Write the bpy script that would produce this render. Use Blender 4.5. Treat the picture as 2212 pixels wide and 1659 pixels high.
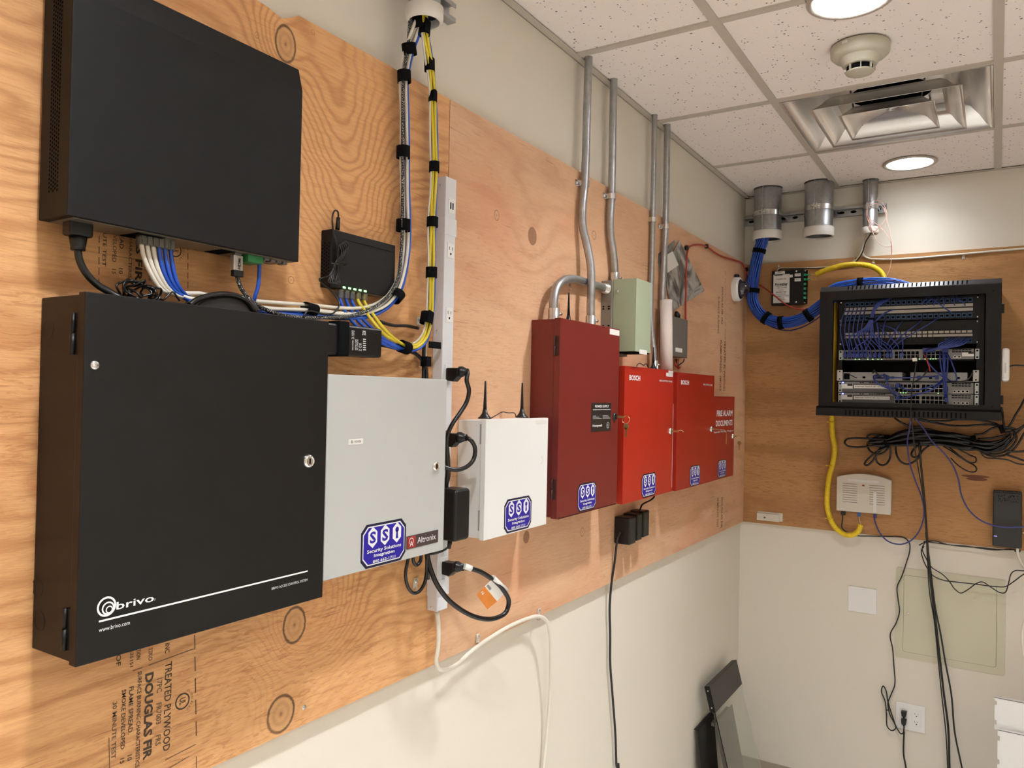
import bpy, bmesh, math, random
from mathutils import Vector, Matrix, geometry
random.seed(7)
for o in list(bpy.data.objects): bpy.data.objects.remove(o, do_unlink=True)
SC = bpy.context.scene
COL = SC.collection

# ------------------------------------------------------------------ camera
W, HH, F = 2212.0, 1659.0, 1672.69
CAM = Vector((1.03217, -3.72570, 1.78184))
yaw, pitch, roll = 0.559822, 0.0129242, 0.0206154
fwd = Vector((-math.sin(yaw)*math.cos(pitch), math.cos(yaw)*math.cos(pitch), math.sin(pitch)))
rgt = Vector((math.cos(yaw), math.sin(yaw), 0)); upv = rgt.cross(fwd)
R_ = math.cos(roll)*rgt + math.sin(roll)*upv
U_ = -math.sin(roll)*rgt + math.cos(roll)*upv
cd = bpy.data.cameras.new('camera'); cam = bpy.data.objects.new('camera', cd); COL.objects.link(cam)
M4 = Matrix((R_, U_, -fwd)).transposed().to_4x4(); M4.translation = CAM
cam.matrix_world = M4
cd.sensor_fit = 'HORIZONTAL'; cd.sensor_width = 36.0; cd.lens = 36.0*F/W; cd.clip_start = 0.02
SC.camera = cam

# ------------------------------------------------------------------ world, exposure
wd = bpy.data.worlds.new('world'); SC.world = wd; wd.use_nodes = True
wd.node_tree.nodes['Background'].inputs[0].default_value = (1.0, 0.93, 0.84, 1)
wd.node_tree.nodes['Background'].inputs[1].default_value = 0.0
vs = SC.view_settings
vs.view_transform = 'Standard'; vs.look = 'None'; vs.gamma = 1.0; vs.use_curve_mapping = False
vs.exposure = 1.20
SC.cycles.adaptive_threshold = 0.025; SC.cycles.max_bounces = 8; SC.cycles.glossy_bounces = 3; SC.cycles.transmission_bounces = 6
LAMP_W = 13.0
LAMP_COL = (0.94, 0.975, 1.03)

# ------------------------------------------------------------------ dimensions
H = 2.7414                   # ceiling
Z0, Z1 = 1.2, 2.4192         # plywood bottom and top
PT = 0.018                   # plywood thickness
SEAM = -2.3846
TX1, TXS, TYC, TYS = 0.41207, 0.6136, -0.56719, 0.6136

# a picture point carried onto a plane of the room
def ray(u, v): return R_*((u-W/2)/F) - U_*((v-HH/2)/F) + fwd
def L(u, v, X=PT):
    d = ray(u, v); return CAM + d*((X-CAM.x)/d.x)
def B(u, v, Y=-PT):
    d = ray(u, v); return CAM + d*((Y-CAM.y)/d.y)
def C(u, v, z=H):
    d = ray(u, v); return CAM + d*((z-CAM.z)/d.z)
def zm(ox, oy, s): return lambda u, v: (ox+u/s, oy+v/s)
ZA = zm(0, 400, 3.072); ZS = zm(620, 400, 3.77); ZT = zm(620, 0, 3.77); ZP = zm(0, 1160, 3.072)
ZG = zm(660, 1000, 3.318); ZR = zm(1120, 560, 2.962); ZK = zm(1740, 580, 4.686)

# ------------------------------------------------------------------ node helpers
class E:
    def __init__(s, nt, sock): s.nt, s.s = nt, sock
    def _m(s, op, *a, clamp=False):
        n = s.nt.nodes.new('ShaderNodeMath'); n.operation = op; n.use_clamp = clamp
        for i, x in enumerate((s,)+a):
            if isinstance(x, E): s.nt.links.new(x.s, n.inputs[i])
            else: n.inputs[i].default_value = x
        return E(s.nt, n.outputs[0])
    def __add__(s, o): return s._m('ADD', o)
    __radd__ = __add__
    def __sub__(s, o): return s._m('SUBTRACT', o)
    def __mul__(s, o): return s._m('MULTIPLY', o)
    __rmul__ = __mul__
    def __truediv__(s, o): return s._m('DIVIDE', o)
    def pw(s, o): return s._m('POWER', o)
    def sin(s): return s._m('SINE')
    def exp(s): return s._m('EXPONENT')
    def sqrt(s): return s._m('SQRT')
    def abs(s): return s._m('ABSOLUTE')
    def lt(s, o): return s._m('LESS_THAN', o)
    def gt(s, o): return s._m('GREATER_THAN', o)
    def mx(s, o): return s._m('MAXIMUM', o)
    def mn(s, o): return s._m('MINIMUM', o)
    def cl(s): return s._m('ADD', 0.0, clamp=True)
    def step(s, a, b):
        n = s.nt.nodes.new('ShaderNodeMapRange'); n.interpolation_type = 'SMOOTHSTEP'
        s.nt.links.new(s.s, n.inputs[0]); n.inputs[1].default_value = a; n.inputs[2].default_value = b
        return E(s.nt, n.outputs[0])

class Mat:
    def __init__(s, name, rough=0.5, metal=0.0, spec=0.5):
        s.m = bpy.data.materials.new(name); s.m.use_nodes = True; s.nt = s.m.node_tree
        s.b = s.nt.nodes['Principled BSDF']
        s.b.inputs['Roughness'].default_value = rough; s.b.inputs['Metallic'].default_value = metal
        s.b.inputs['Specular IOR Level'].default_value = spec
        s._co = None
    def co(s):
        if not s._co:
            n = s.nt.nodes.new('ShaderNodeNewGeometry'); s._co = n.outputs['Position']
        return s._co
    def xyz(s):
        n = s.nt.nodes.new('ShaderNodeSeparateXYZ'); s.nt.links.new(s.co(), n.inputs[0])
        return [E(s.nt, n.outputs[i]) for i in range(3)]
    def vec(s, x, y, z):
        n = s.nt.nodes.new('ShaderNodeCombineXYZ')
        for i, a in enumerate((x, y, z)):
            if isinstance(a, E): s.nt.links.new(a.s, n.inputs[i])
            else: n.inputs[i].default_value = a
        return n.outputs[0]
    def noise(s, scale, vec=None, detail=3, rough=0.5, dist=0.0):
        n = s.nt.nodes.new('ShaderNodeTexNoise'); n.inputs['Scale'].default_value = scale
        n.inputs['Detail'].default_value = detail; n.inputs['Roughness'].default_value = rough
        n.inputs['Distortion'].default_value = dist
        s.nt.links.new(vec or s.co(), n.inputs['Vector']); return E(s.nt, n.outputs[0])
    def voro(s, scale, vec=None):
        n = s.nt.nodes.new('ShaderNodeTexVoronoi'); n.inputs['Scale'].default_value = scale
        s.nt.links.new(vec or s.co(), n.inputs['Vector'])
        return E(s.nt, n.outputs['Distance']), n.outputs['Color']
    def mix(s, fac, a, b, mode='MIX'):
        n = s.nt.nodes.new('ShaderNodeMix'); n.data_type = 'RGBA'; n.blend_type = mode
        for k, x in ((0, fac), (6, a), (7, b)):
            if isinstance(x, E): s.nt.links.new(x.s, n.inputs[k])
            elif isinstance(x, (tuple, list)): n.inputs[k].default_value = (*x[:3], 1)
            elif isinstance(x, (int, float)): n.inputs[k].default_value = x
            else: s.nt.links.new(x, n.inputs[k])
        return n.outputs[2]
    def base(s, c):
        if isinstance(c, (tuple, list)): s.b.inputs['Base Color'].default_value = (*c[:3], 1)
        else: s.nt.links.new(c, s.b.inputs['Base Color'])
    def bump(s, h, strength=0.2, dist=0.002):
        n = s.nt.nodes.new('ShaderNodeBump'); n.inputs['Strength'].default_value = strength
        n.inputs['Distance'].default_value = dist
        s.nt.links.new(h.s, n.inputs['Height']); s.nt.links.new(n.outputs[0], s.b.inputs['Normal'])
    def rough(s, e): s.nt.links.new(e.s, s.b.inputs['Roughness'])

def srgb(r, g, b):
    f = lambda c: (c/255/12.92) if c/255 <= 0.04045 else ((c/255+0.055)/1.055)**2.4
    return (f(r), f(g), f(b))

_cache = {}
def plain(name, col, rough=0.5, metal=0.0, var=0.08, scale=40, bump=0.0, bscale=300, spec=0.5):
    """painted / moulded surface with a slight procedural mottle and texture"""
    if name in _cache: return _cache[name]
    m = Mat(name, rough, metal, spec)
    n = m.noise(scale, detail=2)
    c2 = tuple(max(0, x*(1-var)) for x in col)
    m.base(m.mix(n, c2, col))
    if bump: m.bump(m.noise(bscale, detail=2), bump, 0.0005)
    _cache[name] = m.m
    return m.m

def emit(name, col, strength):
    if name in _cache: return _cache[name]
    m = Mat(name, 0.4); m.base(col)
    m.b.inputs['Emission Color'].default_value = (*col, 1); m.b.inputs['Emission Strength'].default_value = strength
    _cache[name] = m.m
    return m.m

# ------------------------------------------------------------------ wood
def wood(name, light, dark, axis, seed, freq, bumps, knots, ripple=0.5, amp=0.05, patch=None, pink=0.35, ringmix=0.6):
    """rotary-cut fir: contour lines of a height field h(s, z); bumps bend the growth rings, knots are ellipses"""
    m = Mat(name, 0.62, 0, 0.35)
    x, y, z = m.xyz(); s = y if axis == 'y' else x
    v1 = m.vec(s*0.9+seed, z*2.6, 0.0)
    n1 = m.noise(1.6, v1, 3, 0.5, 0.3)
    v2 = m.vec(s*5.0+seed, z*26.0, 1.0)
    n2 = m.noise(1.3, v2, 3, 0.55)
    h = z*0.55 + n1*amp*6 + (n2-0.5)*amp*0.25
    for (bs, bz, rs, rz, a, rot) in bumps:
        ds = s-bs; dz = z-bz
        c_, s_ = math.cos(rot), math.sin(rot)
        p = ds*c_+dz*s_; q = dz*c_-ds*s_
        g = (((p/rs)*(p/rs)+(q/rz)*(q/rz))*-1.0).exp()
        h = h + g*a
    wob = m.noise(1.0, m.vec(s*22+seed, z*60, 7.0), 3, 0.6)
    ring = (h*freq+(wob-0.5)*2.4).sin()*0.5+0.5
    ring = ring.pw(2.6)
    fine = m.noise(1.0, m.vec(s*17+seed, z*230, 3.0), 4, 0.65, 0.8)
    rip = m.noise(1.0, m.vec(s*26+n1*6, z*150, 11.0), 3, 0.6, 1.2)
    blot = m.noise(2.3, m.vec(s*1.0, z*1.5, seed), 4, 0.6)
    c = m.mix((fine.step(0.35, 0.75))*ripple, light, tuple(a*0.45+b*0.55 for a, b in zip(light, dark)))
    rmask = m.noise(1.3, m.vec(s*1.2, z*1.6, seed+6), 3).step(0.42, 0.62)
    c = m.mix(rip.step(0.52, 0.64)*rmask*ripple*0.8, c, dark)
    vis = m.noise(1.1, m.vec(s*1.5, z*2.0, seed+4), 2).step(0.4, 0.6)
    c = m.mix(ring*(vis*0.75+0.25)*ringmix, c, dark)
    pk = (light[0]*0.93, light[1]*0.66, light[2]*0.60)
    c = m.mix(blot.step(0.45, 0.8)*pink, c, pk)
    streak = m.noise(1.0, m.vec(s*9, z*320, seed+9), 2).step(0.66, 0.72)
    sfade = m.noise(1.0, m.vec(s*3, z*6, seed+2), 2).step(0.45, 0.62)
    c = m.mix(streak*sfade*0.55, c, tuple(a*0.45 for a in dark))
    for (ks, kz, rs, rz, mode) in knots:
        ds = (s-ks)/rs; dz = (z-kz)/rz
        d = (ds*ds+dz*dz).sqrt() + (fine-0.5)*0.16
        inside = (d*-1.0+1.0).step(-0.04, 0.05)
        rim = ((d-1.0).abs()*-1.0+0.13).step(0.0, 0.10)
        if mode == 'big':
            c = m.mix(inside*0.75, c, m.mix((d*14.0).sin()*0.5+0.5, tuple(a*0.80 for a in light), tuple(a*0.62 for a in light)))
            c = m.mix(rim*0.8*blot.step(0.3, 0.5), c, (0.05, 0.025, 0.012))
            c = m.mix((d*-1.0+0.16).step(0, 0.1)*0.6, c, tuple(a*0.5 for a in dark))
        elif mode == 'dark':
            c = m.mix(inside*0.8, c, tuple(a*0.62 for a in dark))
            c = m.mix(rim*0.5, c, tuple(a*0.35 for a in dark))
        elif mode == 'patch':
            c = m.mix(inside*0.85, c, (0.10, 0.022, 0.008))
        else:
            c = m.mix(rim*0.75, c, tuple(a*0.3 for a in dark))
            c = m.mix((d*-1.0+0.3).step(0, 0.2)*0.5, c, tuple(a*0.4 for a in dark))
    m.base(c)
    m.bump(fine*0.7+ring*0.35+rip*0.6, 0.5, 0.0014)
    return m.m

# ------------------------------------------------------------------ mesh helpers
class MB:
    def __init__(s): s.v, s.f, s.sm = [], [], []
    def quadbox(s, P):           # P: 8 points, bottom ring 0-3, top ring 4-7
        b = len(s.v); s.v += [Vector(p) for p in P]
        for f in ((3, 2, 1, 0), (4, 5, 6, 7), (0, 1, 5, 4), (1, 2, 6, 5), (2, 3, 7, 6), (3, 0, 4, 7)):
            s.f.append([b+i for i in f]); s.sm.append(False)
        return s
    def box(s, x0, x1, y0, y1, z0, z1):
        x0, x1 = min(x0, x1), max(x0, x1); y0, y1 = min(y0, y1), max(y0, y1); z0, z1 = min(z0, z1), max(z0, z1)
        return s.quadbox([(x0, y0, z0), (x1, y0, z0), (x1, y1, z0), (x0, y1, z0), (x0, y0, z1), (x1, y0, z1), (x1, y1, z1), (x0, y1, z1)])
    def obox(s, O, a, b, c):     # oriented box from corner O and three edge vectors
        O = Vector(O); a, b, c = Vector(a), Vector(b), Vector(c)
        if a.cross(b).dot(c) < 0: a, b = b, a
        return s.quadbox([O, O+a, O+a+b, O+b, O+c, O+a+c, O+a+b+c, O+b+c])
    def poly(s, pts, smooth=False):
        b = len(s.v); s.v += [Vector(p) for p in pts]; s.f.append(list(range(b, b+len(pts)))); s.sm.append(smooth); return s
    def prism(s, pts, d):
        n = len(pts); b = len(s.v); d = Vector(d); pts = [Vector(p) for p in pts]
        nn = Vector((0, 0, 0))
        for i in range(n): nn += pts[i].cross(pts[(i+1) % n])
        if nn.dot(d) < 0: pts = pts[::-1]
        s.v += pts+[p+d for p in pts]
        s.f.append([b+i for i in range(n)][::-1]); s.sm.append(False)
        s.f.append([b+n+i for i in range(n)]); s.sm.append(False)
        for i in range(n):
            j = (i+1) % n; s.f.append([b+i, b+j, b+n+j, b+n+i]); s.sm.append(False)
        return s
    def lathe(s, O, ax, prof, n=32, cap=True, squash=None):
        """prof: (radius, distance along the axis)"""
        O = Vector(O); ax = Vector(ax).normalized()
        t = Vector((0, 0, 1)) if abs(ax.z) < 0.9 else Vector((1, 0, 0))
        a = ax.cross(t).normalized(); c = ax.cross(a)
        b = len(s.v)
        for r, h in prof:
            for i in range(n):
                th = 2*math.pi*i/n
                s.v.append(O+ax*h+(a*math.cos(th)+c*math.sin(th))*max(r, 1e-5))
        for k in range(len(prof)-1):
            flat = abs(prof[k][1]-prof[k+1][1]) < 1e-6
            for i in range(n):
                j = (i+1) % n
                s.f.append([b+k*n+i, b+k*n+j, b+(k+1)*n+j, b+(k+1)*n+i]); s.sm.append(not flat)
        if cap:
            s.f.append([b+i for i in range(n)][::-1]); s.sm.append(False)
            s.f.append([b+(len(prof)-1)*n+i for i in range(n)]); s.sm.append(False)
        return s
    def cyl(s, A, Bp, r, n=20, r2=None):
        A, Bp = Vector(A), Vector(Bp); d = (Bp-A).length
        return s.lathe(A, Bp-A, [(r, 0), (r if r2 is None else r2, d)], n)
    def sweep(s, pts, r, n=8, seg=6, ridge=None, smooth=True, closed=False):
        P = spline(pts, seg) if smooth else [Vector(p) for p in pts]
        if ridge:
            pitch, amp = ridge
            Q, rad, acc = [], [], 0.0
            step = pitch/4
            P = resample(P, step)
            rad = [r+amp*(1 if (i % 4) in (0, 1) else -1) for i in range(len(P))]
        else: rad = [r]*len(P) if not callable(r) else [r(i/(len(P)-1)) for i in range(len(P))]
        T = [(P[min(i+1, len(P)-1)]-P[max(i-1, 0)]).normalized() for i in range(len(P))]
        t = T[0]; a = t.cross(Vector((0.3, 0.2, 0.93)));
        if a.length < 0.1: a = t.cross(Vector((1, 0, 0)))
        a.normalize(); b0 = len(s.v)
        for i, p in enumerate(P):
            a = (a-T[i]*a.dot(T[i])).normalized(); c = T[i].cross(a)
            for k in range(n):
                th = 2*math.pi*k/n; s.v.append(p+(a*math.cos(th)+c*math.sin(th))*rad[i])
        for i in range(len(P)-1):
            for k in range(n):
                j = (k+1) % n
                s.f.append([b0+i*n+k, b0+i*n+j, b0+(i+1)*n+j, b0+(i+1)*n+k]); s.sm.append(True)
        s.f.append([b0+k for k in range(n)][::-1]); s.sm.append(False)
        e = b0+(len(P)-1)*n
        s.f.append([e+k for k in range(n)]); s.sm.append(False)
        return s
    def build(s, name, mat, parent=None, bev=0.0, org=None, merge=False):
        me = bpy.data.meshes.new(name)
        if parent is not None:
            o0 = root_of(parent).location.copy()
        else:
            if org is None:
                xs = [v.x for v in s.v]; ys = [v.y for v in s.v]; zs = [v.z for v in s.v]
                org = Vector(((min(xs)+max(xs))/2, (min(ys)+max(ys))/2, min(zs)))
            o0 = Vector(org)
        me.from_pydata([v-o0 for v in s.v], [], s.f)
        me.polygons.foreach_set('use_smooth', s.sm)
        me.materials.append(mat); me.update()
        if merge:
            bm = bmesh.new(); bm.from_mesh(me); bmesh.ops.remove_doubles(bm, verts=bm.verts, dist=1e-5); bm.to_mesh(me); bm.free()
        ob = bpy.data.objects.new(name, me); COL.objects.link(ob)
        if parent is not None: ob.parent = parent
        else: ob.location = o0
        if bev:
            md = ob.modifiers.new('bevel', 'BEVEL'); md.width = bev; md.segments = 2; md.limit_method = 'ANGLE'; md.angle_limit = 0.9
        return ob

def spline(pts, seg=6):
    P = [Vector(p) for p in pts]
    if len(P) < 3: return P
    Q = [P[0]*2-P[1]]+P+[P[-1]*2-P[-2]]; out = []
    for i in range(1, len(Q)-2):
        a, b, c, d = Q[i-1], Q[i], Q[i+1], Q[i+2]
        # centripetal Catmull-Rom
        t0 = 0; t1 = t0+max((b-a).length, 1e-6)**0.5; t2 = t1+max((c-b).length, 1e-6)**0.5; t3 = t2+max((d-c).length, 1e-6)**0.5
        for k in range(seg):
            t = t1+(t2-t1)*k/seg
            A1 = a*((t1-t)/(t1-t0))+b*((t-t0)/(t1-t0)); A2 = b*((t2-t)/(t2-t1))+c*((t-t1)/(t2-t1)); A3 = c*((t3-t)/(t3-t2))+d*((t-t2)/(t3-t2))
            B1 = A1*((t2-t)/(t2-t0))+A2*((t-t0)/(t2-t0)); B2 = A2*((t3-t)/(t3-t1))+A3*((t-t1)/(t3-t1))
            out.append(B1*((t2-t)/(t2-t1))+B2*((t-t1)/(t2-t1)))
    out.append(P[-1]); return out

def resample(P, step):
    out = [P[0]]; acc = 0.0
    for i in range(len(P)-1):
        a, b = P[i], P[i+1]; l = (b-a).length; t = step-acc
        while t < l:
            out.append(a+(b-a)*(t/l)); t += step
        acc = (acc+l) % step
    return out

def root_of(o):
    while o.parent is not None: o = o.parent
    return o
def tag(o, label, cat, group=None, kind=None):
    if label: o['label'] = label
    if cat: o['category'] = cat
    if group: o['group'] = group
    if kind: o['kind'] = kind
    return o
def thing(name, label, cat, loc, group=None):
    o = bpy.data.objects.new(name, None); COL.objects.link(o); o.location = Vector(loc)
    o.empty_display_size = 0.05
    return tag(o, label, cat, group)
def struct(o): o['kind'] = 'structure'; return o

def text(parent, s, O, rv, uv, w, h, mat, name='lettering', off=0.0, lift=0.0004, shear=0.0):
    """flat lettering filling the w x h rectangle whose lower-left corner is O"""
    cu = bpy.data.curves.new('t', 'FONT'); cu.body = s; cu.size = 1.0; cu.offset = off; cu.shear = shear; cu.resolution_u = 2
    ob = bpy.data.objects.new('t', cu); COL.objects.link(ob)
    dg = bpy.context.evaluated_depsgraph_get(); me = bpy.data.meshes.new_from_object(ob.evaluated_get(dg))
    bpy.data.objects.remove(ob)
    if len(me.vertices) == 0: return None
    xs = [v.co.x for v in me.vertices]; ys = [v.co.y for v in me.vertices]
    x0, x1, y0, y1 = min(xs), max(xs), min(ys), max(ys)
    rv, uv = Vector(rv).normalized(), Vector(uv).normalized(); n = rv.cross(uv)
    r0 = root_of(parent).location
    for v in me.vertices:
        v.co = Vector(O)-r0+rv*((v.co.x-x0)/(x1-x0)*w)+uv*((v.co.y-y0)/max(y1-y0, 1e-6)*h)+n*lift
    me.materials.clear(); me.materials.append(mat); me.name = name
    o = bpy.data.objects.new(name, me); COL.objects.link(o); o.parent = parent
    return o

YV, ZV, XV = Vector((0, 1, 0)), Vector((0, 0, 1)), Vector((1, 0, 0))
def lp(pts): return [L(*p) for p in pts]
def bp(pts): return [B(*p) for p in pts]

# ------------------------------------------------------------------ materials
m_wall = plain('wall_paint', srgb(227, 219, 203), 0.75, var=0.03, scale=3, bump=0.12, bscale=220)
m_white_metal = plain('white_enamel', srgb(232, 231, 226), 0.35, var=0.02, scale=8)
m_black = plain('black_powder_coat', (0.0062, 0.0054, 0.0050), 0.45, var=0.25, scale=6, bump=0.15, bscale=900, spec=0.30)
m_black2 = plain('black_plastic', (0.0065, 0.006, 0.0058), 0.38, var=0.2, scale=30, spec=0.4)
m_rub = plain('black_cable_jacket', (0.006, 0.0055, 0.0052), 0.33, var=0.2, scale=60)
m_velcro = plain('black_hook_and_loop', (0.006, 0.006, 0.007), 0.95, var=0.4, scale=900, bump=0.6, bscale=1500, spec=0.1)
m_grey_door = plain('pale_grey_powder_coat', srgb(186, 187, 182), 0.4, var=0.02, scale=10, bump=0.08, bscale=700)
m_maroon = plain('maroon_paint', (0.165, 0.017, 0.012), 0.38, var=0.08, scale=9, bump=0.12, bscale=800)
m_red = plain('red_paint', (0.42, 0.022, 0.008), 0.36, var=0.06, scale=9, bump=0.08, bscale=800)
m_green = plain('sage_green_paint', srgb(160, 168, 140), 0.4, var=0.04, scale=12)
m_grey = plain('grey_enamel', srgb(112, 106, 100), 0.4, var=0.05, scale=12)
m_galv = None
def galv():
    m = Mat('galvanised_steel', 0.32, 0.95)
    d, c = m.voro(70)
    n = m.noise(14, detail=3)
    m.base(m.mix(n, m.mix(d.cl(), (0.42, 0.43, 0.44), (0.60, 0.61, 0.62)), (0.34, 0.345, 0.35)))
    m.rough(n*0.25+0.28); return m.m
m_galv = galv()
m_zinc = plain('zinc_fitting', (0.72, 0.72, 0.70), 0.2, 0.9, var=0.15, scale=90)
m_chrome = plain('polished_steel', (0.80, 0.79, 0.76), 0.12, 1.0, var=0.05)
m_brass = plain('brass_key', (0.62, 0.50, 0.24), 0.3, 1.0, var=0.1)
m_bush = plain('white_plastic_bushing', srgb(228, 222, 212), 0.45, var=0.03)
m_wplast = plain('white_plastic', srgb(236, 234, 230), 0.38, var=0.02)
m_cream = plain('cream_plastic', srgb(214, 205, 188), 0.45, var=0.03)
m_bluec = plain('blue_cable_jacket', (0.018, 0.095, 0.52), 0.35, var=0.2, scale=40)
m_blued = plain('dark_blue_cable_jacket', (0.020, 0.040, 0.22), 0.35, var=0.2, scale=40)
m_yel = plain('yellow_cable_jacket', (0.76, 0.60, 0.035), 0.35, var=0.1, scale=40)
m_loom = plain('yellow_corrugated_plastic', (0.86, 0.60, 0.015), 0.35, var=0.1, scale=40)
m_whc = plain('white_cable_jacket', srgb(226, 219, 203), 0.4, var=0.05, scale=40)
m_redc = plain('red_cable_jacket', (0.42, 0.035, 0.015), 0.35, var=0.15, scale=40)
m_pink = plain('pink_wire', (0.78, 0.46, 0.36), 0.4, var=0.1)
m_clear = plain('clear_plug_plastic', srgb(178, 172, 156), 0.15, var=0.2, scale=200)
m_clear.node_tree.nodes['Principled BSDF'].inputs['Transmission Weight'].default_value = 0.75
m_wtext = plain('white_print', (0.80, 0.80, 0.78), 0.5, var=0.01)
m_stick = plain('sticker_blue', (0.018, 0.008, 0.30), 0.35, var=0.05)
m_navy = plain('sticker_navy_edge', (0.008, 0.006, 0.035), 0.35, var=0.05)
m_label = plain('white_label_stock', srgb(226, 222, 214), 0.5, var=0.02)
m_ink = plain('grey_ink', (0.10, 0.095, 0.09), 0.6, var=0.1)
m_ink2 = plain('pale_ink', (0.38, 0.37, 0.36), 0.6, var=0.1)
m_silver = plain('silver_bezel', (0.21, 0.205, 0.20), 0.4, 0.35, var=0.06, scale=20)
m_dgrey = plain('dark_grey_bezel', (0.075, 0.073, 0.07), 0.45, var=0.1)
m_hole = plain('dark_opening', (0.004, 0.004, 0.004), 0.9, var=0.1, spec=0.05)
m_tee = plain('white_steel_tee', srgb(196, 186, 172), 0.5, var=0.02)

def tile_mat():
    m = Mat('mineral_fibre_tile', 0.9, 0, 0.1)
    x, y, z = m.xyz()
    d, c = m.voro(95, m.vec(x*1.0, y*1.0, 0.0))
    sep = m.nt.nodes.new('ShaderNodeSeparateColor'); m.nt.links.new(c, sep.inputs[0])
    rnd = E(m.nt, sep.outputs[0])
    thin = m.noise(30, m.vec(x, y, 0.0), 2).step(0.46, 0.56)
    pin = (d*-1.0+(rnd*0.30+0.02)).step(0.0, 0.05)*rnd.gt(0.45)*thin
    d2, c2 = m.voro(210, m.vec(x*1.0, y*0.8, 3.0))
    pin2 = (d2*-1.0+0.22).step(0.0, 0.1)*m.noise(60, m.vec(x, y, 5.0), 2).step(0.56, 0.62)*0.45
    al = pin.mx(pin2)
    m.base(m.mix(al*0.95, srgb(246, 236, 228), (0.16, 0.135, 0.11)))
    m.bump(al*-1.0+m.noise(120, detail=3)*0.25, 0.5, 0.002)
    return m.m
m_tile = tile_mat()

def floor_mat():
    m = Mat('grey_vinyl_floor', 0.5); x, y, z = m.xyz()
    m.base(m.mix(m.noise(30, detail=4), (0.70, 0.68, 0.64), (0.78, 0.76, 0.72))); return m.m

def foil_mat():
    m = Mat('brushed_aluminium', 0.34, 0.88)
    n = m.noise(9, detail=2)
    m.base(m.mix(n, (0.93, 0.90, 0.85), (0.84, 0.81, 0.77)))
    m.rough(n*0.14+0.26); return m.m
m_foil = foil_mat()

def braid_mat():
    m = Mat('black_white_braid', 0.6)
    n = m.nt.nodes.new('ShaderNodeTexChecker'); n.inputs['Scale'].default_value = 420
    m.nt.links.new(m.co(), n.inputs['Vector']); f = E(m.nt, n.outputs['Fac'])
    g = m.noise(500, detail=1).gt(0.56)
    m.base(m.mix(f*g, (0.012, 0.012, 0.012), (0.60, 0.58, 0.54))); return m.m
m_braid = braid_mat()

def glass_mat(name='clear_glass', rough=0.02, tint=(0.93, 0.97, 0.95)):
    m = Mat(name, rough); m.base(tint); m.b.inputs['Transmission Weight'].default_value = 1.0
    m.b.inputs['IOR'].default_value = 1.45
    return m.m
m_smoke = glass_mat('smoked_dome', 0.03, (0.22, 0.20, 0.26))

# ================================================================== SETTING
XR, YF = 2.45, -5.6          # far right wall and the wall behind the viewer
struct(MB().box(-0.1, 0.0, YF, 0.1, 0, 3.0).build('wall_left', m_wall))
struct(MB().box(-0.1, XR, 0.0, 0.1, 0, 3.0).build('wall_back', m_wall))
struct(MB().box(XR, XR+0.1, YF, 0.1, 0, 3.0).build('wall_right', m_wall))
struct(MB().box(-0.1, XR+0.1, YF-0.1, YF, 0, 3.0).build('wall_front', m_wall))
struct(MB().box(-0.1, XR+0.1, YF-0.1, 0.1, -0.1, 0).build('floor', floor_mat()))
m_base = plain('grey_vinyl_base', srgb(170, 158, 140), 0.5, var=0.03)
struct(MB().box(0.0, XR, -0.006, 0.0, 0, 0.095).build('baseboard_back', m_base, bev=0.001))
struct(MB().box(0.0, 0.006, YF, -0.006, 0, 0.095).build('baseboard_left', m_base, bev=0.001))

LIGHTS = [(0.725, -0.265), (0.725, -1.752), (0.725, -3.24), (0.725, -4.73), (1.95, -1.752), (1.95, -3.24)]  # last two are unseen, added on the right for bounce light
DIFF = (TX1+TXS/2, TYC-TYS/2)
# ceiling: one sheet of lay-in tiles with openings for the cans, the diffuser and the conduit sleeves
def circ(cx, cy, r, n=28): return [Vector((cx+r*math.cos(2*math.pi*i/n), cy+r*math.sin(2*math.pi*i/n), 0)) for i in range(n)]
SLEEVES = [(0.134, -0.120, 0.060, 2.55, 2.512), (0.356, -0.122, 0.060, 2.545, 2.505), (0.555, -0.055, 0.030, 2.54, 2.512)]
xl = [0.0, TX1, TX1+TXS, TX1+2*TXS, TX1+3*TXS, XR]
yl = [0.0]+[TYC-i*TYS for i in range(9)]+[YF]
yl = [y for y in yl if y >= YF]
ZT_ = H+0.004
mb = MB()
dh = TXS/2-0.004
loops = [[Vector((0, YF, 0)), Vector((XR, YF, 0)), Vector((XR, 0, 0)), Vector((0, 0, 0))],
         [Vector((DIFF[0]+a*dh, DIFF[1]+b*dh, 0)) for a, b in ((-1, -1), (-1, 1), (1, 1), (1, -1))]]
for lx, ly in LIGHTS: loops.append(circ(lx, ly, 0.088)[::-1])
for sx, sy, sr, _a, _b in SLEEVES: loops.append(circ(sx, sy, sr+0.0035, 24)[::-1])
flat = [p for l in loops for p in l]
for t in geometry.tessellate_polygon(loops):
    a, b, c = [flat[k] for k in t]
    if (b-a).cross(c-a).z > 0: a, c = c, a
    mb.poly([(p.x, p.y, ZT_) for p in (a, b, c)])
ce = struct(mb.build('ceiling', m_tile))
struct(MB().box(-0.1, XR+0.1, YF-0.1, 0.1, 3.0, 3.05).build('trim_1', m_hole))   # deck above the tiles
mb = MB(); tw = 0.012
for x in xl[1:-1]: mb.box(x-tw, x+tw, YF, 0.0, H-0.0015, H+0.03)
for y in yl[1:-1]:
    xs_ = [0.0]
    for lx, ly in LIGHTS:
        if abs(ly-y) < 0.1: hw = math.sqrt(max(0.0, 0.099**2-max(0.0, abs(ly-y)-tw)**2)); xs_ += [lx-hw, lx+hw]
    xs_ = sorted(xs_)+[XR]
    for a, b in zip(xs_[::2], xs_[1::2]): mb.box(a, b, y-tw, y+tw, H-0.0010, H+0.028)
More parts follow.
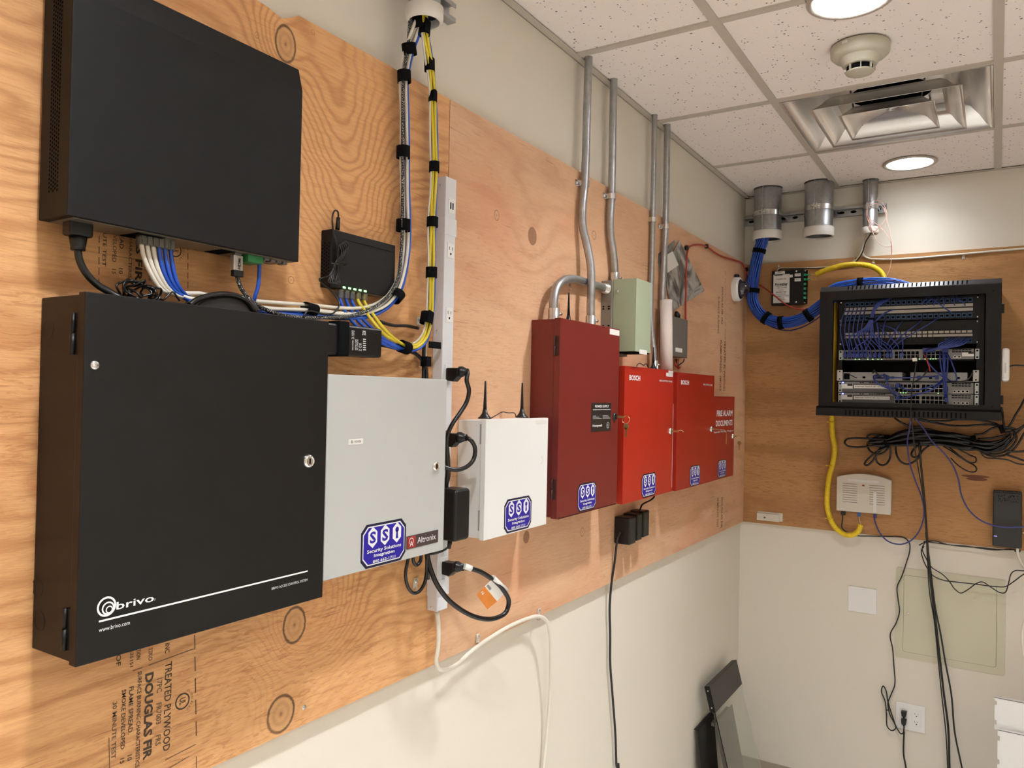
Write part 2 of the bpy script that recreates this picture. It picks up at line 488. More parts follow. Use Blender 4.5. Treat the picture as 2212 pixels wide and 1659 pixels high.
mb.box(0.0, 0.022, YF, 0, H-0.002, H); mb.box(0.0, XR, -0.022, 0, H-0.002, H)
mb.box(0.0, 0.0015, YF, 0, H-0.002, H+0.02); mb.box(0.0, XR, -0.0015, 0, H-0.002, H+0.02)
struct(mb.build('trim_2', m_tee))                                                # suspended ceiling grid and wall angle

# ------------------------------------------------------------------ recessed downlights
def downlight(x, y, label, power=LAMP_W):
    t = thing('recessed_downlight', label, 'ceiling light', (x, y, H), 'recessed round downlights')
    MB().lathe((x, y, H), (0, 0, -1), [(0.084, -0.004), (0.098, -0.001), (0.099, 0.003), (0.094, 0.006), (0.084, 0.004), (0.084, -0.004)], 40, cap=False).build('trim_ring', plain('satin_ring', srgb(190, 178, 165), 0.35, 0.3), t)
    MB().lathe((x, y, H), (0, 0, 1), [(0.084, -0.003), (0.080, 0.04), (0.074, 0.080)], 40, cap=False).build('reflector', plain('can_reflector', (0.85, 0.86, 0.88), 0.25, 0.6, var=0.05), t)
    MB().lathe((x, y, H), (0, 0, 1), [(0.074, 0.080), (0.074, 0.084)], 40).build('lens', emit('lamp_lens', (0.90, 0.95, 1.0), 9.0), t)
    ld = bpy.data.lights.new('lamp', 'AREA'); ld.shape = 'DISK'; ld.size = 0.135; ld.spread = math.radians(135); ld.energy = power; ld.color = LAMP_COL
    lo = bpy.data.objects.new('lamp', ld); COL.objects.link(lo); lo.parent = t; lo.location = (0, 0, 0.077)
    return t
LP_ = [0.078, 0.60, 0.58, 0.9, 0.28, 1.25]
LL = ['round recessed downlight above the network rack, nearest the back wall', 'large round recessed downlight at the top edge of the picture by the smoke detector',
      'round recessed downlight over the viewer beside the long wall', 'round recessed downlight behind the viewer beside the long wall',
      'unseen downlight added for bounce on the right side of the room ahead of the viewer', 'unseen downlight added for bounce on the right side of the room beside the viewer']
for (x, y), l in zip(LIGHTS, LL): downlight(x, y, l, LAMP_W*LP_[LL.index(l)])

# ------------------------------------------------------------------ air diffuser
cx, cy = DIFF
t = thing('air_diffuser', 'square polished aluminium ceiling air diffuser with three nested louvres and round duct', 'air vent', (cx, cy, H))
def sq(h, z): return [Vector((cx+a*h, cy+b*h, z)) for a, b in ((-1, -1), (1, -1), (1, 1), (-1, 1))]
def louvre(name, prof):
    mb = MB(); base = 0
    for k in range(len(prof)-1):
        A, Bq = sq(*prof[k]), sq(*prof[k+1])
        for i in range(4):
            j = (i+1) % 4; mb.poly([A[i], A[j], Bq[j], Bq[i]], True)
    o = mb.build(name, m_foil, t)
    bm = bmesh.new(); bm.from_mesh(o.data); bmesh.ops.remove_doubles(bm, verts=bm.verts, dist=1e-5)
    for e in bm.edges:
        a, b = e.verts; d = a.co-b.co
        if abs(d.z) > 1e-6 and abs(d.x) > 1e-6 and abs(d.y) > 1e-6: e.smooth = False
    bm.to_mesh(o.data); bm.free()
    sd = o.modifiers.new('thick', 'SOLIDIFY'); sd.thickness = 0.0012
    return o
louvre('outer_louvre', [(0.294, H-0.001), (0.285, H+0.002), (0.270, H+0.015), (0.252, H+0.040), (0.225, H+0.066), (0.18, H+0.075)])
louvre('middle_louvre', [(0.216, H-0.014), (0.207, H-0.010), (0.190, H+0.004), (0.172, H+0.026), (0.155, H+0.040)])
louvre('inner_louvre', [(0.139, H-0.022), (0.131, H-0.018), (0.116, H-0.002), (0.100, H+0.014), (0.060, H+0.021), (0.0005, H+0.022)])
# back pan with the round duct neck
outer = sq(0.205, H+0.075); ring = circ(cx, cy, 0.125, 32); mb = MB()
flat = [Vector((p.x, p.y, 0)) for p in outer]+ring[::-1]
for tri in geometry.tessellate_polygon([[Vector((p.x, p.y, 0)) for p in outer], ring[::-1]]):
    a, b, c = [flat[k] for k in tri]; mb.poly([(p.x, p.y, H+0.075) for p in (a, b, c)])
mb.build('back_pan', m_foil, t)
MB().lathe((cx, cy, H+0.075), (0, 0, 1), [(0.125, 0), (0.125, 0.14), (0.0, 0.14)], 32, cap=False).build('duct_neck', m_hole, t)
for a, b in ((-1, -1), (1, -1), (1, 1), (-1, 1)):
    MB().sweep([(cx+a*0.10, cy+b*0.10, H+0.012), (cx+a*0.11, cy+b*0.11, H+0.075)], 0.003, 6, smooth=False).build('bracket', m_dgrey, t)
MB().lathe((cx, cy, H+0.0205), (0, 0, -1), [(0.012, 0.0), (0.012, 0.003), (0.006, 0.004)], 20).build('screw', m_zinc, t)

# ------------------------------------------------------------------ smoke detector
sx, sy = 0.708, -1.470
m_sd = plain('ivory_plastic', srgb(190, 184, 164), 0.42, var=0.03)
t = thing('smoke_detector', 'round ivory smoke detector on the ceiling between downlight and air vent', 'smoke detector', (sx, sy, H))
MB().lathe((sx, sy, H), (0, 0, -1), [(0.073, 0), (0.075, 0.004), (0.074, 0.022), (0.066, 0.030), (0.050, 0.033), (0.0, 0.033)], 48, cap=False).build('base', m_sd, t)
hd = MB().lathe((sx, sy, H), (0, 0, -1), [(0.052, 0.031), (0.050, 0.040), (0.043, 0.052), (0.041, 0.054), (0.0, 0.054)], 48, cap=False).build('head', m_sd, t)
MB().lathe((sx, sy, H), (0, 0, -1), [(0.033, 0.052), (0.032, 0.068)], 32).build('sensing_chamber', m_hole, t)
cp = MB().lathe((sx, sy, H), (0, 0, -1), [(0.030, 0.068), (0.037, 0.069), (0.035, 0.072), (0.018, 0.077), (0.005, 0.0785), (0.0, 0.0785)], 40, cap=False).build('cap', m_sd, t)
for i in range(8):
    th = 2*math.pi*i/8+0.2; c_, s_ = math.cos(th), math.sin(th)
    MB().obox((sx+c_*0.033-s_*0.0012, sy+s_*0.033+c_*0.0012, H-0.069), (c_*0.006, s_*0.006, 0), (s_*0.0024, -c_*0.0024, 0), (0, 0, 0.017)).build('rib', m_sd, t)
a0 = -2.05
MB().poly([(sx+0.0755*math.cos(a0+i*0.10), sy+0.0755*math.sin(a0+i*0.10), H-0.012) for i in range(3)]+[(sx+0.0755*math.cos(a0+i*0.10), sy+0.0755*math.sin(a0+i*0.10), H-0.005) for i in (2, 1, 0)]).build('label', m_label, t)

# ================================================================== PLYWOOD
def LY(u, v): p = L(u, v); return p.y, p.z
def knot(u, v, rs, rz, mode): a, b = LY(u, v); return (a, b, rs, rz, mode)
def bmpL(u, v, rs, rz, a, rot=0): y_, z_ = LY(u, v); return (y_, z_, rs, rz, a, rot)
w_left = wood('fir_plywood_knotty', srgb(225, 171, 116), srgb(166, 106, 58), 'y', 1.3, 330,
    [bmpL(740, 330, 0.11, 0.34, 0.17, 0.25), bmpL(690, 1330, 0.085, 0.10, 0.16), bmpL(612, 95, 0.05, 0.06, 0.10), bmpL(632, 1352, 0.05, 0.05, 0.07),
     bmpL(606, 1542, 0.06, 0.05, 0.08), bmpL(520, 1500, 0.05, 0.08, -0.06, 0.5), bmpL(300, 1560, 0.25, 0.05, 0.04)],
    [knot(617, 95, 0.021, 0.030, 'big'), knot(636, 1350, 0.024, 0.030, 'big'), knot(607, 1542, 0.028, 0.030, 'big'), knot(629, 605, 0.006, 0.006, 's'),
     knot(555, 76, 0.004, 0.005, 's'), knot(676, 70, 0.004, 0.004, 's')], ripple=0.6, amp=0.030, pink=0.30, ringmix=0.50)
w_mid = wood('fir_plywood_pinkish', srgb(222, 178, 140), srgb(176, 122, 88), 'y', 5.7, 95,
    [bmpL(1150, 510, 0.10, 0.13, 0.10), bmpL(1137, 1160, 0.08, 0.06, 0.06), bmpL(1440, 500, 0.2, 0.12, 0.08)],
    [knot(1150, 510, 0.020, 0.022, 'dark'), knot(1073, 465, 0.010, 0.012, 's'), knot(1137, 1160, 0.014, 0.015, 'dark'), knot(1258, 1149, 0.011, 0.012, 's'),
     knot(1283, 508, 0.013, 0.012, 's'), knot(1567, 727, 0.012, 0.010, 's'), knot(1589, 754, 0.012, 0.010, 's'), knot(1182, 344, 0.004, 0.005, 's'),
     knot(1392, 1144, 0.006, 0.007, 's'), knot(1585, 1082, 0.008, 0.007, 's')], ripple=0.36, amp=0.05, pink=0.75, ringmix=0.30)
def BX(u, v): p = B(u, v); return p.x, p.z
w_back = wood('fir_plywood_brown', srgb(186, 138, 88), srgb(126, 84, 44), 'x', 9.1, 46,
    [(0.75, 1.55, 0.5, 0.12, 0.05, 0)],
    [(*BX(1798, 614), 0.006, 0.006, 's'), (*BX(2107, 1029), 0.050, 0.006, 'patch'), (*BX(2110, 1035), 0.038, 0.007, 'patch'), (*BX(1619, 815), 0.005, 0.004, 's'), (*BX(2175, 558), 0.004, 0.004, 's')],
    ripple=0.55, amp=0.05, pink=0.15, ringmix=0.45)

YL = -4.823
WG = 0.0008
pts = [(WG, SEAM-0.0012, Z0), (WG, SEAM-0.0012, Z1)]
for (u, v) in ((645.5, 33.5), (636, 36), (622, 39.5), (608, 39), (598, 31), (578, 15), (560, 3), (540, -10)):
    p = L(u, v); pts.append((WG, p.y, p.z))
p = L(540, -10); pts += [(WG, p.y-0.01, Z1), (WG, YL, Z1), (WG, YL, Z0)]
pl = MB().prism(pts, (PT-WG, 0, 0)).build('plywood_sheet', w_left, bev=0.0)
tag(pl, 'knotty fir plywood sheet behind the black boxes with fire-rating stamps', 'plywood board')
pm = MB().box(WG, PT, SEAM+0.0012, -PT-WG, Z0, Z1).build('plywood_sheet', w_mid)
tag(pm, 'pinkish plywood sheet behind the red boxes, between seam and room corner', 'plywood board')
pb = MB().box(WG, 2.44, -PT, -WG, Z0, Z1).build('plywood_sheet', w_back)
tag(pb, 'brown plywood sheet on the back wall behind the network rack', 'plywood board')

# stamps inked on the sheets (they read downwards)
m_stamp = plain('dark_stamp_ink', (0.075, 0.045, 0.024), 0.7, var=0.5, scale=500)
m_stamp2 = plain('faded_stamp_ink', (0.16, 0.095, 0.05), 0.7, var=0.5, scale=500)
def stampZ(par, s, conv, x0, x1, y0, y1, mat=m_stamp, off=0.01):
    a = L(*conv((x0+x1)/2, y0)); b = L(*conv((x0+x1)/2, y1)); c = L(*conv(x0, (y0+y1)/2)); d = L(*conv(x1, (y0+y1)/2))
    text(par, s, (PT, c.y, a.z), (0, 0, -1), (0, 1, 0), a.z-b.z, d.y-c.y, mat, 'stamp', off)
stampZ(pl, 'TREATED PLYWOOD', ZP, 1088, 1134, 832, 1415)
stampZ(pl, '17PC     FR7003     FRS', ZP, 1036, 1070, 938, 1380, m_stamp2)
stampZ(pl, 'DOUGLAS FIR', ZP, 955, 1012, 905, 1470, m_stamp, 0.035)
stampZ(pl, 'SURFACE BURNING CHARACTERISTICS', ZP, 905, 932, 895, 1525)
stampZ(pl, 'FLAME SPREAD.          10', ZP, 850, 880, 995, 1480)
stampZ(pl, 'SMOKE DEVELOPED    15', ZP, 802, 830, 1015, 1500)
stampZ(pl, '30 MINUTE TEST', ZP, 742, 772, 1095, 1470, m_stamp2)
stampZ(pl, 'R25151', ZP, 862, 884, 745, 862, m_stamp2)
stampZ(pl, 'TION', ZP, 905, 932, 745, 812)
stampZ(pl, '22KO', ZP, 985, 1012, 735, 820, m_stamp2)
stampZ(pl, 'INC', ZP, 1095, 1125, 705, 770)
stampZ(pl, 'OF', ZP, 770, 802, 780, 855)
stampZ(pl, 'AS FIR', ZA, 898, 945, 330, 640, m_stamp, 0.03)
stampZ(pl, 'CHARACTERIST', ZA, 853, 875, 322, 645, m_stamp2)
stampZ(pl, 'READ.        10', ZA, 790, 818, 305, 590)
stampZ(pl, 'VELOPED   15', ZA, 745, 772, 330, 590, m_stamp2)
stampZ(pl, 'UTE TEST', ZA, 680, 705, 315, 540)
stampZ(pl, 'FRS', ZA, 985, 1010, 560, 635, m_stamp2)
def inkline(par, a, b, conv, w=0.0012, dash=None, mat=m_stamp2):
    A, Bq = L(*conv(*a)), L(*conv(*b)); d = Bq-A; n = Vector((0, -d.z, d.y)).normalized()*w/2; mb = MB(); o = Vector((0.0004, 0, 0))
    N = max(1, int(d.length/dash)) if dash else 1
    for i in range(N):
        p = A+d*(i/N); q = A+d*((i+(0.68 if dash else 1))/N); mb.poly([p-n+o, q-n+o, q+n+o, p+n+o])
    mb.build('stamp', mat, par)
inkline(pl, (1291, 650), (1303, 1365), ZP, 0.0014, 0.03, m_stamp)
inkline(pl, (1303, 1455), (1303, 1533), ZP, 0.0014)
inkline(pl, (722, 1330), (727, 1533), ZP, 0.0010)
inkline(pl, (985, 852), (1285, 742), ZP, 0.0010)
inkline(pl, (1095, 1480), (1300, 1375), ZP, 0.0010)
inkline(pl, (1075, 1560), (1255, 1455), ZP, 0.0010)
inkline(pl, (880, 888), (945, 866), ZP, 0.0010)
inkline(pl, (657, 335), (655, 690), ZA, 0.0012, 0.012)
inkline(pl, (1246, 390), (1246, 705), ZA, 0.0012, 0.012)
def ul(par, conv, x, y, r):
    c = L(*conv(x, y)); c.x += 0.0004; k = (L(*conv(x, y-r))-c).length; mb = MB(); n = 28
    for i in range(n):
        t0, t1 = 2*math.pi*i/n, 2*math.pi*(i+1)/n
        mb.poly([c+Vector((0, math.cos(t)*q, math.sin(t)*q)) for t, q in ((t0, k*0.82), (t1, k*0.82), (t1, k), (t0, k))])
    mb.build('stamp', m_stamp, par)
    text(par, 'UL', (PT, c.y-k*0.42, c.z+k*0.40), (0, 0, -1), (0, 1, 0), k*0.8, k*0.85, m_stamp, 'stamp', 0.02)
    s = 'CLASSIFIED'
    for i, ch in enumerate(s):
        a = math.radians(58-13*i); q = k*1.22
        o = c+Vector((0, math.cos(a)*q, math.sin(a)*q)); rv = Vector((0, math.sin(a), -math.cos(a))); uv = Vector((0, math.cos(a), math.sin(a)))
        text(par, ch, o-rv*k*0.10, rv, uv, k*0.17 if ch != 'I' else k*0.05, k*0.24, m_stamp, 'stamp', 0.01)
ul(pl, ZP, 1210, 1090, 54); ul(pl, ZA, 1163, 432, 46)
# stamp columns near the corner
for (u0, v0, v1, s, mt) in ((1551, 640, 720, 'SURFACE BURNING', m_stamp2), (1559, 620, 700, 'DOUGLAS FIR  FRS', m_stamp), (1556, 735, 845, 'FLAME SPREAD  SMOKE', m_stamp2),
                            (1564, 735, 845, 'TREATED PLYWOOD', m_stamp), (1549, 1075, 1140, '30 MINUTE TEST', m_stamp2), (1558, 1075, 1140, 'DOUGLAS FIR', m_stamp)):
    a, b = L(u0, v0), L(u0, v1)
    text(pm, s, (PT, a.y, a.z), (0, 0, -1), (0, 1, 0), a.z-b.z, 0.022, mt, 'stamp', 0.01)
inkline(pm, (1567, 585), (1567, 850), lambda u, v: (u, v), 0.003, 0.03)
inkline(pm, (1568, 1095), (1568, 1140), lambda u, v: (u, v), 0.003, 0.03)

# drywall screws in the plywood
for (u, v, lab, wall) in ((657, 1528, 'drywall screw head below the black access box beside a knot', 'L'), (1392, 1144.5, 'screw head in the plywood beside the black adapter cluster', 'L')):
    p = L(u, v); o = MB().lathe((PT-0.001, p.y, p.z), (1, 0, 0), [(0.0045, 0), (0.0042, 0.0016), (0.0012, 0.0011)], 16).build('screw', m_zinc); tag(o, lab, 'screw')

# ================================================================== STICKERS
def face_rect(X, ul_, ur_, vt, vb):
    """left/right/top/bottom picture limits on a face parallel to the long wall"""
    vm = (vt+vb)/2; a = L(ul_, vm, X).y; b = L(ur_, vm, X).y
    return a, b, L(ur_, vt, X).z, L(ul_, vb, X).z
def ssi(root, X, ul_, ur_, vt, vb):
    y0, y1, z1, z0 = face_rect(X, ul_, ur_, vt, vb); w, h = y1-y0, z1-z0
    def oc(i, c, x): 
        a, b, e, f = y0+i, y1-i, z0+i, z1-i
        return [(x, a+c, e), (x, b-c, e), (x, b, e+c), (x, b, f-c), (x, b-c, f), (x, a+c, f), (x, a, f-c), (x, a, e+c)]
    st = MB().prism(oc(0, w*0.11, X), (0.0003, 0, 0)).build('sticker', m_navy, root)
    st['label'] = 'blue octagonal company sticker with white lettering'
    MB().poly(oc(w*0.035, w*0.105, X+0.0005)).build('border', m_wtext, st)
    MB().poly(oc(w*0.052, w*0.100, X+0.0008)).build('blue_field', m_stick, st)
    r = w*0.120
    for k, cyf in enumerate((0.24, 0.51, 0.78)):
        c = Vector((X+0.0011, y0+w*cyf, z0+h*0.69))
        hexa = [c+Vector((0, math.sin(math.radians(60*i))*r*0.93, math.cos(math.radians(60*i))*r*1.30)) for i in range(6)]
        MB().poly(hexa[::-1]).build('hexagon', m_wtext, st)
        if k < 2: text(st, 'S', (X+0.0011, c.y-r*0.55, c.z-r*0.72), YV, ZV, r*1.1, r*1.44, m_stick, 'letter', 0.03)
        else:
            q = [c+Vector((0.0003, math.cos(t)*r*0.34, math.sin(t)*r*0.34+r*0.38)) for t in [2*math.pi*i/14 for i in range(14)]]
            k2 = MB().poly(q).poly([c+Vector((0.0003, a*r, b*r)) for a, b in ((-0.24, -0.75), (0.24, -0.75), (0.12, 0.25), (-0.12, 0.25))]); k2.build('keyhole', m_stick, st)
    for s, a, b, e, f in (('Security Solutions', 0.12, 0.88, 0.315, 0.425), ('Integration', 0.27, 0.73, 0.205, 0.305), ('800 662-1711', 0.25, 0.75, 0.095, 0.165)):
        text(st, s, (X+0.0011, y0+w*a, z0+h*e), YV, ZV, w*(b-a), h*(f-e), m_wtext, 'lettering', 0.02)
    return st

# ================================================================== BOXES ON THE LONG WALL
def enclosure(name, label, cat, y0, y1, z0, z1, xb, xf, mat, lip=0.0025, bev=0.0012):
    """xb: depth of the body, xf: front of the folded door"""
    t = thing(name, label, cat, (PT, (y0+y1)/2, z0))
    b = MB().box(PT+0.0004, xb, y0+lip, y1-lip, z0+lip, z1-lip).build('body', mat, t, bev)
    d = MB().box(xb+0.0008, xf, y0, y1, z0, z1).build('door', mat, t, bev)
    return t, b, d
def knockout(root, x, y, z, r, mat, ax=(0, -1, 0), name='knockout'):
    a = Vector(ax)
    return MB().lathe(Vector((x, y, z))-a*0.0004, a, [(r, 0), (r, 0.0008), (r*0.90, 0.0008), (r*0.90, 0.0005)], 28).build(name, mat, root)
def hinge_side(root, x, y, z, h, mat):
    MB().cyl((x, y-0.0035, z-h/2), (x, y-0.0035, z), 0.0032, 14).cyl((x, y-0.0035, z+0.001), (x, y-0.0035, z+h/2), 0.0026, 14).box(x, x+0.010, y-0.002, y, z-h/2, z+h/2).build('hinge', mat, root)
def camlock(root, X, y, z, r=0.010, mat=None, keylen=0, ringkey=False, dirn=(1, 0, -0.05)):
    lk = MB().lathe((X, y, z), (1, 0, 0), [(r*1.15, 0), (r*1.15, 0.002), (r*0.95, 0.005), (r*0.70, 0.0065), (r*0.66, 0.0045), (0.0005, 0.0045)], 28, cap=False).build('lock', mat or m_chrome, root)
    MB().box(X+0.004, X+0.0052, y-r*0.1, y+r*0.1, z-r*0.45, z+r*0.45).build('keyhole', m_hole, lk)
    return lk

# --- black access-control enclosure
XF = 0.122
t, b, d = enclosure('access_control_enclosure', 'large black steel access control box with white logo on its door', 'electrical box', -3.222, -2.830, 1.451, 1.8925, 0.106, XF, m_black)
for (u, v) in ((104, 712), (81, 1270), (85, 1342)):
    # circular knock-outs on the visible side
    d_ = ray(u, v); p = CAM+d_*((-3.2195-CAM.y)/d_.y); knockout(t, p.x, p.y, p.z, 0.012, m_black)
for zz in (1.843, 1.492): hinge_side(t, 0.098, -3.2195, zz, 0.05, m_black)
p = L(665.5, 996, XF); camlock(t, XF, p.y, p.z, 0.0095)
p = L(204, 789, XF); MB().lathe((XF, p.y, p.z), (1, 0, 0), [(0.0055, 0), (0.0055, 0.0015), (0.004, 0.003), (0.0, 0.0032)], 20, cap=False).build('screw', m_zinc, t)
def onface(root, X, s, x0, x1, y0, y1, conv, mat=m_wtext, off=0.0, name='lettering', par=None):
    """lettering inside the picture limits: left x0 and right x1, glyph top y0 and bottom y1 at mid width"""
    u0, v0 = conv(x0, (y0+y1)/2); u1, v1 = conv(x1, (y0+y1)/2); um = (u0+u1)/2
    a, b = L(u0, v0, X).y, L(u1, v1, X).y
    zt, zb = L(um, conv(0, y0)[1], X).z, L(um, conv(0, y1)[1], X).z
    return text(par or root, s, (X, a, zb), YV, ZV, b-a, zt-zb, mat, name, off)
onface(t, XF, 'brivo', 772, 1020, 405, 455, ZP, off=0.012)
pa = L(*ZP(655, 562), XF); pb_ = L(*ZP(2040, 240), XF)
MB().box(XF, XF+0.0004, pa.y, pb_.y, pa.z-0.001, pa.z+0.0012).build('printed_line', m_wtext, t)
onface(t, XF, 'www.brivo.com', 655, 860, 578, 606, ZP)
onface(t, XF, 'BRIVO ACCESS CONTROL SYSTEM', 1803, 2038, 305, 321, ZP)
pc = L(*ZP(706, 461), XF); mb = MB(); o = Vector((0.0005, 0, 0)); R0 = 0.0120
def annulus(mb, c, r0, r1, n=40, a0=0, a1=2*math.pi):
    for i in range(n):
        t0, t1 = a0+(a1-a0)*i/n, a0+(a1-a0)*(i+1)/n
        mb.poly([c+Vector((0, math.cos(q)*r, math.sin(q)*r)) for q, r in ((t0, r0), (t0, r1), (t1, r1), (t1, r0))])
annulus(mb, pc+o, R0*0.80, R0); annulus(mb, pc+o*1.1+Vector((0, R0*0.16, -R0*0.20)), R0*0.50, R0*0.66); annulus(mb, pc+o*1.2+Vector((0, R0*0.28, -R0*0.36)), R0*0.26, R0*0.38)
mb.build('printed_logo', m_wtext, t)

mb = MB(); pr = L(*ZP(1027, 415), XF+0.0005); annulus(mb, pr, 0.0009, 0.0012, 16); mb.build('printed_mark', m_wtext, t)

# --- pale grey power supply box
XG = 0.110
t, b, d = enclosure('power_supply_enclosure', 'pale grey steel power supply box with badge, between black box and white power strip', 'electrical box', -2.8175, -2.4965, 1.472, 1.808, 0.092, XG, m_grey_door)
p = L(940, 1007, XG); camlock(t, XG, p.y, p.z, 0.0085)
y0, y1, z1, z0 = face_rect(XG, 753, 784, 947, 961)
lb = MB().box(XG, XG+0.0004, y0, y1, z0, z1).build('label', m_label, t)
text(lb, 'POWER', (XG+0.0004, y0+(y1-y0)*0.40, z0+(z1-z0)*0.3), YV, ZV, (y1-y0)*0.45, (z1-z0)*0.4, m_ink)
mb = MB(); annulus(mb, Vector((XG+0.0008, y0+(y1-y0)*0.22, (z0+z1)/2)), 0.0014, 0.0024, 16); mb.build('symbol', m_ink, lb)
ssi(t, XG, 779.5, 876, 1118, 1232)
y0, y1, z1, z0 = face_rect(XG, 877.5, 945.5, 1144, 1187.5)
bg = MB().box(XG, XG+0.0012, y0, y1, z0, z1).build('badge', plain('badge_dark', (0.055, 0.035, 0.033), 0.35), t, 0.0008)
bg['label'] = 'dark brand badge with red square on the door'
ym = y0+(y1-y0)*0.27
MB().box(XG+0.0013, XG+0.0016, y0+0.0015, ym, z0+0.0015, z1-0.0015).build('red_field', plain('badge_red', (0.30, 0.025, 0.018), 0.4), bg)
text(bg, 'Altronix', (XG+0.0014, ym+0.005, z0+(z1-z0)*0.30), YV, ZV, (y1-ym)*0.80, (z1-z0)*0.46, m_wtext)
yc_ = (y0+ym)/2
mb = MB(); annulus(mb, Vector((XG+0.0020, yc_, (z0+z1)/2+0.002)), 0.0052, 0.0064, 24, -0.9, math.pi+0.9); mb.build('symbol', m_wtext, bg)
text(bg, 'A', (XG+0.0018, yc_-0.0050, z0+0.0045), YV, ZV, 0.010, (z1-z0)*0.40, m_wtext, 'letter')

# --- white control box
XW = 0.095
t, b, d = enclosure('alarm_control_box', 'small white steel alarm box with two black antennas standing on top', 'electrical box', -2.332, -2.058, 1.463, 1.725, 0.081, XW, m_white_metal)
for zz in (1.693, 1.505):
    MB().box(0.0775, 0.0806, -2.3305, -2.3290, zz-0.022, zz+0.022).build('hinge_slot', plain('shadow_gap', (0.35, 0.35, 0.34), 0.6), t)
d_ = ray(994, 1040); p = CAM+d_*((-2.3295-CAM.y)/d_.y); knockout(t, 0.040, p.y, 1.60, 0.0115, m_white_metal)
ssi(t, XW, 1089, 1147.5, 1069, 1154)
y0, y1, z1, z0 = face_rect(XW, 1157, 1181, 908, 916)
lb = MB().box(XW, XW+0.0004, y0, y1, z0, z1).build('label', m_label, t); text(lb, 'ZONE MODULE', (XW+0.0004, y0+0.003, z0+0.002), YV, ZV, (y1-y0)*0.85, (z1-z0)*0.45, m_ink2) if False else None
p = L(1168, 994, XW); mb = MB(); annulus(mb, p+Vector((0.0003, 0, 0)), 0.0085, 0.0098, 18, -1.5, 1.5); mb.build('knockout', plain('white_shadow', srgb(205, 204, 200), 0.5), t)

# --- maroon power supply
XM = 0.105
t, b, d = enclosure('fire_power_supply_enclosure', 'tall maroon fire alarm power supply box with key ring hanging from its lock', 'electrical box', -2.022, -1.664, 1.471, 1.9755, 0.086, XM, m_maroon)
knockout(t, 0.052, -2.0195, 1.947, 0.0115, m_maroon)
for zz in (1.905, 1.545): hinge_side(t, 0.090, -2.0215, zz, 0.05, plain('dark_hinge', (0.05, 0.01, 0.008), 0.5))
ssi(t, XM, 1247.6, 1287.8, 1038.7, 1107.6)
y0, y1, z1, z0 = face_rect(XM, 1277, 1319.5, 870, 933)
pp = MB().box(XM, XM+0.001, y0, y1, z0, z1).build('nameplate', plain('nameplate_black', (0.022, 0.017, 0.015), 0.4), t, 0.0006)
pp['label'] = 'black nameplate with white power supply lettering'
w_, h_ = y1-y0, z1-z0
for s, a, b_, e, f in (('POWER SUPPLY', .16, .86, .83, .92), ('FOR FIRE PROTECTION SIGNALING SERVICE', .06, .95, .74, .78), ('Honeywell', .06, .52, .14, .25)):
    text(pp, s, (XM+0.001, y0+w_*a, z0+h_*e), YV, ZV, w_*(b_-a), h_*(f-e), m_wtext, 'lettering', 0.02)
mb = MB()
for i, (a, b_) in enumerate(((.06, .22), (.06, .38), (.06, .50), (.55, .82), (.55, .88), (.55, .95))):
    zz = z0+h_*(0.53-0.045*(i % 3)); mb.poly([(XM+0.0014, y0+w_*a, zz), (XM+0.0014, y0+w_*b_, zz), (XM+0.0014, y0+w_*b_, zz+h_*0.022), (XM+0.0014, y0+w_*a, zz+h_*0.022)])
mb.build('fine_print', m_ink2, pp)
c = Vector((XM+0.0014, y0+w_*0.83, z0+h_*0.20)); mb = MB(); annulus(mb, c, 0.0072, 0.0084, 20); mb.build('symbol', m_wtext, pp)
text(pp, 'E', (c.x, c.y-0.003, c.z-0.003), YV, ZV, 0.004, 0.006, m_wtext, 'letter')
y0, y1, z1, z0 = face_rect(XM, 1317, 1338, 714, 722)
MB().box(XM, XM+0.0004, y0, y1-0.001, z0, z1).build('label', m_label, t)
mb = MB()
for i in range(60):
    yy = -2.016+i*0.00585; mb.box(XM-0.002, XM+0.0003, yy, yy+0.0022, 1.4705, 1.4735)
mb.build('perforated_edge', m_hole, t)

def key_on_ring(lk, X, y, z, shaft=0.028, droop=0.0):
    """key in the lock with a wire ring and a second key hanging from it"""
    MB().box(X+0.004, X+shaft, y-0.0009, y+0.0009, z-0.003, z+0.003).build('key', m_brass, lk)
    c = Vector((X+shaft+0.008, y, z-0.008)); n = 18
    MB().sweep([c+Vector((math.cos(2*math.pi*i/n)*0.011, 0.003*math.sin(2*math.pi*i/n), math.sin(2*math.pi*i/n)*0.011)) for i in range(n+1)], 0.0008, 6, smooth=False).build('key_ring', m_brass, lk)
    kx = c.x+0.001; kz = c.z-0.011
    MB().lathe((kx, y-0.001, kz-0.008), (0, 1, 0), [(0.008, 0), (0.008, 0.002)], 18).box(kx-0.0028, kx+0.0028, y-0.001, y+0.001, kz-0.038, kz-0.012).build('spare_key', m_brass, lk)
p = L(1327, 900, XM); lk = camlock(t, XM, p.y, p.z, 0.010, m_black2); key_on_ring(lk, XM, p.y, p.z)

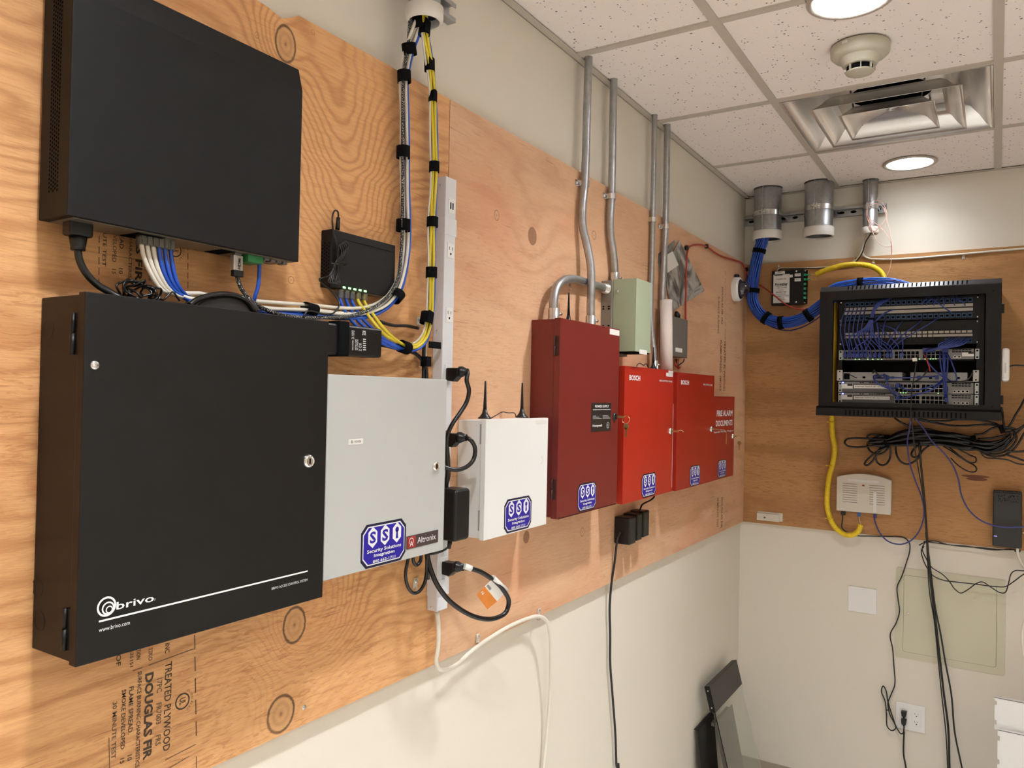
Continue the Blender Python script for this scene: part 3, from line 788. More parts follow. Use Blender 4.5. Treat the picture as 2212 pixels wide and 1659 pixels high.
# --- two red fire control panels
XB = 0.100
t, b, d = enclosure('fire_control_panel', 'bright red fire control panel beside the maroon box, with rolled paper on top', 'electrical box', -1.610, -1.204, 1.4625, 1.8725, 0.080, XB, m_red)
onface(t, XB, 'BOSCH', 100, 222, 262, 322, zm(1340, 760, 5.186), off=0.03)
onface(t, XB, 'FIRE CONTROL PANEL', 438, 582, 318, 338, zm(1340, 760, 5.186), off=0.01)
ssi(t, XB, 1385.7, 1417, 1019, 1077)
for (a, c_, v0, v1) in ((1444, 1454.3, 801.5, 806), (1439, 1453.7, 806.5, 813)):
    y0, y1, z1, z0 = face_rect(XB, a, c_, v0, v1); MB().box(XB, XB+0.0004, y0, y1-0.002, z0, z1).build('label', m_label, t)
p = L(1447.5, 931, XB); lk = camlock(t, XB, p.y, p.z, 0.010)
MB().box(XB+0.004, XB+0.030, p.y-0.001, p.y+0.001, p.z-0.003, p.z+0.003).sweep([(XB+0.026, p.y, p.z), (XB+0.036, p.y+0.006, p.z+0.004), (XB+0.044, p.y+0.012, p.z-0.002)], 0.001, 6).build('key', m_brass, lk)
t, b, d = enclosure('fire_control_panel', 'darker red fire control panel right of the first, overlapping the documents box', 'electrical box', -1.162, -0.757, 1.459, 1.869, 0.080, XB, plain('red_paint_deep', (0.34, 0.018, 0.007), 0.36, var=0.06, scale=9))
onface(t, XB, 'BOSCH', 680, 768, 318, 368, zm(1340, 760, 5.186), off=0.03)
onface(t, XB, 'FIRE CONTROL PANEL', 930, 1032, 360, 380, zm(1340, 760, 5.186), off=0.01)
ssi(t, XB, 1490, 1512, 1003, 1052)
p = L(1536, 927, XB); lk = camlock(t, XB, p.y, p.z, 0.010)
MB().box(XB+0.004, XB+0.030, p.y-0.001, p.y+0.001, p.z-0.003, p.z+0.003).sweep([(XB+0.030, p.y, p.z), (XB+0.050, p.y+0.004, p.z-0.002), (XB+0.058, p.y+0.006, p.z-0.015)], 0.0009, 6).box(XB+0.056, XB+0.060, p.y+0.005, p.y+0.0065, p.z-0.055, p.z-0.016).build('key', m_brass, lk)
o = MB().box(0.0965, 0.098, -1.1985, -1.1972, 1.475, 1.76).build('steel_strip', m_wtext); tag(o, 'thin bright strip standing in the gap between the two red control panels', 'metal strip')

# --- documents box
XD = 0.088
t, b, d = enclosure('documents_box', 'small red fire alarm documents box at the right end of the row', 'storage box', -0.722, -0.437, 1.456, 1.790, 0.070, XD, plain('red_paint_doc', (0.33, 0.022, 0.012), 0.38, var=0.06, scale=9))
zd = zm(1340, 760, 5.186)
onface(t, XD, 'FIRE ALARM', 1080, 1255, 655, 718, zd, off=0.025)
onface(t, XD, 'DOCUMENTS', 1070, 1255, 765, 830, zd, off=0.025)
onface(t, XD, 'Records / Manuals / Programs', 1048, 1266, 880, 908, zd, off=0.01)
ssi(t, XD, 1550.4, 1569, 991, 1033.7)
p = L(1582.5, 942, XD); lk = camlock(t, XD, p.y, p.z, 0.010); key_on_ring(lk, XD, p.y, p.z, 0.020)
MB().lathe((0.055, -0.4395, 1.640), (0, 1, 0), [(0.012, 0), (0.012, 0.006), (0.005, 0.009)], 20).build('side_latch', m_black2, t)

# --- sage green box on a grey back box
t = thing('knockout_back_box', 'shallow grey steel back box with round knockouts, behind the green box', 'electrical box', (PT, -1.55, 1.87))
m_bb = plain('grey_galvanised_box', srgb(140, 134, 124), 0.5, 0.3, var=0.08)
MB().box(PT, 0.054, -1.613, -1.492, 1.905, 2.128).build('body', m_bb, t, 0.001)
for zz in (2.078, 2.020, 1.965): knockout(t, 0.036, -1.6132, zz, 0.0125, m_bb)
mb = MB()
for zz in (2.05, 1.992, 1.94):
    for xx in (0.027, 0.045): mb.box(xx-0.003, xx+0.003, -1.6138, -1.6125, zz-0.002, zz+0.002).box(xx-0.003, xx+0.003, -1.6138, -1.6125, zz-0.009, zz-0.005)
mb.build('slot', m_hole, t)
t = thing('green_terminal_box', 'sage green steel box above the red panels, white label at its bottom corner', 'electrical box', (0.0545, -1.55, 1.912))
MB().box(0.0548, 0.130, -1.607, -1.491, 1.915, 2.131).build('cover', m_green, t, 0.001)
MB().box(0.0550, 0.127, -1.603, -1.494, 1.912, 1.9148).build('base', m_hole, t)
y0, y1, z1, z0 = face_rect(0.130, 1381, 1397.5, 757, 764); MB().box(0.130, 0.1304, y0, y1, z0, z1).build('label', m_label, t)
d_ = ray(*ZR(633, 205)); p = CAM+d_*((-1.607-CAM.y)/d_.y)
MB().lathe((p.x, -1.607, p.z), (0, -1, 0), [(0.005, 0), (0.005, 0.002), (0.003, 0.0035), (0.0, 0.0036)], 16, cap=False).build('screw', m_zinc, t)

# --- grey box behind the rolled paper
t = thing('grey_relay_box', 'small grey enamel box half hidden behind the rolled paper and brochures', 'electrical box', (PT, -1.03, 1.927))
MB().box(PT, 0.058, -1.115, -0.953, 1.928, 2.069).build('body', m_grey, t, 0.001)
y0, y1, z1, z0 = face_rect(0.058, 1459, 1473.5, 753, 759.5); MB().box(0.058, 0.0584, y0, y1, z0, z1).build('label', m_label, t)
MB().sweep(lp([(1461, 777, .045), (1463, 790, .05), (1470, 786, .055), (1476, 781, .05), (1478, 776, .045)]), 0.0025, 6).build('cable_loop', m_rub, t)

# --- black recorder at the top
XN = 0.088
def _nv(u, v): return L(u, v, XN)
t = thing('video_recorder', 'large black rack recorder hung flat on the plywood above the black access box', 'recorder', (PT, -3.05, 1.985))
zt1 = (Z1+2.30)/2
NY0, NY1, NZ0 = -3.228, -2.866, 1.985
pts = [(PT+0.004, NY0, NZ0), (XN, NY0, NZ0), (XN, NY0, 2.258), (XN-0.010, NY0, 2.295), (PT+0.004, NY0, 2.295)]
MB().prism(pts, (0, NY1-NY0, 0)).build('chassis', plain('black_painted_steel', (0.0040, 0.0034, 0.0032), 0.55, spec=0.25, var=0.15, scale=8, bump=0.2, bscale=1200), t, 0.001)
# side vent: staggered round holes
mb = MB()
for j in range(5):
    for i in range(46):
        zz = 2.018+i*0.0052+(0.0026 if j % 2 else 0); xx = 0.0455+j*0.0046
        mb.poly([(xx+math.cos(k*math.pi/3)*0.0019, NY0-0.0003, zz+math.sin(k*math.pi/3)*0.0019) for k in range(6)])
o = mb.build('side_vent', m_hole, t)
# underside strip with ports
MB().box(PT+0.010, XN-0.006, NY0+0.01, NY1-0.008, NZ0-0.0012, NZ0).build('rear_plate', plain('port_plate', srgb(120, 112, 98), 0.35, 0.6), t)
for a, b_ in ((-3.13, -3.09), (-3.00, -2.975)):
    mb = MB()
    for i in range(7): mb.box(0.035+i*0.006, 0.038+i*0.006, a, b_, NZ0-0.002, NZ0-0.001)
    mb.build('vent_slots', m_hole, t)
MB().box(0.045, 0.075, -2.953, -2.925, NZ0-0.012, NZ0-0.001).build('terminal_block', plain('terminal_green', (0.02, 0.19, 0.05), 0.4), t, 0.001)
for k in range(4): MB().box(0.058, 0.072, -2.919+k*0.012, -2.911+k*0.012, NZ0-0.004-(k % 2)*0.001, NZ0-0.001).build('connector', m_silver, t)

# --- small desktop switch
XS = 0.044
SY0, SY1, SZ0, SZ1 = -2.752, -2.583, 1.963, 2.064
t = thing('network_switch', 'small black wall-hung network switch with coiled cord strapped to its left end', 'network switch', (PT, -2.67, SZ0))
MB().box(PT, XS, SY0, SY1, SZ0, SZ1).build('case', plain('black_painted_metal', (0.006, 0.0055, 0.0055), 0.55, spec=0.3, var=0.15, scale=10, bump=0.2, bscale=1200), t, 0.0012)
MB().box(XS, XS+0.0003, SY0+0.028, SY1-0.004, SZ1-0.014, SZ1-0.0132).build('seam', m_hole, t)
mb = MB()
for j in range(4):
    for i in range(10):
        zz = SZ0+0.018+i*0.0062+(0.0031 if j % 2 else 0); xx = 0.0225+j*0.0052
        mb.poly([(xx+math.cos(k*math.pi/3)*0.0021, SY0-0.0003, zz+math.sin(k*math.pi/3)*0.0021) for k in range(6)])
mb.build('side_vent', m_hole, t)
for k in range(5):
    yy = -2.722+k*0.0135
    MB().box(XS-0.002, XS+0.001, yy, yy+0.006, SZ0+0.001, SZ0+0.004).build('status_light', emit('led_green', (0.25, 1.0, 0.2), 3.0), t)
MB().box(PT+0.003, XS-0.003, SY0+0.03, SY1-0.01, SZ0-0.0012, SZ0).build('port_plate', plain('port_plate', (0, 0, 0)), t)
onface(t, XS, 'UNTAGGED', 470, 650, 745, 782, ZS, mat=plain('faint_marker', (0.045, 0.012, 0.016), 0.5)) if False else None

# ================================================================== CABLES ON THE LONG WALL
def cable(name, pts, r, mat, label, cat='cable', group=None, n=8, seg=6, **k):
    o = MB().sweep(pts, r, n, seg, **k).build(name, mat); return tag(o, label, cat, group)
def strand(center, a, b, tw=0.0, ph=0.0):
    """offset a centre line sideways (a, in the wall plane) and off the wall (b)"""
    P = spline(center, 4); out = []
    nrm = k_norm
    for i, p in enumerate(P):
        t = (P[min(i+1, len(P)-1)]-P[max(i-1, 0)]).normalized(); s = nrm.cross(t).normalized()
        w = tw*math.sin(i*0.55+ph); aa = a*math.cos(w)-b*math.sin(w); bb = a*math.sin(w)+b*math.cos(w)
        out.append(p+s*aa+nrm*bb)
    return out
k_norm = Vector((1, 0, 0))
def strap(p, q, r, flat, label, group, tail=0.0, nrm=None):
    """hook-and-loop strap round a bundle: band axis p->q, half widths r (in the wall plane) and flat (off it)"""
    p, q = Vector(p), Vector(q); ax = (q-p).normalized(); nn = nrm or k_norm; s = nn.cross(ax).normalized(); nn2 = ax.cross(s)
    n = 20; mb = MB(); rings = []
    for (c, k) in ((p, 0.94), (p, 1.04), (q, 1.04), (q, 0.94)):
        rings.append([c+s*math.cos(2*math.pi*i/n)*r*k+nn2*math.sin(2*math.pi*i/n)*flat*k for i in range(n)])
    for a in range(4):
        A, Bq = rings[a], rings[(a+1) % 4]
        for i in range(n):
            j = (i+1) % n; mb.poly([A[i], A[j], Bq[j], Bq[i]], True)
    if tail:
        o = p+s*r*0.2+nn2*flat*1.02; mb.obox(o, s*(r*0.8+tail), ax*(q-p).length, nn2*0.0016)
    o = mb.build('cable_strap', m_velcro, merge=True); return tag(o, label, 'cable tie', group)

LEFT = lp([(400, 640, .055), (440, 650, .05), (500, 657, .05), (560, 664, .048), (620, 668, .046), (680, 671, .046), (740, 677, .045), (790, 675, .045), (830, 658, .045), (856, 625, .044), (870, 580, .043), (876, 530, .042),
           (876, 470, .04), (875, 400, .04), (874, 330, .04), (873, 250, .04), (873, 168, .04), (884, 106, .05), (897, 70, .062), (908, 44, .072), (914, 20, .08), (914, -40, .08)])
BR = lp([(512, 580, .06), (513, 600, .06), (524, 628, .062), (550, 655, .062), (590, 675, .060), (640, 685, .058), (700, 686, .056), (750, 684, .054), (800, 668, .054), (838, 640, .054), (860, 600, .052), (867, 540, .05),
         (869, 480, .05), (870, 400, .05), (870, 330, .05), (870, 250, .05), (872, 165, .05), (878, 120, .052), (883, 80, .055), (886, 30, .06), (887, -60, .06)])
cable('video_cable', BR, 0.0033, m_braid, 'black and white braided video cable running from the recorder up past the bushing', group=None)
# its plug at the recorder
t = thing('video_plug', 'silver video plug with black collar standing out under the recorder', 'plug', L(511, 590, .06))
a = L(511, 552, .062); b = L(512, 588, .062)
MB().obox(a+Vector((-0.004, -0.0085, 0)), (0.009, 0, 0), (0, 0.017, 0), (0, 0, b.z-a.z+0.002)).build('shell', plain('satin_silver', (0.62, 0.61, 0.58), 0.35, 0.7), t, 0.001)
MB().obox(b+Vector((-0.004, -0.0085, 0.003)), (0.009, 0, 0), (0, 0.017, 0), (0, 0, -0.010)).build('collar', m_black2, t, 0.001)
text(t, 'HDMI', (a.x+0.0055, a.y+0.0035, b.z+0.004), (0, 0, 1), (0, -1, 0), 0.0165, 0.0045, m_black2, 'lettering', 0.02)
MB().box(a.x-0.003, a.x+0.004, a.y-0.006, a.y+0.006, a.z-0.001, NZ0-0.001).build('tip', m_silver, t)

rz = [(0.0095, -0.001, 'w'), (-0.001, 0.005, 'w'), (0.001, -0.003, 'w'), (-0.0085, 0.003, 'b'), (-0.0088, -0.004, 'b'), (-0.003, -0.006, 'b')]
for i, (a, b, c) in enumerate(rz):
    pts = strand(LEFT, a, b, 0.15, i*1.3)
    u = 300+i*13
    head = lp([(305+i*12.5, 512+i*2.6, .060), (308+i*12.5, 545+i*3, .060), (325+i*11, 590+i*3, .060), (352+i*8, 628, .058)])
    pts = head+pts[3:]
    if c == 'w': cable('network_cable', pts, 0.0031, m_whc, 'white network cable from the recorder to the ceiling sleeve', group='white network cables of the recorder', seg=3)
    else: cable('network_cable', pts, 0.0031, m_bluec, 'blue network cable from the recorder to the ceiling sleeve', group='blue network cables of the recorder', seg=3)
    p = L(305+i*12.5, 508+i*2.6, .060)
    q = thing('network_plug', 'clear plastic network plug in the row under the recorder', 'plug', p, 'clear plugs under the recorder')
    MB().box(p.x-0.006, p.x+0.006, p.y-0.0048, p.y+0.0048, p.z-0.013, NZ0-0.0015).build('body', m_clear, q, 0.001)
    MB().box(p.x+0.006, p.x+0.0072, p.y-0.003, p.y+0.003, p.z-0.012, p.z+0.003).build('latch', m_clear, q)
p = L(560, 560, .06)
cable('network_cable', lp([(560, 556, .06), (560, 590, .06), (557, 620, .058), (551, 640, .055), (548, 652, .05)]), 0.0031, m_bluec, 'short blue network cable dropping from the right end of the recorder')
q = thing('network_plug', 'single clear network plug near the right end under the recorder', 'plug', p)
MB().box(p.x-0.006, p.x+0.006, p.y-0.005, p.y+0.005, p.z-0.006, NZ0-0.0015).build('body', m_clear, q, 0.001)

# yellow / blue run from the small switch
YB = lp([(875, 752, .05), (900, 748, .048), (918, 728, .046), (927, 690, .045), (931, 640, .044), (932, 590, .043), (932, 530, .042), (933, 480, .042), (936, 420, .042), (938, 360, .042), (937, 290, .042), (935, 210, .045),
         (930, 150, .055), (924, 110, .066), (918, 70, .076), (916, 30, .082), (916, -40, .082)])
sw = [(733, 634, 'b'), (746, 635, 'b'), (758, 637, 'b'), (771, 637, 'y'), (785, 640, 'y')]
offs = [(-0.0065, -0.003), (-0.0055, 0.003), (-0.001, -0.005), (0.0045, 0.001), (0.0005, 0.0055)]
for i, ((u, v, c), (a, b)) in enumerate(zip(sw, offs)):
    k = i-2
    if c == 'b': head = lp([(u, v-4, .036), (u+2, v+14, .038), (u+16+i*2, v+45, .046), (u+48, v+80-i*3, .054), (u+88-i*6, v+106-i*4, .054)])
    else: head = lp([(u, v-4, .036), (u+3, v+14, .040), (u+18, v+35, .050), (u+38, v+62, .058), (u+65, v+90, .056)])
    pts = head+strand(YB, a, b, 0.16, i*1.9)[1:]
    if c == 'b': cable('patch_cable', pts, 0.0031, m_bluec, 'blue patch cable looping from the small switch up to the ceiling sleeve', group='blue cables of the small switch', seg=3)
    else: cable('patch_cable', pts, 0.0031, m_yel, 'yellow patch cable looping from the small switch up to the ceiling sleeve', group='yellow cables of the small switch', seg=3)
    p = L(u, v, .036)
    q = thing('network_plug', 'clear network plug under the small black switch', 'plug', p, 'clear plugs under the small switch')
    MB().box(p.x-0.006, p.x+0.006, p.y-0.005, p.y+0.005, p.z-0.008, SZ0-0.0015).build('body', m_clear, q, 0.001)
cable('network_cable', strand(YB, 0.0075, -0.003, 0.2, 2)[3:], 0.0024, m_whc, 'thin white cable inside the yellow and blue bundle', seg=3)

def st(u, v, X, w, ln, lab, grp, ang=0, tail=0.0):
    c = L(u, v, X); a = math.radians(ang); d = Vector((0, math.sin(a), math.cos(a)))*ln/2
    strap(c-d, c+d, w, w*1.12, lab, grp, tail)
G1 = 'straps on the left cable run'; G2 = 'straps on the yellow cable run'
st(906, 47, .070, 0.0115, 0.022, 'black cable strap highest on the white and blue run just below the bushing', G1, -18)
st(884, 107, .052, 0.0125, 0.022, 'black cable strap where the braided cable joins the white run above the plywood', G1, -14)
st(873, 166, .045, 0.0120, 0.023, 'black cable strap on the left run at the top edge of the plywood', G1, -4)
st(871, 329, .045, 0.0120, 0.023, 'black cable strap on the left run midway up the knotty plywood', G1)
st(871, 487, .045, 0.0125, 0.023, 'black cable strap on the left run level with the small switch top', G1)
st(857, 640, .048, 0.0120, 0.020, 'black cable strap at the bend of the left run right of the small switch', G1, 48)
st(670, 667, .050, 0.0095, 0.024, 'black cable strap round white cables left of the small switch', G1, 95)
st(917, 62, .078, 0.0105, 0.026, 'black cable strap just under the bushing on the yellow run', G2, 5, 0.004)
st(928, 141, .056, 0.0095, 0.024, 'black cable strap with flared tail on the yellow run against the painted wall', G2, -3, 0.006)
st(935, 209, .047, 0.0080, 0.022, 'black cable strap on the yellow run at the plywood top edge', G2, 0, 0.002)
st(938, 361, .044, 0.0095, 0.022, 'black cable strap on the yellow run beside the power strip top', G2)
st(934, 480, .044, 0.0105, 0.021, 'black cable strap on the yellow run level with the first power strip joint', G2)
st(932, 589, .044, 0.0105, 0.022, 'black cable strap on the yellow run level with the second outlet', G2)
st(922, 687, .046, 0.0120, 0.024, 'black cable strap with hanging tail on the yellow run near the third outlet', G2, 14, 0.003)
st(873, 750, .052, 0.0120, 0.021, 'black cable strap at the bottom of the yellow and blue loop', G2, 100)
st(920, 781, .040, 0.0100, 0.020, 'black cable strap round the power cords just above the pale grey box', G2, 0, 0.004)
p0, p1 = L(926, 737, .047), L(951, 754, .047)
o = MB().box(p0.x, p0.x+0.002, p0.y, p1.y, p1.z, p0.z).build('cable_strap', m_velcro); tag(o, 'flat black strap tail sticking out sideways across the power strip edge', 'cable tie', G2)

# power cord of the recorder
t = thing('recorder_power_cord', 'black power cord with moulded plug hanging from the left end of the recorder', 'power cord', L(170, 500, .055))
a = L(169, 470, .056); b = L(169, 512, .056); c = L(168, 541, .056)
MB().obox(a+Vector((-0.010, -0.015, 0)), (0.020, 0, 0), (0, 0.030, 0), (0, 0, b.z-a.z)).build('plug', m_black2, t, 0.003)
MB().lathe(b, (0, 0, -1), [(0.0105, 0), (0.0095, 0.008), (0.0085, 0.012), (0.0085, c.z*-1+b.z)], 18).build('strain_relief', m_black2, t)
MB().sweep(lp([(168, 538, .056), (172, 562, .056), (186, 590, .056), (210, 615, .058), (240, 633, .062), (270, 650, .07)]), 0.0046, 10).build('cord', m_rub, t)

# coiled thin cord and headset-like handle resting on the access box
rng = random.Random(3)
pc = L(300, 628, .060); pts = []
for i in range(70):
    a = i*0.62; r = 0.013+0.007*rng.random()
    pts.append(pc+Vector((0.010*rng.uniform(-1, 1)+0.006*math.sin(a*0.7), math.cos(a)*r*1.15+(i/70-0.5)*0.025, math.sin(a)*r*0.72-(i/70)*0.006+0.002)))
tail_ = lp([(330, 637, .06), (352, 648, .06), (372, 630, .06), (388, 650, .06)])
cable('coiled_cord', pts+tail_, 0.0015, m_rub, 'thin black cord coiled in a knot on top of the black access box', 'cord', seg=3, n=6)
MB_ = MB()
def arc_handle():
    P = lp([(408, 661, .075), (425, 648, .078), (455, 638, .080), (490, 635, .080), (520, 642, .080), (540, 657, .078), (549, 674, .072)])
    return MB().sweep(P, lambda s: 0.0058+0.004*math.sin(math.pi*s), 12).build('mouse', m_black2)
t = thing('computer_mouse', 'glossy black rounded computer mouse lying on top of the black access box', 'computer mouse', L(480, 665, .078))
P = lp([(410, 660, .078), (425, 649, .078), (455, 640, .078), (490, 638, .078), (518, 644, .078), (537, 657, .078), (547, 672, .078), (520, 690, .078), (470, 690, .078), (430, 680, .078)])
MB().prism([(0.052, q.y, q.z) for q in P], (0.045, 0, 0)).build('shell', plain('matte_black_plastic', (0.018, 0.016, 0.015), 0.5), t, 0.004)
MB().sweep(lp([(410, 659, .100), (425, 648, .100), (455, 638.5, .100), (490, 636, .100), (520, 643, .100), (538, 656, .099), (548, 673, .098)]), 0.0042, 10).build('glossy_rim', plain('glossy_black', (0.01, 0.01, 0.01), 0.12), t)

# cord of the small switch, wound and strapped to its end
a = L(729, 500, .036)
t = thing('switch_power_cord', 'thin black power cord wound into a coil on the small switch', 'power cord', L(728, 560, .05))
MB().cyl(L(729, 496, .034), L(731, 470, .034), 0.0042, 12, 0.0036).build('plug', m_black2, t)
W1 = lp([(731, 474, .034), (730, 458, .036), (723, 455, .042), (718, 470, .047), (720, 500, .049), (727, 530, .050), (727, 565, .050)])
for k in range(5):
    e = k*3.2
    W1 += lp([(745-e, 522+k*2, .0545+k*.001), (753-e*1.2, 530+k*3, .054+k*.001), (742-e*0.6, 555, .053), (728-e*0.3, 570, .052), (712+e*1.1, 600, .052), (709+e*1.6, 608+k*1.5, .054), (722+e, 610, .054), (730, 585, .054), (729, 560, .054)])
W1 += lp([(712, 595, .05), (690, 603, .044), (704, 618, .04), (722, 636, .04), (733, 656, .045), (722, 675, .052), (700, 679, .06), (665, 672, .064), (654, 686, .062)])
MB().sweep(W1, 0.0016, 6, 4).build('cord', m_rub, t)
MB().sweep(lp([(716, 568, .056), (727, 570, .060), (742, 566, .058), (748, 570, .052), (742, 574, .050)]), 0.0014, 6).build('twist_tie', m_rub, t)

# power brick beside the access box
PX = 0.062
ya, yb = L(712, 730, PX).y, L(826, 730, PX).y; za, zb = L(770, 700, PX).z, L(770, 769, PX).z
t = thing('power_brick', 'black laptop style power brick with white markings, right of the black access box', 'power adapter', (PT, (ya+yb)/2, zb))
MB().box(PT+0.001, PX, ya-0.02, yb, zb, za-0.003).build('case', m_black2, t, 0.004)
zx = zm(620, 400, 3.77)
MB().box(PT+0.001, PX+0.004, L(*zx(412, 1250), PX).y, L(*zx(497, 1250), PX).y, zb-0.002, za+0.002).build('strap', m_velcro, t, 0.002)
for s, x0, x1, y0, y1 in (('CLASS II  FC', 525, 545, 1180, 1255), ('UK CA  CE', 585, 605, 1285, 1350), ('INPUT 100-240V', 552, 562, 1255, 1345), ('OUTPUT 12V', 566, 576, 1255, 1345), ('MADE IN CHINA', 528, 538, 1265, 1345), ('MODEL', 612, 640, 1185, 1225)):
    A, Bq = L(*zx(x0, y0), PX), L(*zx(x1, y1), PX)
    text(t, s, (PX+0.0003, A.y, A.z), (0, 0, -1), (0, 1, 0), A.z-Bq.z, Bq.y-A.y, m_wtext, 'lettering', 0.01)
mb = MB()
for i in range(6):
    A = L(*zx(618, 1250+i*17), PX); mb.poly([(PX+0.0004, A.y, A.z), (PX+0.0004, A.y, A.z-0.0018), (PX+0.0004, A.y+0.0075, A.z-0.0018), (PX+0.0004, A.y+0.0075, A.z)])
mb.build('printed_bars', m_wtext, t)
cable('electric_cable', lp([(824, 742, .045), (840, 748, .045), (856, 752, .042), (878, 757, .036), (898, 764, .034), (912, 778, .034), (920, 796, .034), (921, 830, .036)]), 0.0042, m_rub, 'black cord from the power brick bending down behind the pale grey box', 'power cord')
MB().cyl(L(822, 741, .045), L(842, 748, .045), 0.0065, 14, 0.0045).build('strain', m_black2, t)
cable('electric_cable', lp([(820, 695, .040), (850, 703, .034), (880, 704, .030), (903, 709, .030)]), 0.0034, m_rub, 'short black cord ending at a clear clip left of the power strip', 'power cord')
cable('electric_cable', lp([(916, 740, .030), (915, 765, .030), (915, 790, .032), (914, 830, .034)]), 0.0036, m_rub, 'straight black cord dropping beside the power strip behind the pale grey box', 'power cord')
cable('network_cable', lp([(921, 730, .032), (920, 760, .033), (919, 830, .034)]), 0.0020, m_whc, 'thin white cable dropping between black cords beside the power strip')
def clip(p, lab, nrm=Vector((1, 0, 0)), ax=ZV, grp='cable clips', mat=None, s=1.0, name='cable_clip'):
    p = Vector(p); nrm = Vector(nrm); ax = Vector(ax).normalized(); sd = nrm.cross(ax).normalized()
    t = thing(name, lab, 'cable clip', p, grp)
    MB().obox(p-sd*0.005*s-ax*0.002*s, sd*0.010*s, ax*0.016*s, nrm*0.002*s).build('tab', mat or m_wplast, t)
    MB().lathe(p+ax*0.009*s+nrm*0.002*s, nrm, [(0.0032*s, 0), (0.0028*s, 0.0012*s), (0, 0.0016*s)], 12, cap=False).build('screw', m_zinc, t)
    P = [p-ax*0.002*s+sd*0.0*s+(nrm*math.sin(a)*0.0058+ax*-math.cos(a)*-0.0058-ax*0.004)*s for a in [math.pi*(i/8*1.5-0.3) for i in range(9)]]
    MB().sweep(P, 0.0014*s, 6, smooth=False).build('loop', mat or m_wplast, t)
m_clip = plain('clear_nylon', srgb(215, 205, 188), 0.35)
clip(L(903, 700, PT+.0005), 'clear nylon clip holding a black cord left of the power strip', mat=m_clip)

# ------------------------------------------------------------------ the white power strip
SX = 0.045
t = thing('power_strip', 'long white metal power strip standing vertically along the plywood seam', 'power strip', (PT, -2.413, 1.32))
m_strip = plain('white_strip_enamel', srgb(224, 224, 226), 0.35, var=0.02)
y0_, y1_ = -2.428, -2.391
MB().box(PT+0.0005, SX, y0_, y1_, 1.323, 2.238).build('housing', m_strip, t, 0.0015)
for (va, vb) in ((472, 510), (1245, 1280)):
    MB().box(PT+0.0005, SX+0.0012, y0_-0.002, y1_+0.0025, L(975, vb, SX).z, L(975, va, SX).z).build('joint_sleeve', m_strip, t, 0.001)
def outlet(zc, usb=False):
    o = MB().box(SX, SX+0.0016, y0_+0.009, y1_-0.006, zc-0.016, zc+0.016).build('socket', m_wplast, t, 0.0012)
    mb = MB(); yc = (y0_+0.009+y1_-0.006)/2
    if usb: mb.box(SX+0.0016, SX+0.002, yc-0.0060, yc-0.0022, zc-0.007, zc+0.007).box(SX+0.0016, SX+0.002, yc+0.0018, yc+0.0056, zc-0.007, zc+0.007)
    else:
        mb.box(SX+0.0016, SX+0.002, yc-0.0062, yc-0.0050, zc+0.001, zc+0.008).box(SX+0.0016, SX+0.002, yc+0.0040, yc+0.0052, zc+0.001, zc+0.008)
        mb.lathe((SX+0.0014, yc-0.0005, zc-0.0070), (1, 0, 0), [(0.0024, 0), (0.0024, 0.0006)], 12)
    mb.build('slots', m_hole, o)
    return yc
for i, v in enumerate((447, 543, 681, 804, 946, 1080, 1217)): yco = outlet(L(979-i*2, v, SX).z, i == 0)
for v in (400, 715, 1280, 1305):
    p = L(950, v, .03); MB().lathe((0.030, y0_, p.z), (0, -1, 0), [(0.0022, 0), (0.0018, 0.001), (0, 0.0012)], 12, cap=False).build('screw', m_zinc, t)
A, Bq = L(*ZG(978, 830), SX), L(*ZG(1004, 930), SX)
text(t, 'SURGE PROTECTED', (SX+0.0002, y0_+0.014, A.z), (0, 0, -1), (0, 1, 0), A.z-Bq.z, 0.0035, m_ink, 'lettering', 0.01)
text(t, 'C', (SX+0.0002, y0_+0.010, L(*ZG(0, 960), SX).z), (0, 0, -1), (0, 1, 0), 0.010, 0.012, m_ink, 'lettering', 0.03)

def wallplug(lab, u, v, cordpts, r=0.0046, clabel=None, flip=False):
    """grounded plug pushed into the strip, its cord leaving the round collar"""
    z = L(u, v, SX).z; yc = yco
    t = thing('plugged_cable', lab, 'power cord', (SX+0.002, yc, z))
    X0 = SX+0.0022
    P = [(X0, yc-0.013, z-0.014), (X0+0.022, yc-0.013, z-0.014), (X0+0.030, yc-0.009, z-0.006), (X0+0.030, yc-0.009, z+0.013), (X0, yc-0.013, z+0.013)]
    pr = [(X0, -0.015), (X0+0.018, -0.017), (X0+0.030, -0.006), (X0+0.031, 0.012), (X0, 0.012)]
    MB().prism([(x, yc-0.010, z+dz) for x, dz in pr], (0, 0.021, 0)).build('plug', m_black2, t, 0.0022)
    MB().lathe((X0+0.029, yc, z+0.004), (1, 0.10, 0), [(0.0115, 0), (0.0115, 0.007), (0.0095, 0.0085), (0.0095, 0.012), (0.0078, 0.0135), (0.0068, 0.020)], 18).build('collar', m_black2, t)
    start = Vector((X0+0.048, yc+0.002, z+0.004))
    MB().sweep([start-Vector((0.004, 0, 0)), start]+cordpts, r, 10).build('cord', m_rub, t)
    return t
wallplug('upper black power cord plugged into the strip, curving down behind the grey box', 985, 808,
    lp([(1008, 822, .100), (1013, 843, .100), (1008, 868, .095), (993, 893, .088), (976, 918, .080), (967, 940, .072), (965, 975, .066), (968, 1005, .060), (965, 1040, .055), (961, 1090, .05)]))
wallplug('black power cord with tight loop, plugged in beside the white alarm box', 985, 946,
    lp([(1016, 950, .105), (1026, 968, .105), (1023, 992, .103), (1007, 1009, .098), (985, 1015, .088), (962, 1010, .075), (940, 1000, .06)]))
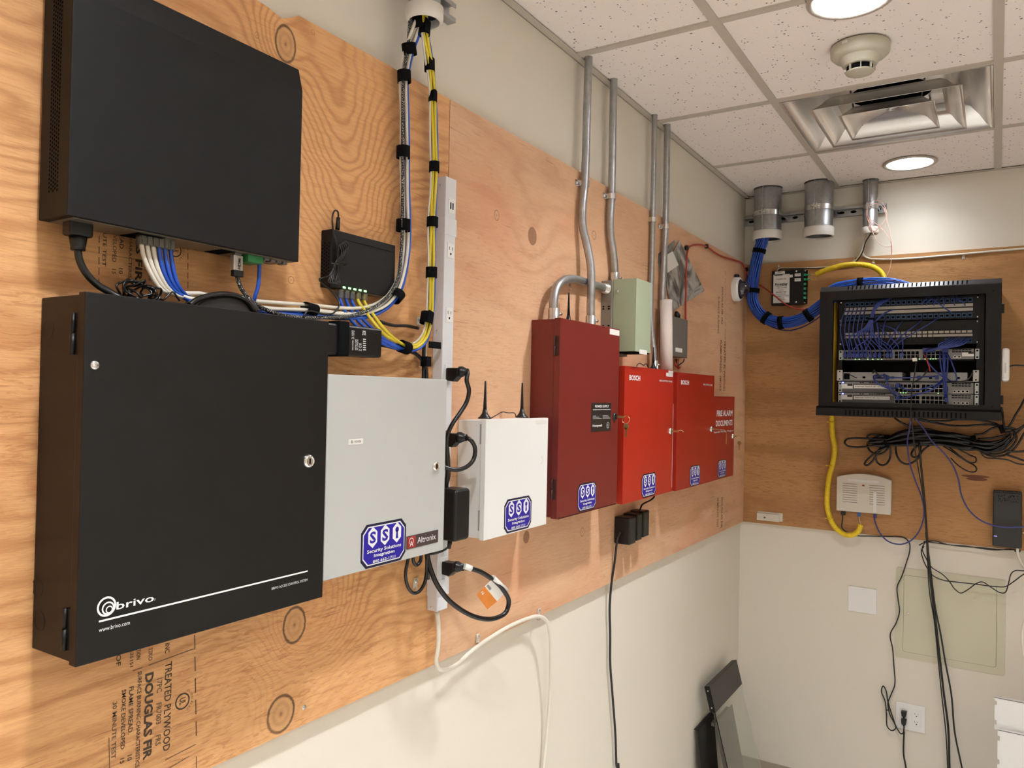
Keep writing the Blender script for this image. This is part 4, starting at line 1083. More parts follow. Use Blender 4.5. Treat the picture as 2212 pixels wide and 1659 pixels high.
t3 = wallplug('black power cord with orange and white tag looping below the power strip', 980, 1217,
    lp([(1030, 1232, .110), (1060, 1249, .115), (1085, 1272, .118), (1099, 1299, .118), (1093, 1322, .115), (1068, 1336, .110), (1035, 1335, .102), (1000, 1320, .092), (965, 1292, .080), (940, 1255, .068), (926, 1215, .055), (922, 1190, .05)]), 0.0052)
p, q = L(1003, 1223, .100), L(1018, 1228, .108)
MB().cyl(p, q, 0.0062, 12).build('white_sleeve', m_wtext, t3)
# paper tag on the cord
A_, B_ = L(*ZG(1345, 825), .118), L(*ZG(1440, 915), .118)
dn = (L(*ZG(1335, 1030), .112)-L(*ZG(1440, 915), .118)); 
q0, q1, q2, q3 = A_, B_, L(*ZG(1372, 992), .113), L(*ZG(1283, 885), .114)
tg = MB().prism([q0, q1, q2, q3], (0.0006, 0, 0)).build('paper_tag', m_label, t3); tg['label'] = 'white barcode tag with an orange end'
r2_, r3_ = L(*ZG(1303, 1048), .111), L(*ZG(1226, 945), .112)
MB().prism([q3, q2, r2_, r3_], (0.0006, 0, 0)).build('orange_end', plain('tag_orange', (0.70, 0.22, 0.03), 0.5), tg)
e1 = (q2-q3).normalized(); e2 = (q3-q0).normalized()
text(tg, '16', r3_+e1*0.004-e2*0.010+Vector((0.0007, 0, 0)), e1, -e2, 0.010, 0.007, m_wtext, 'lettering', 0.03)
mb = MB()
for i in range(14):
    a = q3+e1*(0.0025+i*0.0014)-e2*0.010+Vector((0.0008, 0, 0)); w = 0.0005+0.0005*(i*7 % 3)/2
    mb.poly([a, a+e1*w, a+e1*w+e2*0.007, a+e2*0.007])
mb.build('barcode', m_ink, tg)
MB().cyl(A_-Vector((0.002, 0, 0)), B_-Vector((0.002, 0, 0)), 0.0068, 14).build('tag_wrap', m_label, tg)

# black adapter plugged low on the strip
AX = 0.098
ya, yb = L(962, 1110, AX).y, L(1011, 1110, AX).y; za, zb = L(990, 1058, AX).z, L(985, 1172, AX).z
zc = (za+zb)/2
t = thing('plug_in_adapter', 'chunky black plug-in adapter on the power strip beside the white alarm box', 'power adapter', (SX+0.002, -2.40, zb))
o = MB().box(SX+0.003, AX, -2.441, -2.388, zb, za).build('case', m_black2, t, 0.009); o.modifiers['bevel'].segments = 4
o.modifiers['bevel'].width = 0.008
MB().sweep([Vector((0.070, -2.42, zb+0.002)), Vector((0.070, -2.422, zb-0.010)), Vector((0.067, -2.43, zb-0.018))]+lp([(945, 1194, .06), (925, 1198, .052)]), 0.0024, 8).build('cord', m_rub, t)
MB().lathe((0.070, -2.42, zb+0.001), (0, -0.25, -1), [(0.0058, 0), (0.0045, 0.012), (0.004, 0.020)], 12).build('strain_relief', m_black2, t)

# hanging cord loops under the pale grey box
cable('cord_loop', lp([(885, 1195, .055), (880, 1215, .055), (876, 1240, .052), (880, 1265, .048), (893, 1281, .044), (905, 1278, .046), (916, 1262, .05), (921, 1238, .052), (922, 1205, .055), (922, 1190, .055)]), 0.0036, m_rub, 'black cord loop hanging under the pale grey box through a white clip', 'cord')
cable('cord_loop', lp([(893, 1198, .060), (893, 1212, .058), (900, 1221, .056), (908, 1212, .056), (910, 1195, .058)]), 0.0036, m_rub, 'short black cord loop just below the pale grey box edge', 'cord')
cable('electric_cable', lp([(920, 1190, .045), (924, 1230, .045), (925, 1250, .038)]), 0.0036, m_rub, 'black cord end tucked against the lower power strip', 'power cord')
clip(L(895, 1268, PT+.0005), 'white nylon clip holding the hanging black loop under the grey box', mat=m_clip, s=1.3, ax=(0, 0.2, 1))
# bundle seen between grey box and strip
for i, (o1, rr) in enumerate(((0, .0046), (3, .0040))):
    cable('electric_cable', lp([(960+o1, 930, .050), (963+o1, 965, .052), (966+o1, 1000, .055), (966+o1, 1030, .052), (958+o1, 1060, .048)]), rr, m_rub, ('thick' if i == 0 else 'slimmer')+' black cord bulging out between grey box and power strip', 'power cord')

# white feed cable of the strip
wc = lp([(944, 1322, .034), (947, 1360, .034), (946, 1400, .034), (942, 1428, .034), (948, 1444, .034), (962, 1447, .034), (985, 1436, .030), (1010, 1414, .026), (1031, 1397, .026), (1060, 1377, .026), (1100, 1353, .026), (1140, 1336, .026),
         (1163, 1331, .030), (1180, 1340, .034), (1188, 1370, .034), (1190, 1420, .030), (1188, 1500, .022), (1180, 1600, .014), (1172, 1680, .012), (1165, 1760, .012)])
pz = wc[-1]; wc += [Vector((0.012, pz.y, 0.5)), Vector((0.014, pz.y+0.01, 0.12))]
cable('electric_cable', wc, 0.0047, m_whc, 'thick white power cord drooping from the power strip along the plywood bottom edge', 'power cord', n=10)
clip(L(1031, 1385, PT+.0005), 'white clip at the plywood bottom edge on the drooping white cord', s=1.2, mat=m_clip)
clip(L(1163, 1328, PT+.0005), 'white clip farther right at the top of the white cord bend', s=1.2, mat=m_clip)

# ------------------------------------------------------------------ top-left sleeve and strut
bc = Vector((0.080, -2.555, 2.505))
t = thing('conduit_sleeve', 'galvanized sleeve with white bushing at the top, feeding the left cable runs', 'conduit', bc)
MB().lathe(bc, (0, 0, 1), [(0.031, 0.012), (0.031, 0.40), (0.028, 0.40), (0.028, 0.012)], 32, cap=False).build('pipe', m_galv, t)
MB().lathe(bc, (0, 0, 1), [(0.030, -0.004), (0.036, -0.002), (0.037, 0.002), (0.037, 0.024), (0.032, 0.026), (0.029, 0.02), (0.029, -0.002), (0.030, -0.004)], 36, cap=False).build('bushing', m_bush, t)
def strut(name, lab, A, dirv, ln, nrm, w=0.041):
    """slotted C channel, open face outwards"""
    A, dirv, nrm = Vector(A), Vector(dirv).normalized(), Vector(nrm).normalized(); s = Vector((0, 0, 1)); h = w/2; d = 0.021; th = 0.0025
    prof = [(-h, 0), (h, 0), (h, d), (h-0.009, d), (h-0.009, d-0.005), (h-0.009+th, d-0.005), (h-th*1.0, d-th), (h-th, th), (-h+th, th), (-h+th, d-th), (-h+0.009-th, d-0.005), (-h+0.009, d-0.005), (-h+0.009, d), (-h, d)]
    t = thing(name, lab, 'strut channel', A)
    prof = [(-h, 0), (h, 0), (h, d), (h-0.0095, d), (h-0.0095, d-th), (h-th, d-th), (h-th, th), (-h+th, th), (-h+th, d-th), (-h+0.0095, d-th), (-h+0.0095, d), (-h, d)]
    MB().prism([A+s*a+nrm*b for a, b in prof], dirv*ln).build('channel', m_galv, t)
    mb = MB(); k = 0.03
    while k < ln-0.03:
        c = A+dirv*k+nrm*(th+0.0003); mb.poly([c+dirv*math.cos(a)*0.013+s*math.sin(a)*0.006 for a in [2*math.pi*i/14 for i in range(14)]]); k += 0.05
    mb.build('slots', m_hole, t); return t
strut('strut_channel', 'galvanized strut end sticking out beside the top-left sleeve', (0.001, -2.78, 2.61), (0, 1, 0), 0.405, (1, 0, 0))

# ------------------------------------------------------------------ conduits
def tube_on_wall(name, lab, pts, r, straps, conn=None):
    t = thing(name, lab, 'conduit', pts[-1])
    MB().sweep(pts, r, 20, 8).build('pipe', m_galv, t)
    for c, sgn in straps:
        c = Vector(c)
        o = MB(); n = 12
        P = [c+Vector((math.cos(a)*(r+0.0012), math.sin(a)*(r+0.0012), 0)) for a in [-math.pi/2+math.pi*i/n for i in range(n+1)]]
        P = [Vector((PT+0.0006, P[0].y, c.z))]+P+[Vector((PT+0.0006, P[-1].y, c.z))]
        for a, b in zip(P[:-1], P[1:]):
            o.quadbox([a-ZV*0.008, b-ZV*0.008, b*1-ZV*0.008+(b-c).normalized()*0.0012, a-ZV*0.008+(a-c).normalized()*0.0012, a+ZV*0.008, b+ZV*0.008, b+ZV*0.008+(b-c).normalized()*0.0012, a+ZV*0.008+(a-c).normalized()*0.0012])
        o.box(PT, PT+0.002, c.y-sgn*(r+0.001), c.y-sgn*(r+0.018), c.z-0.008, c.z+0.008)
        st_ = o.build('strap', m_zinc, t)
        MB().lathe((PT+0.002, c.y-sgn*(r+0.010), c.z), (1, 0, 0), [(0.0055, 0), (0.005, 0.003), (0.002, 0.0042)], 14).build('screw', m_zinc, st_)
    if conn:
        c, ax = Vector(conn[0]), Vector(conn[1]).normalized()
        k = MB().lathe(c, ax, [(r+0.0055, 0), (r+0.0055, 0.004), (r+0.003, 0.005), (r+0.003, 0.030), (r+0.0015, 0.032)], 22).build('connector', m_zinc, t)
        s = Vector((0.5, 0.86, 0)) if abs(ax.z) > 0.5 else Vector((0.3, 0, 0.95))
        MB().cyl(c+ax*0.018+s*(r+0.002), c+ax*0.018+s*(r+0.013), 0.0038, 12).build('set_screw', m_zinc, k)
    return t
def ceil_y(u, v): return C(u, v).y
# 1: into the maroon box
p = lambda u, v, X: L(u, v, X)
y1c = L(1263, 397, .036).y
pts = [Vector((0.036, y1c+0.01, H+0.05)), Vector((0.036, y1c+0.006, 2.60)), p(1263, 397, .036), p(1258, 450, .036), p(1259, 490, .038), p(1268, 530, .046), p(1276, 575, .056), p(1277, 620, .060), p(1276, 660, .060), Vector((0.060, L(1276, 688, .06).y, 1.978))]
tube_on_wall('conduit', 'galvanized conduit with an offset bend running from the ceiling into the maroon box', pts, 0.0115, [(p(1263, 397, .034), 1)], ((pts[-1].x, pts[-1].y, 1.9755), ZV))
# 2: into the back box of the green box
y2 = L(1321, 425, .034).y
pts = [Vector((0.034, y2, H+0.05)), Vector((0.034, y2, 2.58)), p(1321, 425, .034), p(1318, 470, .034), p(1319, 505, .034), p(1325, 545, .036), p(1328, 580, .036), Vector((0.036, L(1328, 600, .036).y, 2.130))]
tube_on_wall('conduit', 'galvanized conduit from the ceiling into the grey back box behind the green box', pts, 0.0115, [(p(1321, 425, .034), 1)], ((pts[-1].x, pts[-1].y, 2.128), ZV))
# 3: thin, behind the green box to the first red panel
y3 = L(1410, 475, .030).y
pts = [Vector((0.030, y3, H+0.05)), p(1410, 475, .030), p(1408, 560, .030), p(1406, 640, .030), p(1406, 690, .032), p(1409, 730, .038), p(1413, 765, .046), Vector((0.048, L(1414, 782, .048).y, 1.874))]
tube_on_wall('conduit', 'slim galvanized conduit passing behind the green box to the first red panel', pts, 0.0095, [(p(1410, 475, .030), -1)], ((pts[-1].x, pts[-1].y, 1.873), ZV))
# 4: behind the rolled paper to the second red panel
y4 = L(1437.5, 490, .034).y
pts = [Vector((0.034, y4, H+0.05)), p(1437.5, 490, .034), p(1434, 560, .034), p(1431, 640, .034), Vector((0.036, L(1431, 700, .036).y, 2.0)), Vector((0.045, L(1433, 780, .045).y, 1.871))]
tube_on_wall('conduit', 'galvanized conduit rightmost of the four, hidden below by the rolled paper', pts, 0.0115, [(p(1437.5, 490, .034), 1)])
# 5: elbow between maroon box and back box
pe = p(1196, 680, .052); ys = -1.6135
side = CAM+ray(1313, 624)*((ys-CAM.y)/ray(1313, 624).y)
pts = [Vector((0.052, pe.y, 1.978)), p(1196, 650, .050), p(1202, 622, .048), p(1217, 606, .046), p(1240, 603, .042), p(1275, 613, .037), Vector((0.036, ys-0.03, side.z+0.001)), Vector((0.036, ys, side.z))]
tube_on_wall('conduit', 'galvanized elbow conduit arching from the maroon box to the grey back box', pts, 0.0115, [], ((pe.x, pe.y, 1.9755), ZV))
o = MB().lathe((0.036, ys, side.z), (0, -1, 0), [(0.017, 0), (0.017, 0.006), (0.0145, 0.007), (0.0145, 0.026), (0.0125, 0.027)], 22, cap=True).build('conduit_connector', m_zinc); tag(o, 'zinc conduit connector on the side of the grey back box', 'conduit fitting')
for i, (x_, y_, r_) in enumerate(((0.036, y1c+0.01, .0135), (0.034, y2, .013), (0.030, y3, .011), (0.034, y4, .013))):
    pass

# ------------------------------------------------------------------ antennas
def antenna(lab, x, y, z, h, cat='antenna', grp=None):
    t = thing('antenna', lab, cat, (x, y, z), grp)
    MB().lathe((x, y, z+0.0003), (0, 0, 1), [(0.0155, 0), (0.0155, 0.002), (0.012, 0.0045), (0.0065, 0.012), (0.0045, 0.022)], 28).build('magnet_base', m_black2, t)
    MB().lathe((x, y, z+0.021), (0, 0, 1), [(0.0042, 0), (0.0030, h*0.35), (0.0020, h-0.022), (0.0012, h-0.021)], 14).build('whip', m_black2, t)
q = L(1047, 905, .062); antenna('black whip antenna at the left corner on top of the white alarm box', 0.062, q.y, 1.725, L(1049, 823, .062).z-1.725)
q = L(1127, 903, .062); q2_ = q.y; antenna('black whip antenna at the right side on top of the white alarm box', 0.062, q.y, 1.725, L(1128, 827, .062).z-1.725)
q = L(1228, 688, .056); antenna('black whip antenna on top of the maroon box between two conduits', 0.045, L(1228, 688, .045).y, 1.9755, 0.085)
q = L(1411, 797, .060); antenna('slim black antenna on top of the first red control panel', 0.062, L(1411, 797, .062).y, 1.8725, 0.075)
clip(L(1230, 618, PT+.0005), 'metal wall clip above the antenna on the maroon box', mat=m_zinc, s=1.0)
cable('antenna_lead', [Vector((0.062, L(1062, 903, .062).y, 1.727))]+lp([(1072, 897, .06), (1085, 890, .058), (1098, 892, .056), (1112, 893, .056)])+[Vector((0.056, q2_-0.016, 1.727))], 0.0012, m_rub, 'thin black antenna lead between the two antennas on the white box', n=6)
cable('antenna_lead', [Vector((0.050, L(1375, 793, .05).y, 1.875))]+lp([(1377, 788, .045), (1383, 785, .045), (1390, 789, .05), (1396, 786, .05)])+[Vector((0.05, L(1402, 794, .05).y, 1.875))], 0.0016, m_rub, 'thin black lead looping on top of the first red control panel', n=6)

# ------------------------------------------------------------------ rolled drawing and brochures
t = thing('rolled_drawing', 'rolled white paper standing on the red panels in front of the fourth conduit', 'paper roll', (0.072, L(1440, 800, .072).y, 1.8735))
m_paper = plain('drawing_paper', srgb(226, 212, 202), 0.7, var=0.03, scale=20)
c0 = Vector((0.072, L(1440, 797, .072).y, 1.8735)); c1 = Vector((0.062, L(1439, 650, .062).y, L(1440, 649, .062).z))
ax = (c1-c0); Lh = ax.length; ax.normalize(); a_ = ax.cross(Vector((1, 0, 0))).normalized(); b_ = ax.cross(a_)
R1 = 0.0225
mb = MB(); n = 60; pr_ = []
for i in range(n+1):
    th = -0.6+4.6*math.pi*i/n; r = R1*(1-0.20*i/n); pr_.append(a_*math.cos(th)*r+b_*math.sin(th)*r)
for i in range(n): mb.poly([c0+pr_[i], c0+pr_[i+1], c1+pr_[i+1], c1+pr_[i]], True)
o = mb.build('sheet', m_paper, t, merge=True); sd = o.modifiers.new('thick', 'SOLIDIFY'); sd.thickness = 0.0004
text(t, 'SAMSUNG', c0+ax*Lh*0.88+Vector((R1*1.0+0.001, 0.004, 0)), -ax, YV, 0.034, 0.004, m_ink, 'lettering', 0.0) if False else None

def broch_mat():
    m = Mat('brochure_print', 0.3); x, y, z = m.xyz()
    n = m.noise(4.5, m.vec(y*1.6+z*0.9, z*1.0-y*0.6, 0.0), 5, 0.55, 2.6)
    m.base(m.mix(n.step(0.36, 0.66), srgb(70, 68, 66), srgb(186, 182, 176))); return m.m
m_bro = broch_mat()
zb_ = zm(1340, 480, 5.925)
def sheet(pts, X, mat, par, name, th=0.0015, tilt=0.0):
    P = [L(*zb_(*q), X) for q in pts]; return MB().prism(P, (th, 0, 0)).build(name, mat, par)
t = thing('brochure', 'grey printed brochure hung tilted behind the conduits near the corner', 'brochure', L(1470, 660, .022))
sheet([(560, 560), (750, 235), (1068, 870), (1030, 905), (640, 1150)], 0.0215, m_bro, t, 'cover', 0.003)
sheet([(600, 412), (668, 372), (745, 548), (600, 650)], 0.0250, m_label, t, 'white_panel', 0.0006)
sheet([(935, 860), (1040, 800), (1068, 870), (860, 1005)], 0.0250, plain('brochure_pale', srgb(176, 172, 166), 0.35), t, 'pale_strip', 0.0004)
A_, B_ = L(*zb_(945, 905), .0258), L(*zb_(1020, 862), .0258); e1 = (B_-A_).normalized(); e2 = Vector((1, 0, 0)).cross(e1)
text(t, 'samsung', A_, e1, e2, (B_-A_).length, 0.006, m_ink, 'lettering', 0.01)
t = thing('brochure', 'folded grey leaflet behind the tilted brochure, peeking out left of the conduit', 'brochure', L(1425, 580, .020))
sheet([(490, 400), (700, 225), (710, 240), (560, 600), (505, 690), (482, 500)], 0.0186, m_bro, t, 'cover', 0.002)
o = MB().lathe(L(1462, 678, .034), (0.3, 0.3, -1), [(0.004, -0.01), (0.010, 0), (0.011, 0.010), (0.006, 0.018)], 18).build('black_grommet', m_black2); tag(o, 'small black rubber grommet hanging just above the grey relay box', 'grommet')

# ------------------------------------------------------------------ red cable with clips
rc = lp([(1481, 690, .030), (1481, 640, .026), (1482, 590, .026), (1484, 550, .026), (1488, 535, .026), (1500, 529, .025), (1515, 529, .025), (1530, 535, .025), (1545, 546, .025), (1562, 555, .025), (1585, 562, .025), (1603, 569, .028), (1608, 580, .032)])
kk = [Vector((0.034, -0.055, rc[-1].z-0.05)), Vector((0.05, -0.04, rc[-1].z-0.10))]
rc2 = bp([(1640, 615, -.035), (1655, 625, -.04), (1675, 640, -.052), (1695, 656, -.060), (1715, 666, -.060), (1735, 669, -.055), (1745, 668, -.05)])
cable('fire_alarm_cable', rc+kk, 0.0038, m_redc, 'red fire alarm cable arching over the plywood corner from the grey relay box', n=10)
cable('fire_alarm_cable', rc2, 0.0030, m_redc, 'red cable swinging across the black fibre box into the blue bundle', n=10)
for (u, v, l) in ((1484, 535, 'black clip at the left bend of the red cable'), (1527, 532, 'black clip on the red cable at the plywood top edge'), (1607, 579, 'black clip on the red cable right in the room corner')):
    p_ = L(u, v, .026)
    if u > 1600: p_ = Vector((0.028, -0.06, p_.z))
    o = MB().lathe(p_-Vector((0.006, 0, 0)), (1, 0, 0), [(0.0095, 0), (0.0095, 0.009), (0.006, 0.012)], 18).build('cable_clip', m_black2); tag(o, l, 'cable clip', 'black clips on the red cable')
t = thing('red_wire_tails', 'red wire ends curling under the grey relay box', 'wire', L(1464, 785, .04))
for i in range(3): MB().sweep(lp([(1459+i*3, 776, .04), (1458+i*4, 788+i*2, .05), (1466+i*2, 797-i*2, .045)]), 0.0024, 6).build('wire', m_redc, t)

# ------------------------------------------------------------------ dome camera
cc = L(1588, 625, .018); cc = Vector((PT, -0.250, cc.z))
cc = L(1592, 625, .030); cc.x = PT
t = thing('dome_camera', 'white dome security camera with smoked bubble on the plywood near the corner', 'security camera', cc)
MB().lathe(cc+Vector((0.0005, 0, 0)), (1, 0, 0), [(0.055, 0), (0.055, 0.020), (0.052, 0.027), (0.046, 0.029), (0.040, 0.026), (0.0, 0.026)], 48, cap=False).build('base', m_wplast, t)
MB().lathe(cc+Vector((0.024, 0, 0)), (1, 0, 0), [(0.044, 0), (0.044, 0.006), (0.036, 0.0065)], 40).build('trim_ring', plain('dark_blue_trim', (0.012, 0.01, 0.03), 0.4), t)
MB().lathe(cc+Vector((0.030, 0, 0)), (1, 0, 0), [(0.036*math.cos(a), 0.036*math.sin(a)*1.05) for a in [math.pi/2*i/12 for i in range(13)]], 40, cap=False).build('bubble', plain('smoked_gloss', (0.03, 0.024, 0.042), 0.05, 0.0, var=0.6, scale=60, spec=0.9), t)
MB().box(PT+0.001, PT+0.020, cc.y-0.012, cc.y+0.012, cc.z+0.050, cc.z+0.068).build('cable_gland', plain('dark_blue_trim', (0, 0, 0)), t, 0.004)

# ------------------------------------------------------------------ adapter cluster under the red panels
za_ = zm(1260, 1040, 8.295)
t = thing('adapter_cluster', 'black block of plug-in adapters on the plywood under the first red panel', 'power adapter', L(1370, 1170, PT))
ys_ = [L(*za_(845, 900), .072).y, L(*za_(945, 900), .072).y, L(*za_(990, 900), .072).y, L(*za_(1065, 900), .072).y, L(*za_(1110, 900), .072).y, L(*za_(1200, 900), .072).y]
zt_, zb2 = L(*za_(900, 640), .072).z, L(*za_(850, 1140), .072).z
for k in range(3): MB().box(PT+0.001, 0.072-k*0.002, ys_[2*k]-0.004, ys_[2*k+1]+0.001, zb2+k*0.003, zt_+0.003*k).build('adapter', m_black2, t, 0.004)
MB().box(PT+0.001, 0.050, ys_[0]-0.003, ys_[5]-0.004, zb2+0.008, zt_-0.004).build('base', m_black2, t, 0.004)
cable('electric_cable', [Vector((0.050, ys_[2], zt_-0.004))]+lp([(1382, 1102, .055), (1386, 1092, .055), (1396, 1085, .055), (1406, 1080, .055), (1413, 1073, .06)])+[Vector((0.062, L(1414, 1068, .062).y, 1.468))], 0.0030, m_rub, 'thin black cord rising from the adapter block into the first red panel', 'power cord')
pc_ = lp([(1340, 1150, .045), (1335, 1160, .040), (1331, 1185, .032), (1327, 1220, .026), (1321, 1260, .020), (1317, 1310, .014), (1318, 1370, .012), (1318, 1430, .012), (1323, 1500, .012), (1329, 1580, .012), (1333, 1659, .012)])
e_ = pc_[-1]; cable('electric_cable', pc_+[Vector((0.012, e_.y+0.01, 0.6)), Vector((0.012, e_.y-0.005, 0.3)), Vector((0.014, e_.y+0.01, 0.105)), Vector((0.03, e_.y+0.02, 0.006))], 0.0036, m_rub, 'long black cord hanging from the adapter block down the painted wall', 'power cord')

# ================================================================== BACK WALL
k_norm = Vector((0, -1, 0))
def Kp(u, v, Y): return B(*ZK(u, v), Y)
# --- strut and sleeves
strut('strut_channel', 'galvanized strut channel behind the three conduit sleeves under the ceiling', (0.0, -0.0008, 2.627), (1, 0, 0), 0.615, (0, -1, 0))
def sleeve(lab, x, y, r, zc, zb, gap=0.0):
    t = thing('conduit_sleeve', lab, 'conduit', (x, y, zb), 'conduit sleeves under the ceiling')
    MB().lathe((x, y, zb+0.006), (0, 0, 1), [(r, 0), (r, 0.42), (r-0.003, 0.42), (r-0.003, 0)], 40, cap=False).build('pipe', m_galv, t)
    MB().sweep([(x-r*0.15, y-r*0.99-0.0006, zb+0.02), (x-r*0.15, y-r*0.99-0.0006, zb+0.40)], 0.0018, 6, smooth=False).build('seam', m_galv, t)
    MB().lathe((x, y, zb), (0, 0, 1), [(r-0.004, 0.004), (r-0.004, -0.002), (r+0.002, -0.003), (r+0.0045, 0.0), (r+0.0045, zc-zb-0.004), (r+0.001, zc-zb), (r+0.0005, zc-zb-0.002)], 44, cap=False).build('bushing', m_bush, t)
    n = 24; mb = MB(); zz = 2.627
    a0, a1 = math.pi*1.02, math.pi*1.98
    P = [Vector((x+math.cos(a0+(a1-a0)*i/n)*(r+0.0012), y+math.sin(a0+(a1-a0)*i/n)*(r+0.0012), zz)) for i in range(n+1)]
    P = [Vector((x-r-0.004, -0.022, zz))]+P+[Vector((x+r+0.004, -0.022, zz))]
    for a, b in zip(P[:-1], P[1:]):
        ca, cb = (a-Vector((x, y, zz))).normalized()*0.0014, (b-Vector((x, y, zz))).normalized()*0.0014; h = ZV*0.011
        mb.quadbox([a-h, b-h, b-h+cb, a-h+ca, a+h, b+h, b+h+cb, a+h+ca])
    s_ = mb.build('clamp', m_zinc, t)
    MB().box(x-0.010, x-0.006, y-r-0.012, y-r, zz-0.014, zz+0.014).box(x+0.002, x+0.006, y-r-0.012, y-r, zz-0.014, zz+0.014).cyl((x-0.022, y-r-0.007, zz), (x+0.014, y-r-0.007, zz), 0.003, 10).build('clamp_bolt', m_zinc, s_)
    return t
SLAB = ['large galvanized sleeve in the corner with blue cables pouring out of its white bushing', 'large empty galvanized sleeve between the other two', 'slim galvanized sleeve with pink wires around it']
for (x, y, r, zc, zb), l in zip(SLEEVES, SLAB): sleeve(l, x, y, r, zc, zb)
# dark cut-outs round the pipes are real holes
# --- blue trunk of network cables
TR = [Vector((0.118, -0.118, 2.62)), Vector((0.112, -0.116, 2.512))]+bp([(1640, 540, -.105), (1631, 580, -.095), (1625, 620, -.088), (1628, 655, -.085), (1645, 681, -.085), (1672, 694, -.088), (1705, 696, -.092), (1735, 687, -.096), (1758, 672, -.10), (1780, 655, -.11), (1810, 635, -.14)])
hexo = []
for ring in range(4):
    if ring == 0: hexo.append((0, 0)); continue
    for i in range(6*ring):
        a = 2*math.pi*i/(6*ring)+ring*0.3; hexo.append((math.cos(a)*ring*0.0075, math.sin(a)*ring*0.0075))
proto = {}
for i, (a, b) in enumerate(hexo):
    pts = strand(TR, a, b, 0.12, i)
    cable('trunk_cable', pts, 0.0035, m_bluec if i % 3 else plain('mid_blue_cable_jacket', (0.02, 0.07, 0.38), 0.35, var=0.2), 'blue network cable in the thick trunk curving from the corner sleeve into the rack', group='blue trunk cables', n=6, seg=2)
def stb(u, v, Y, w, ln, lab, ang=0):
    c = B(u, v, Y); a = math.radians(ang); d = Vector((math.sin(a), 0, math.cos(a)))*ln/2
    strap(c-d, c+d, w, w*0.98, lab, 'straps on the blue trunk', 0, Vector((0, -1, 0)))
stb(1640, 542, -.105, 0.0285, 0.020, 'black cable strap on the blue trunk just under the corner sleeve', 12)
stb(1626, 628, -.088, 0.0290, 0.020, 'black cable strap on the blue trunk beside the dome camera', 4)
stb(1655, 687, -.086, 0.0290, 0.022, 'black cable strap at the lower left bend of the blue trunk', -55)
stb(1687, 697, -.090, 0.0290, 0.022, 'black cable strap at the bottom of the blue trunk bend', 85)
stb(1746, 681, -.098, 0.0290, 0.024, 'wide black cable strap on the blue trunk just left of the rack', 58)
cable('network_cable', bp([(1614, 600, -.05), (1613, 640, -.05), (1622, 668, -.055), (1645, 693, -.06), (1675, 709, -.065), (1705, 714, -.07), (1735, 706, -.08), (1760, 692, -.09), (1785, 672, -.11)]), 0.0030, plain('violet_cable_jacket', (0.035, 0.02, 0.14), 0.35), 'single dark violet cable sagging below the blue trunk', n=8)
# blue cables arching over behind the rack top
AR = bp([(1790, 640, -.10), (1800, 625, -.10), (1825, 617, -.10), (1860, 612, -.10), (1895, 610, -.10), (1930, 612, -.10), (1965, 622, -.10)])
for i in range(7): cable('trunk_cable', strand(AR, (i-3)*0.0062, (i % 2)*0.006, 0.2, i), 0.0034, m_bluec if i % 2 else plain('bright_blue_cable', (0.05, 0.20, 0.70), 0.35), 'blue cable arching behind the top edge of the rack', group='blue cables above the rack', n=6, seg=3)
c = B(1858, 612, -.106); strap(c-XV*0.012, c+XV*0.012, 0.024, 0.013, 'grey strap round the blue cables above the rack', 'straps above the rack', 0, Vector((0, -1, 0)))

# --- yellow corrugated tubes
YT = [(1763, 592.5, -.045), (1780, 585, -.05), (1800, 578.5, -.055), (1822, 573, -.058), (1850, 571, -.060), (1876, 574, -.062), (1894, 581, -.064), (1905, 591, -.066), (1910, 603, -.068), (1911, 618, -.07), (1905, 650, -.07), (1880, 690, -.06), (1840, 720, -.05)]
end_ = bp([(1803, 730, -.045), (1800, 780, -.045), (1798, 850, -.045), (1797, 900, -.045), (1798, 935, -.045), (1803, 968, -.045), (1799, 1000, -.045), (1791, 1030, -.045), (1787, 1065, -.045), (1787, 1095, -.045), (1795, 1124, -.045), (1808, 1143, -.047), (1826, 1155, -.05), (1843, 1155, -.053), (1855, 1146, -.055), (1860, 1133, -.055)])
up_ = bp([(1802, 655, -.05), (1803, 690, -.045)])
cable('corrugated_tube', bp(YT), 0.0115, m_loom, 'yellow corrugated tube arching from the fibre box to behind the rack', 'cable tube', n=14, ridge=(0.0036, 0.00045))
cable('corrugated_tube', up_+end_, 0.0115, m_loom, 'long yellow corrugated tube running down behind the rack and hooking under the white modem', 'cable tube', n=14, ridge=(0.0036, 0.00045))
for (u, v, l) in ((1797.5, 912, 'yellow tie on the long yellow tube just below the rack'), (1795, 1006, 'yellow tie on the long yellow tube midway down to the modem'), (1794, 1120, 'yellow tie on the long yellow tube left of the modem foot')):
    c = B(u, v, -.045); o = MB().lathe(c-ZV*0.002, (0, 0, 1), [(0.0138, 0), (0.0138, 0.004), (0.0125, 0.004), (0.0125, 0)], 18, cap=False).box(c.x-0.021, c.x-0.012, c.y-0.008, c.y-0.003, c.z-0.002, c.z+0.002).build('zip_tie', m_loom); tag(o, l, 'cable tie')

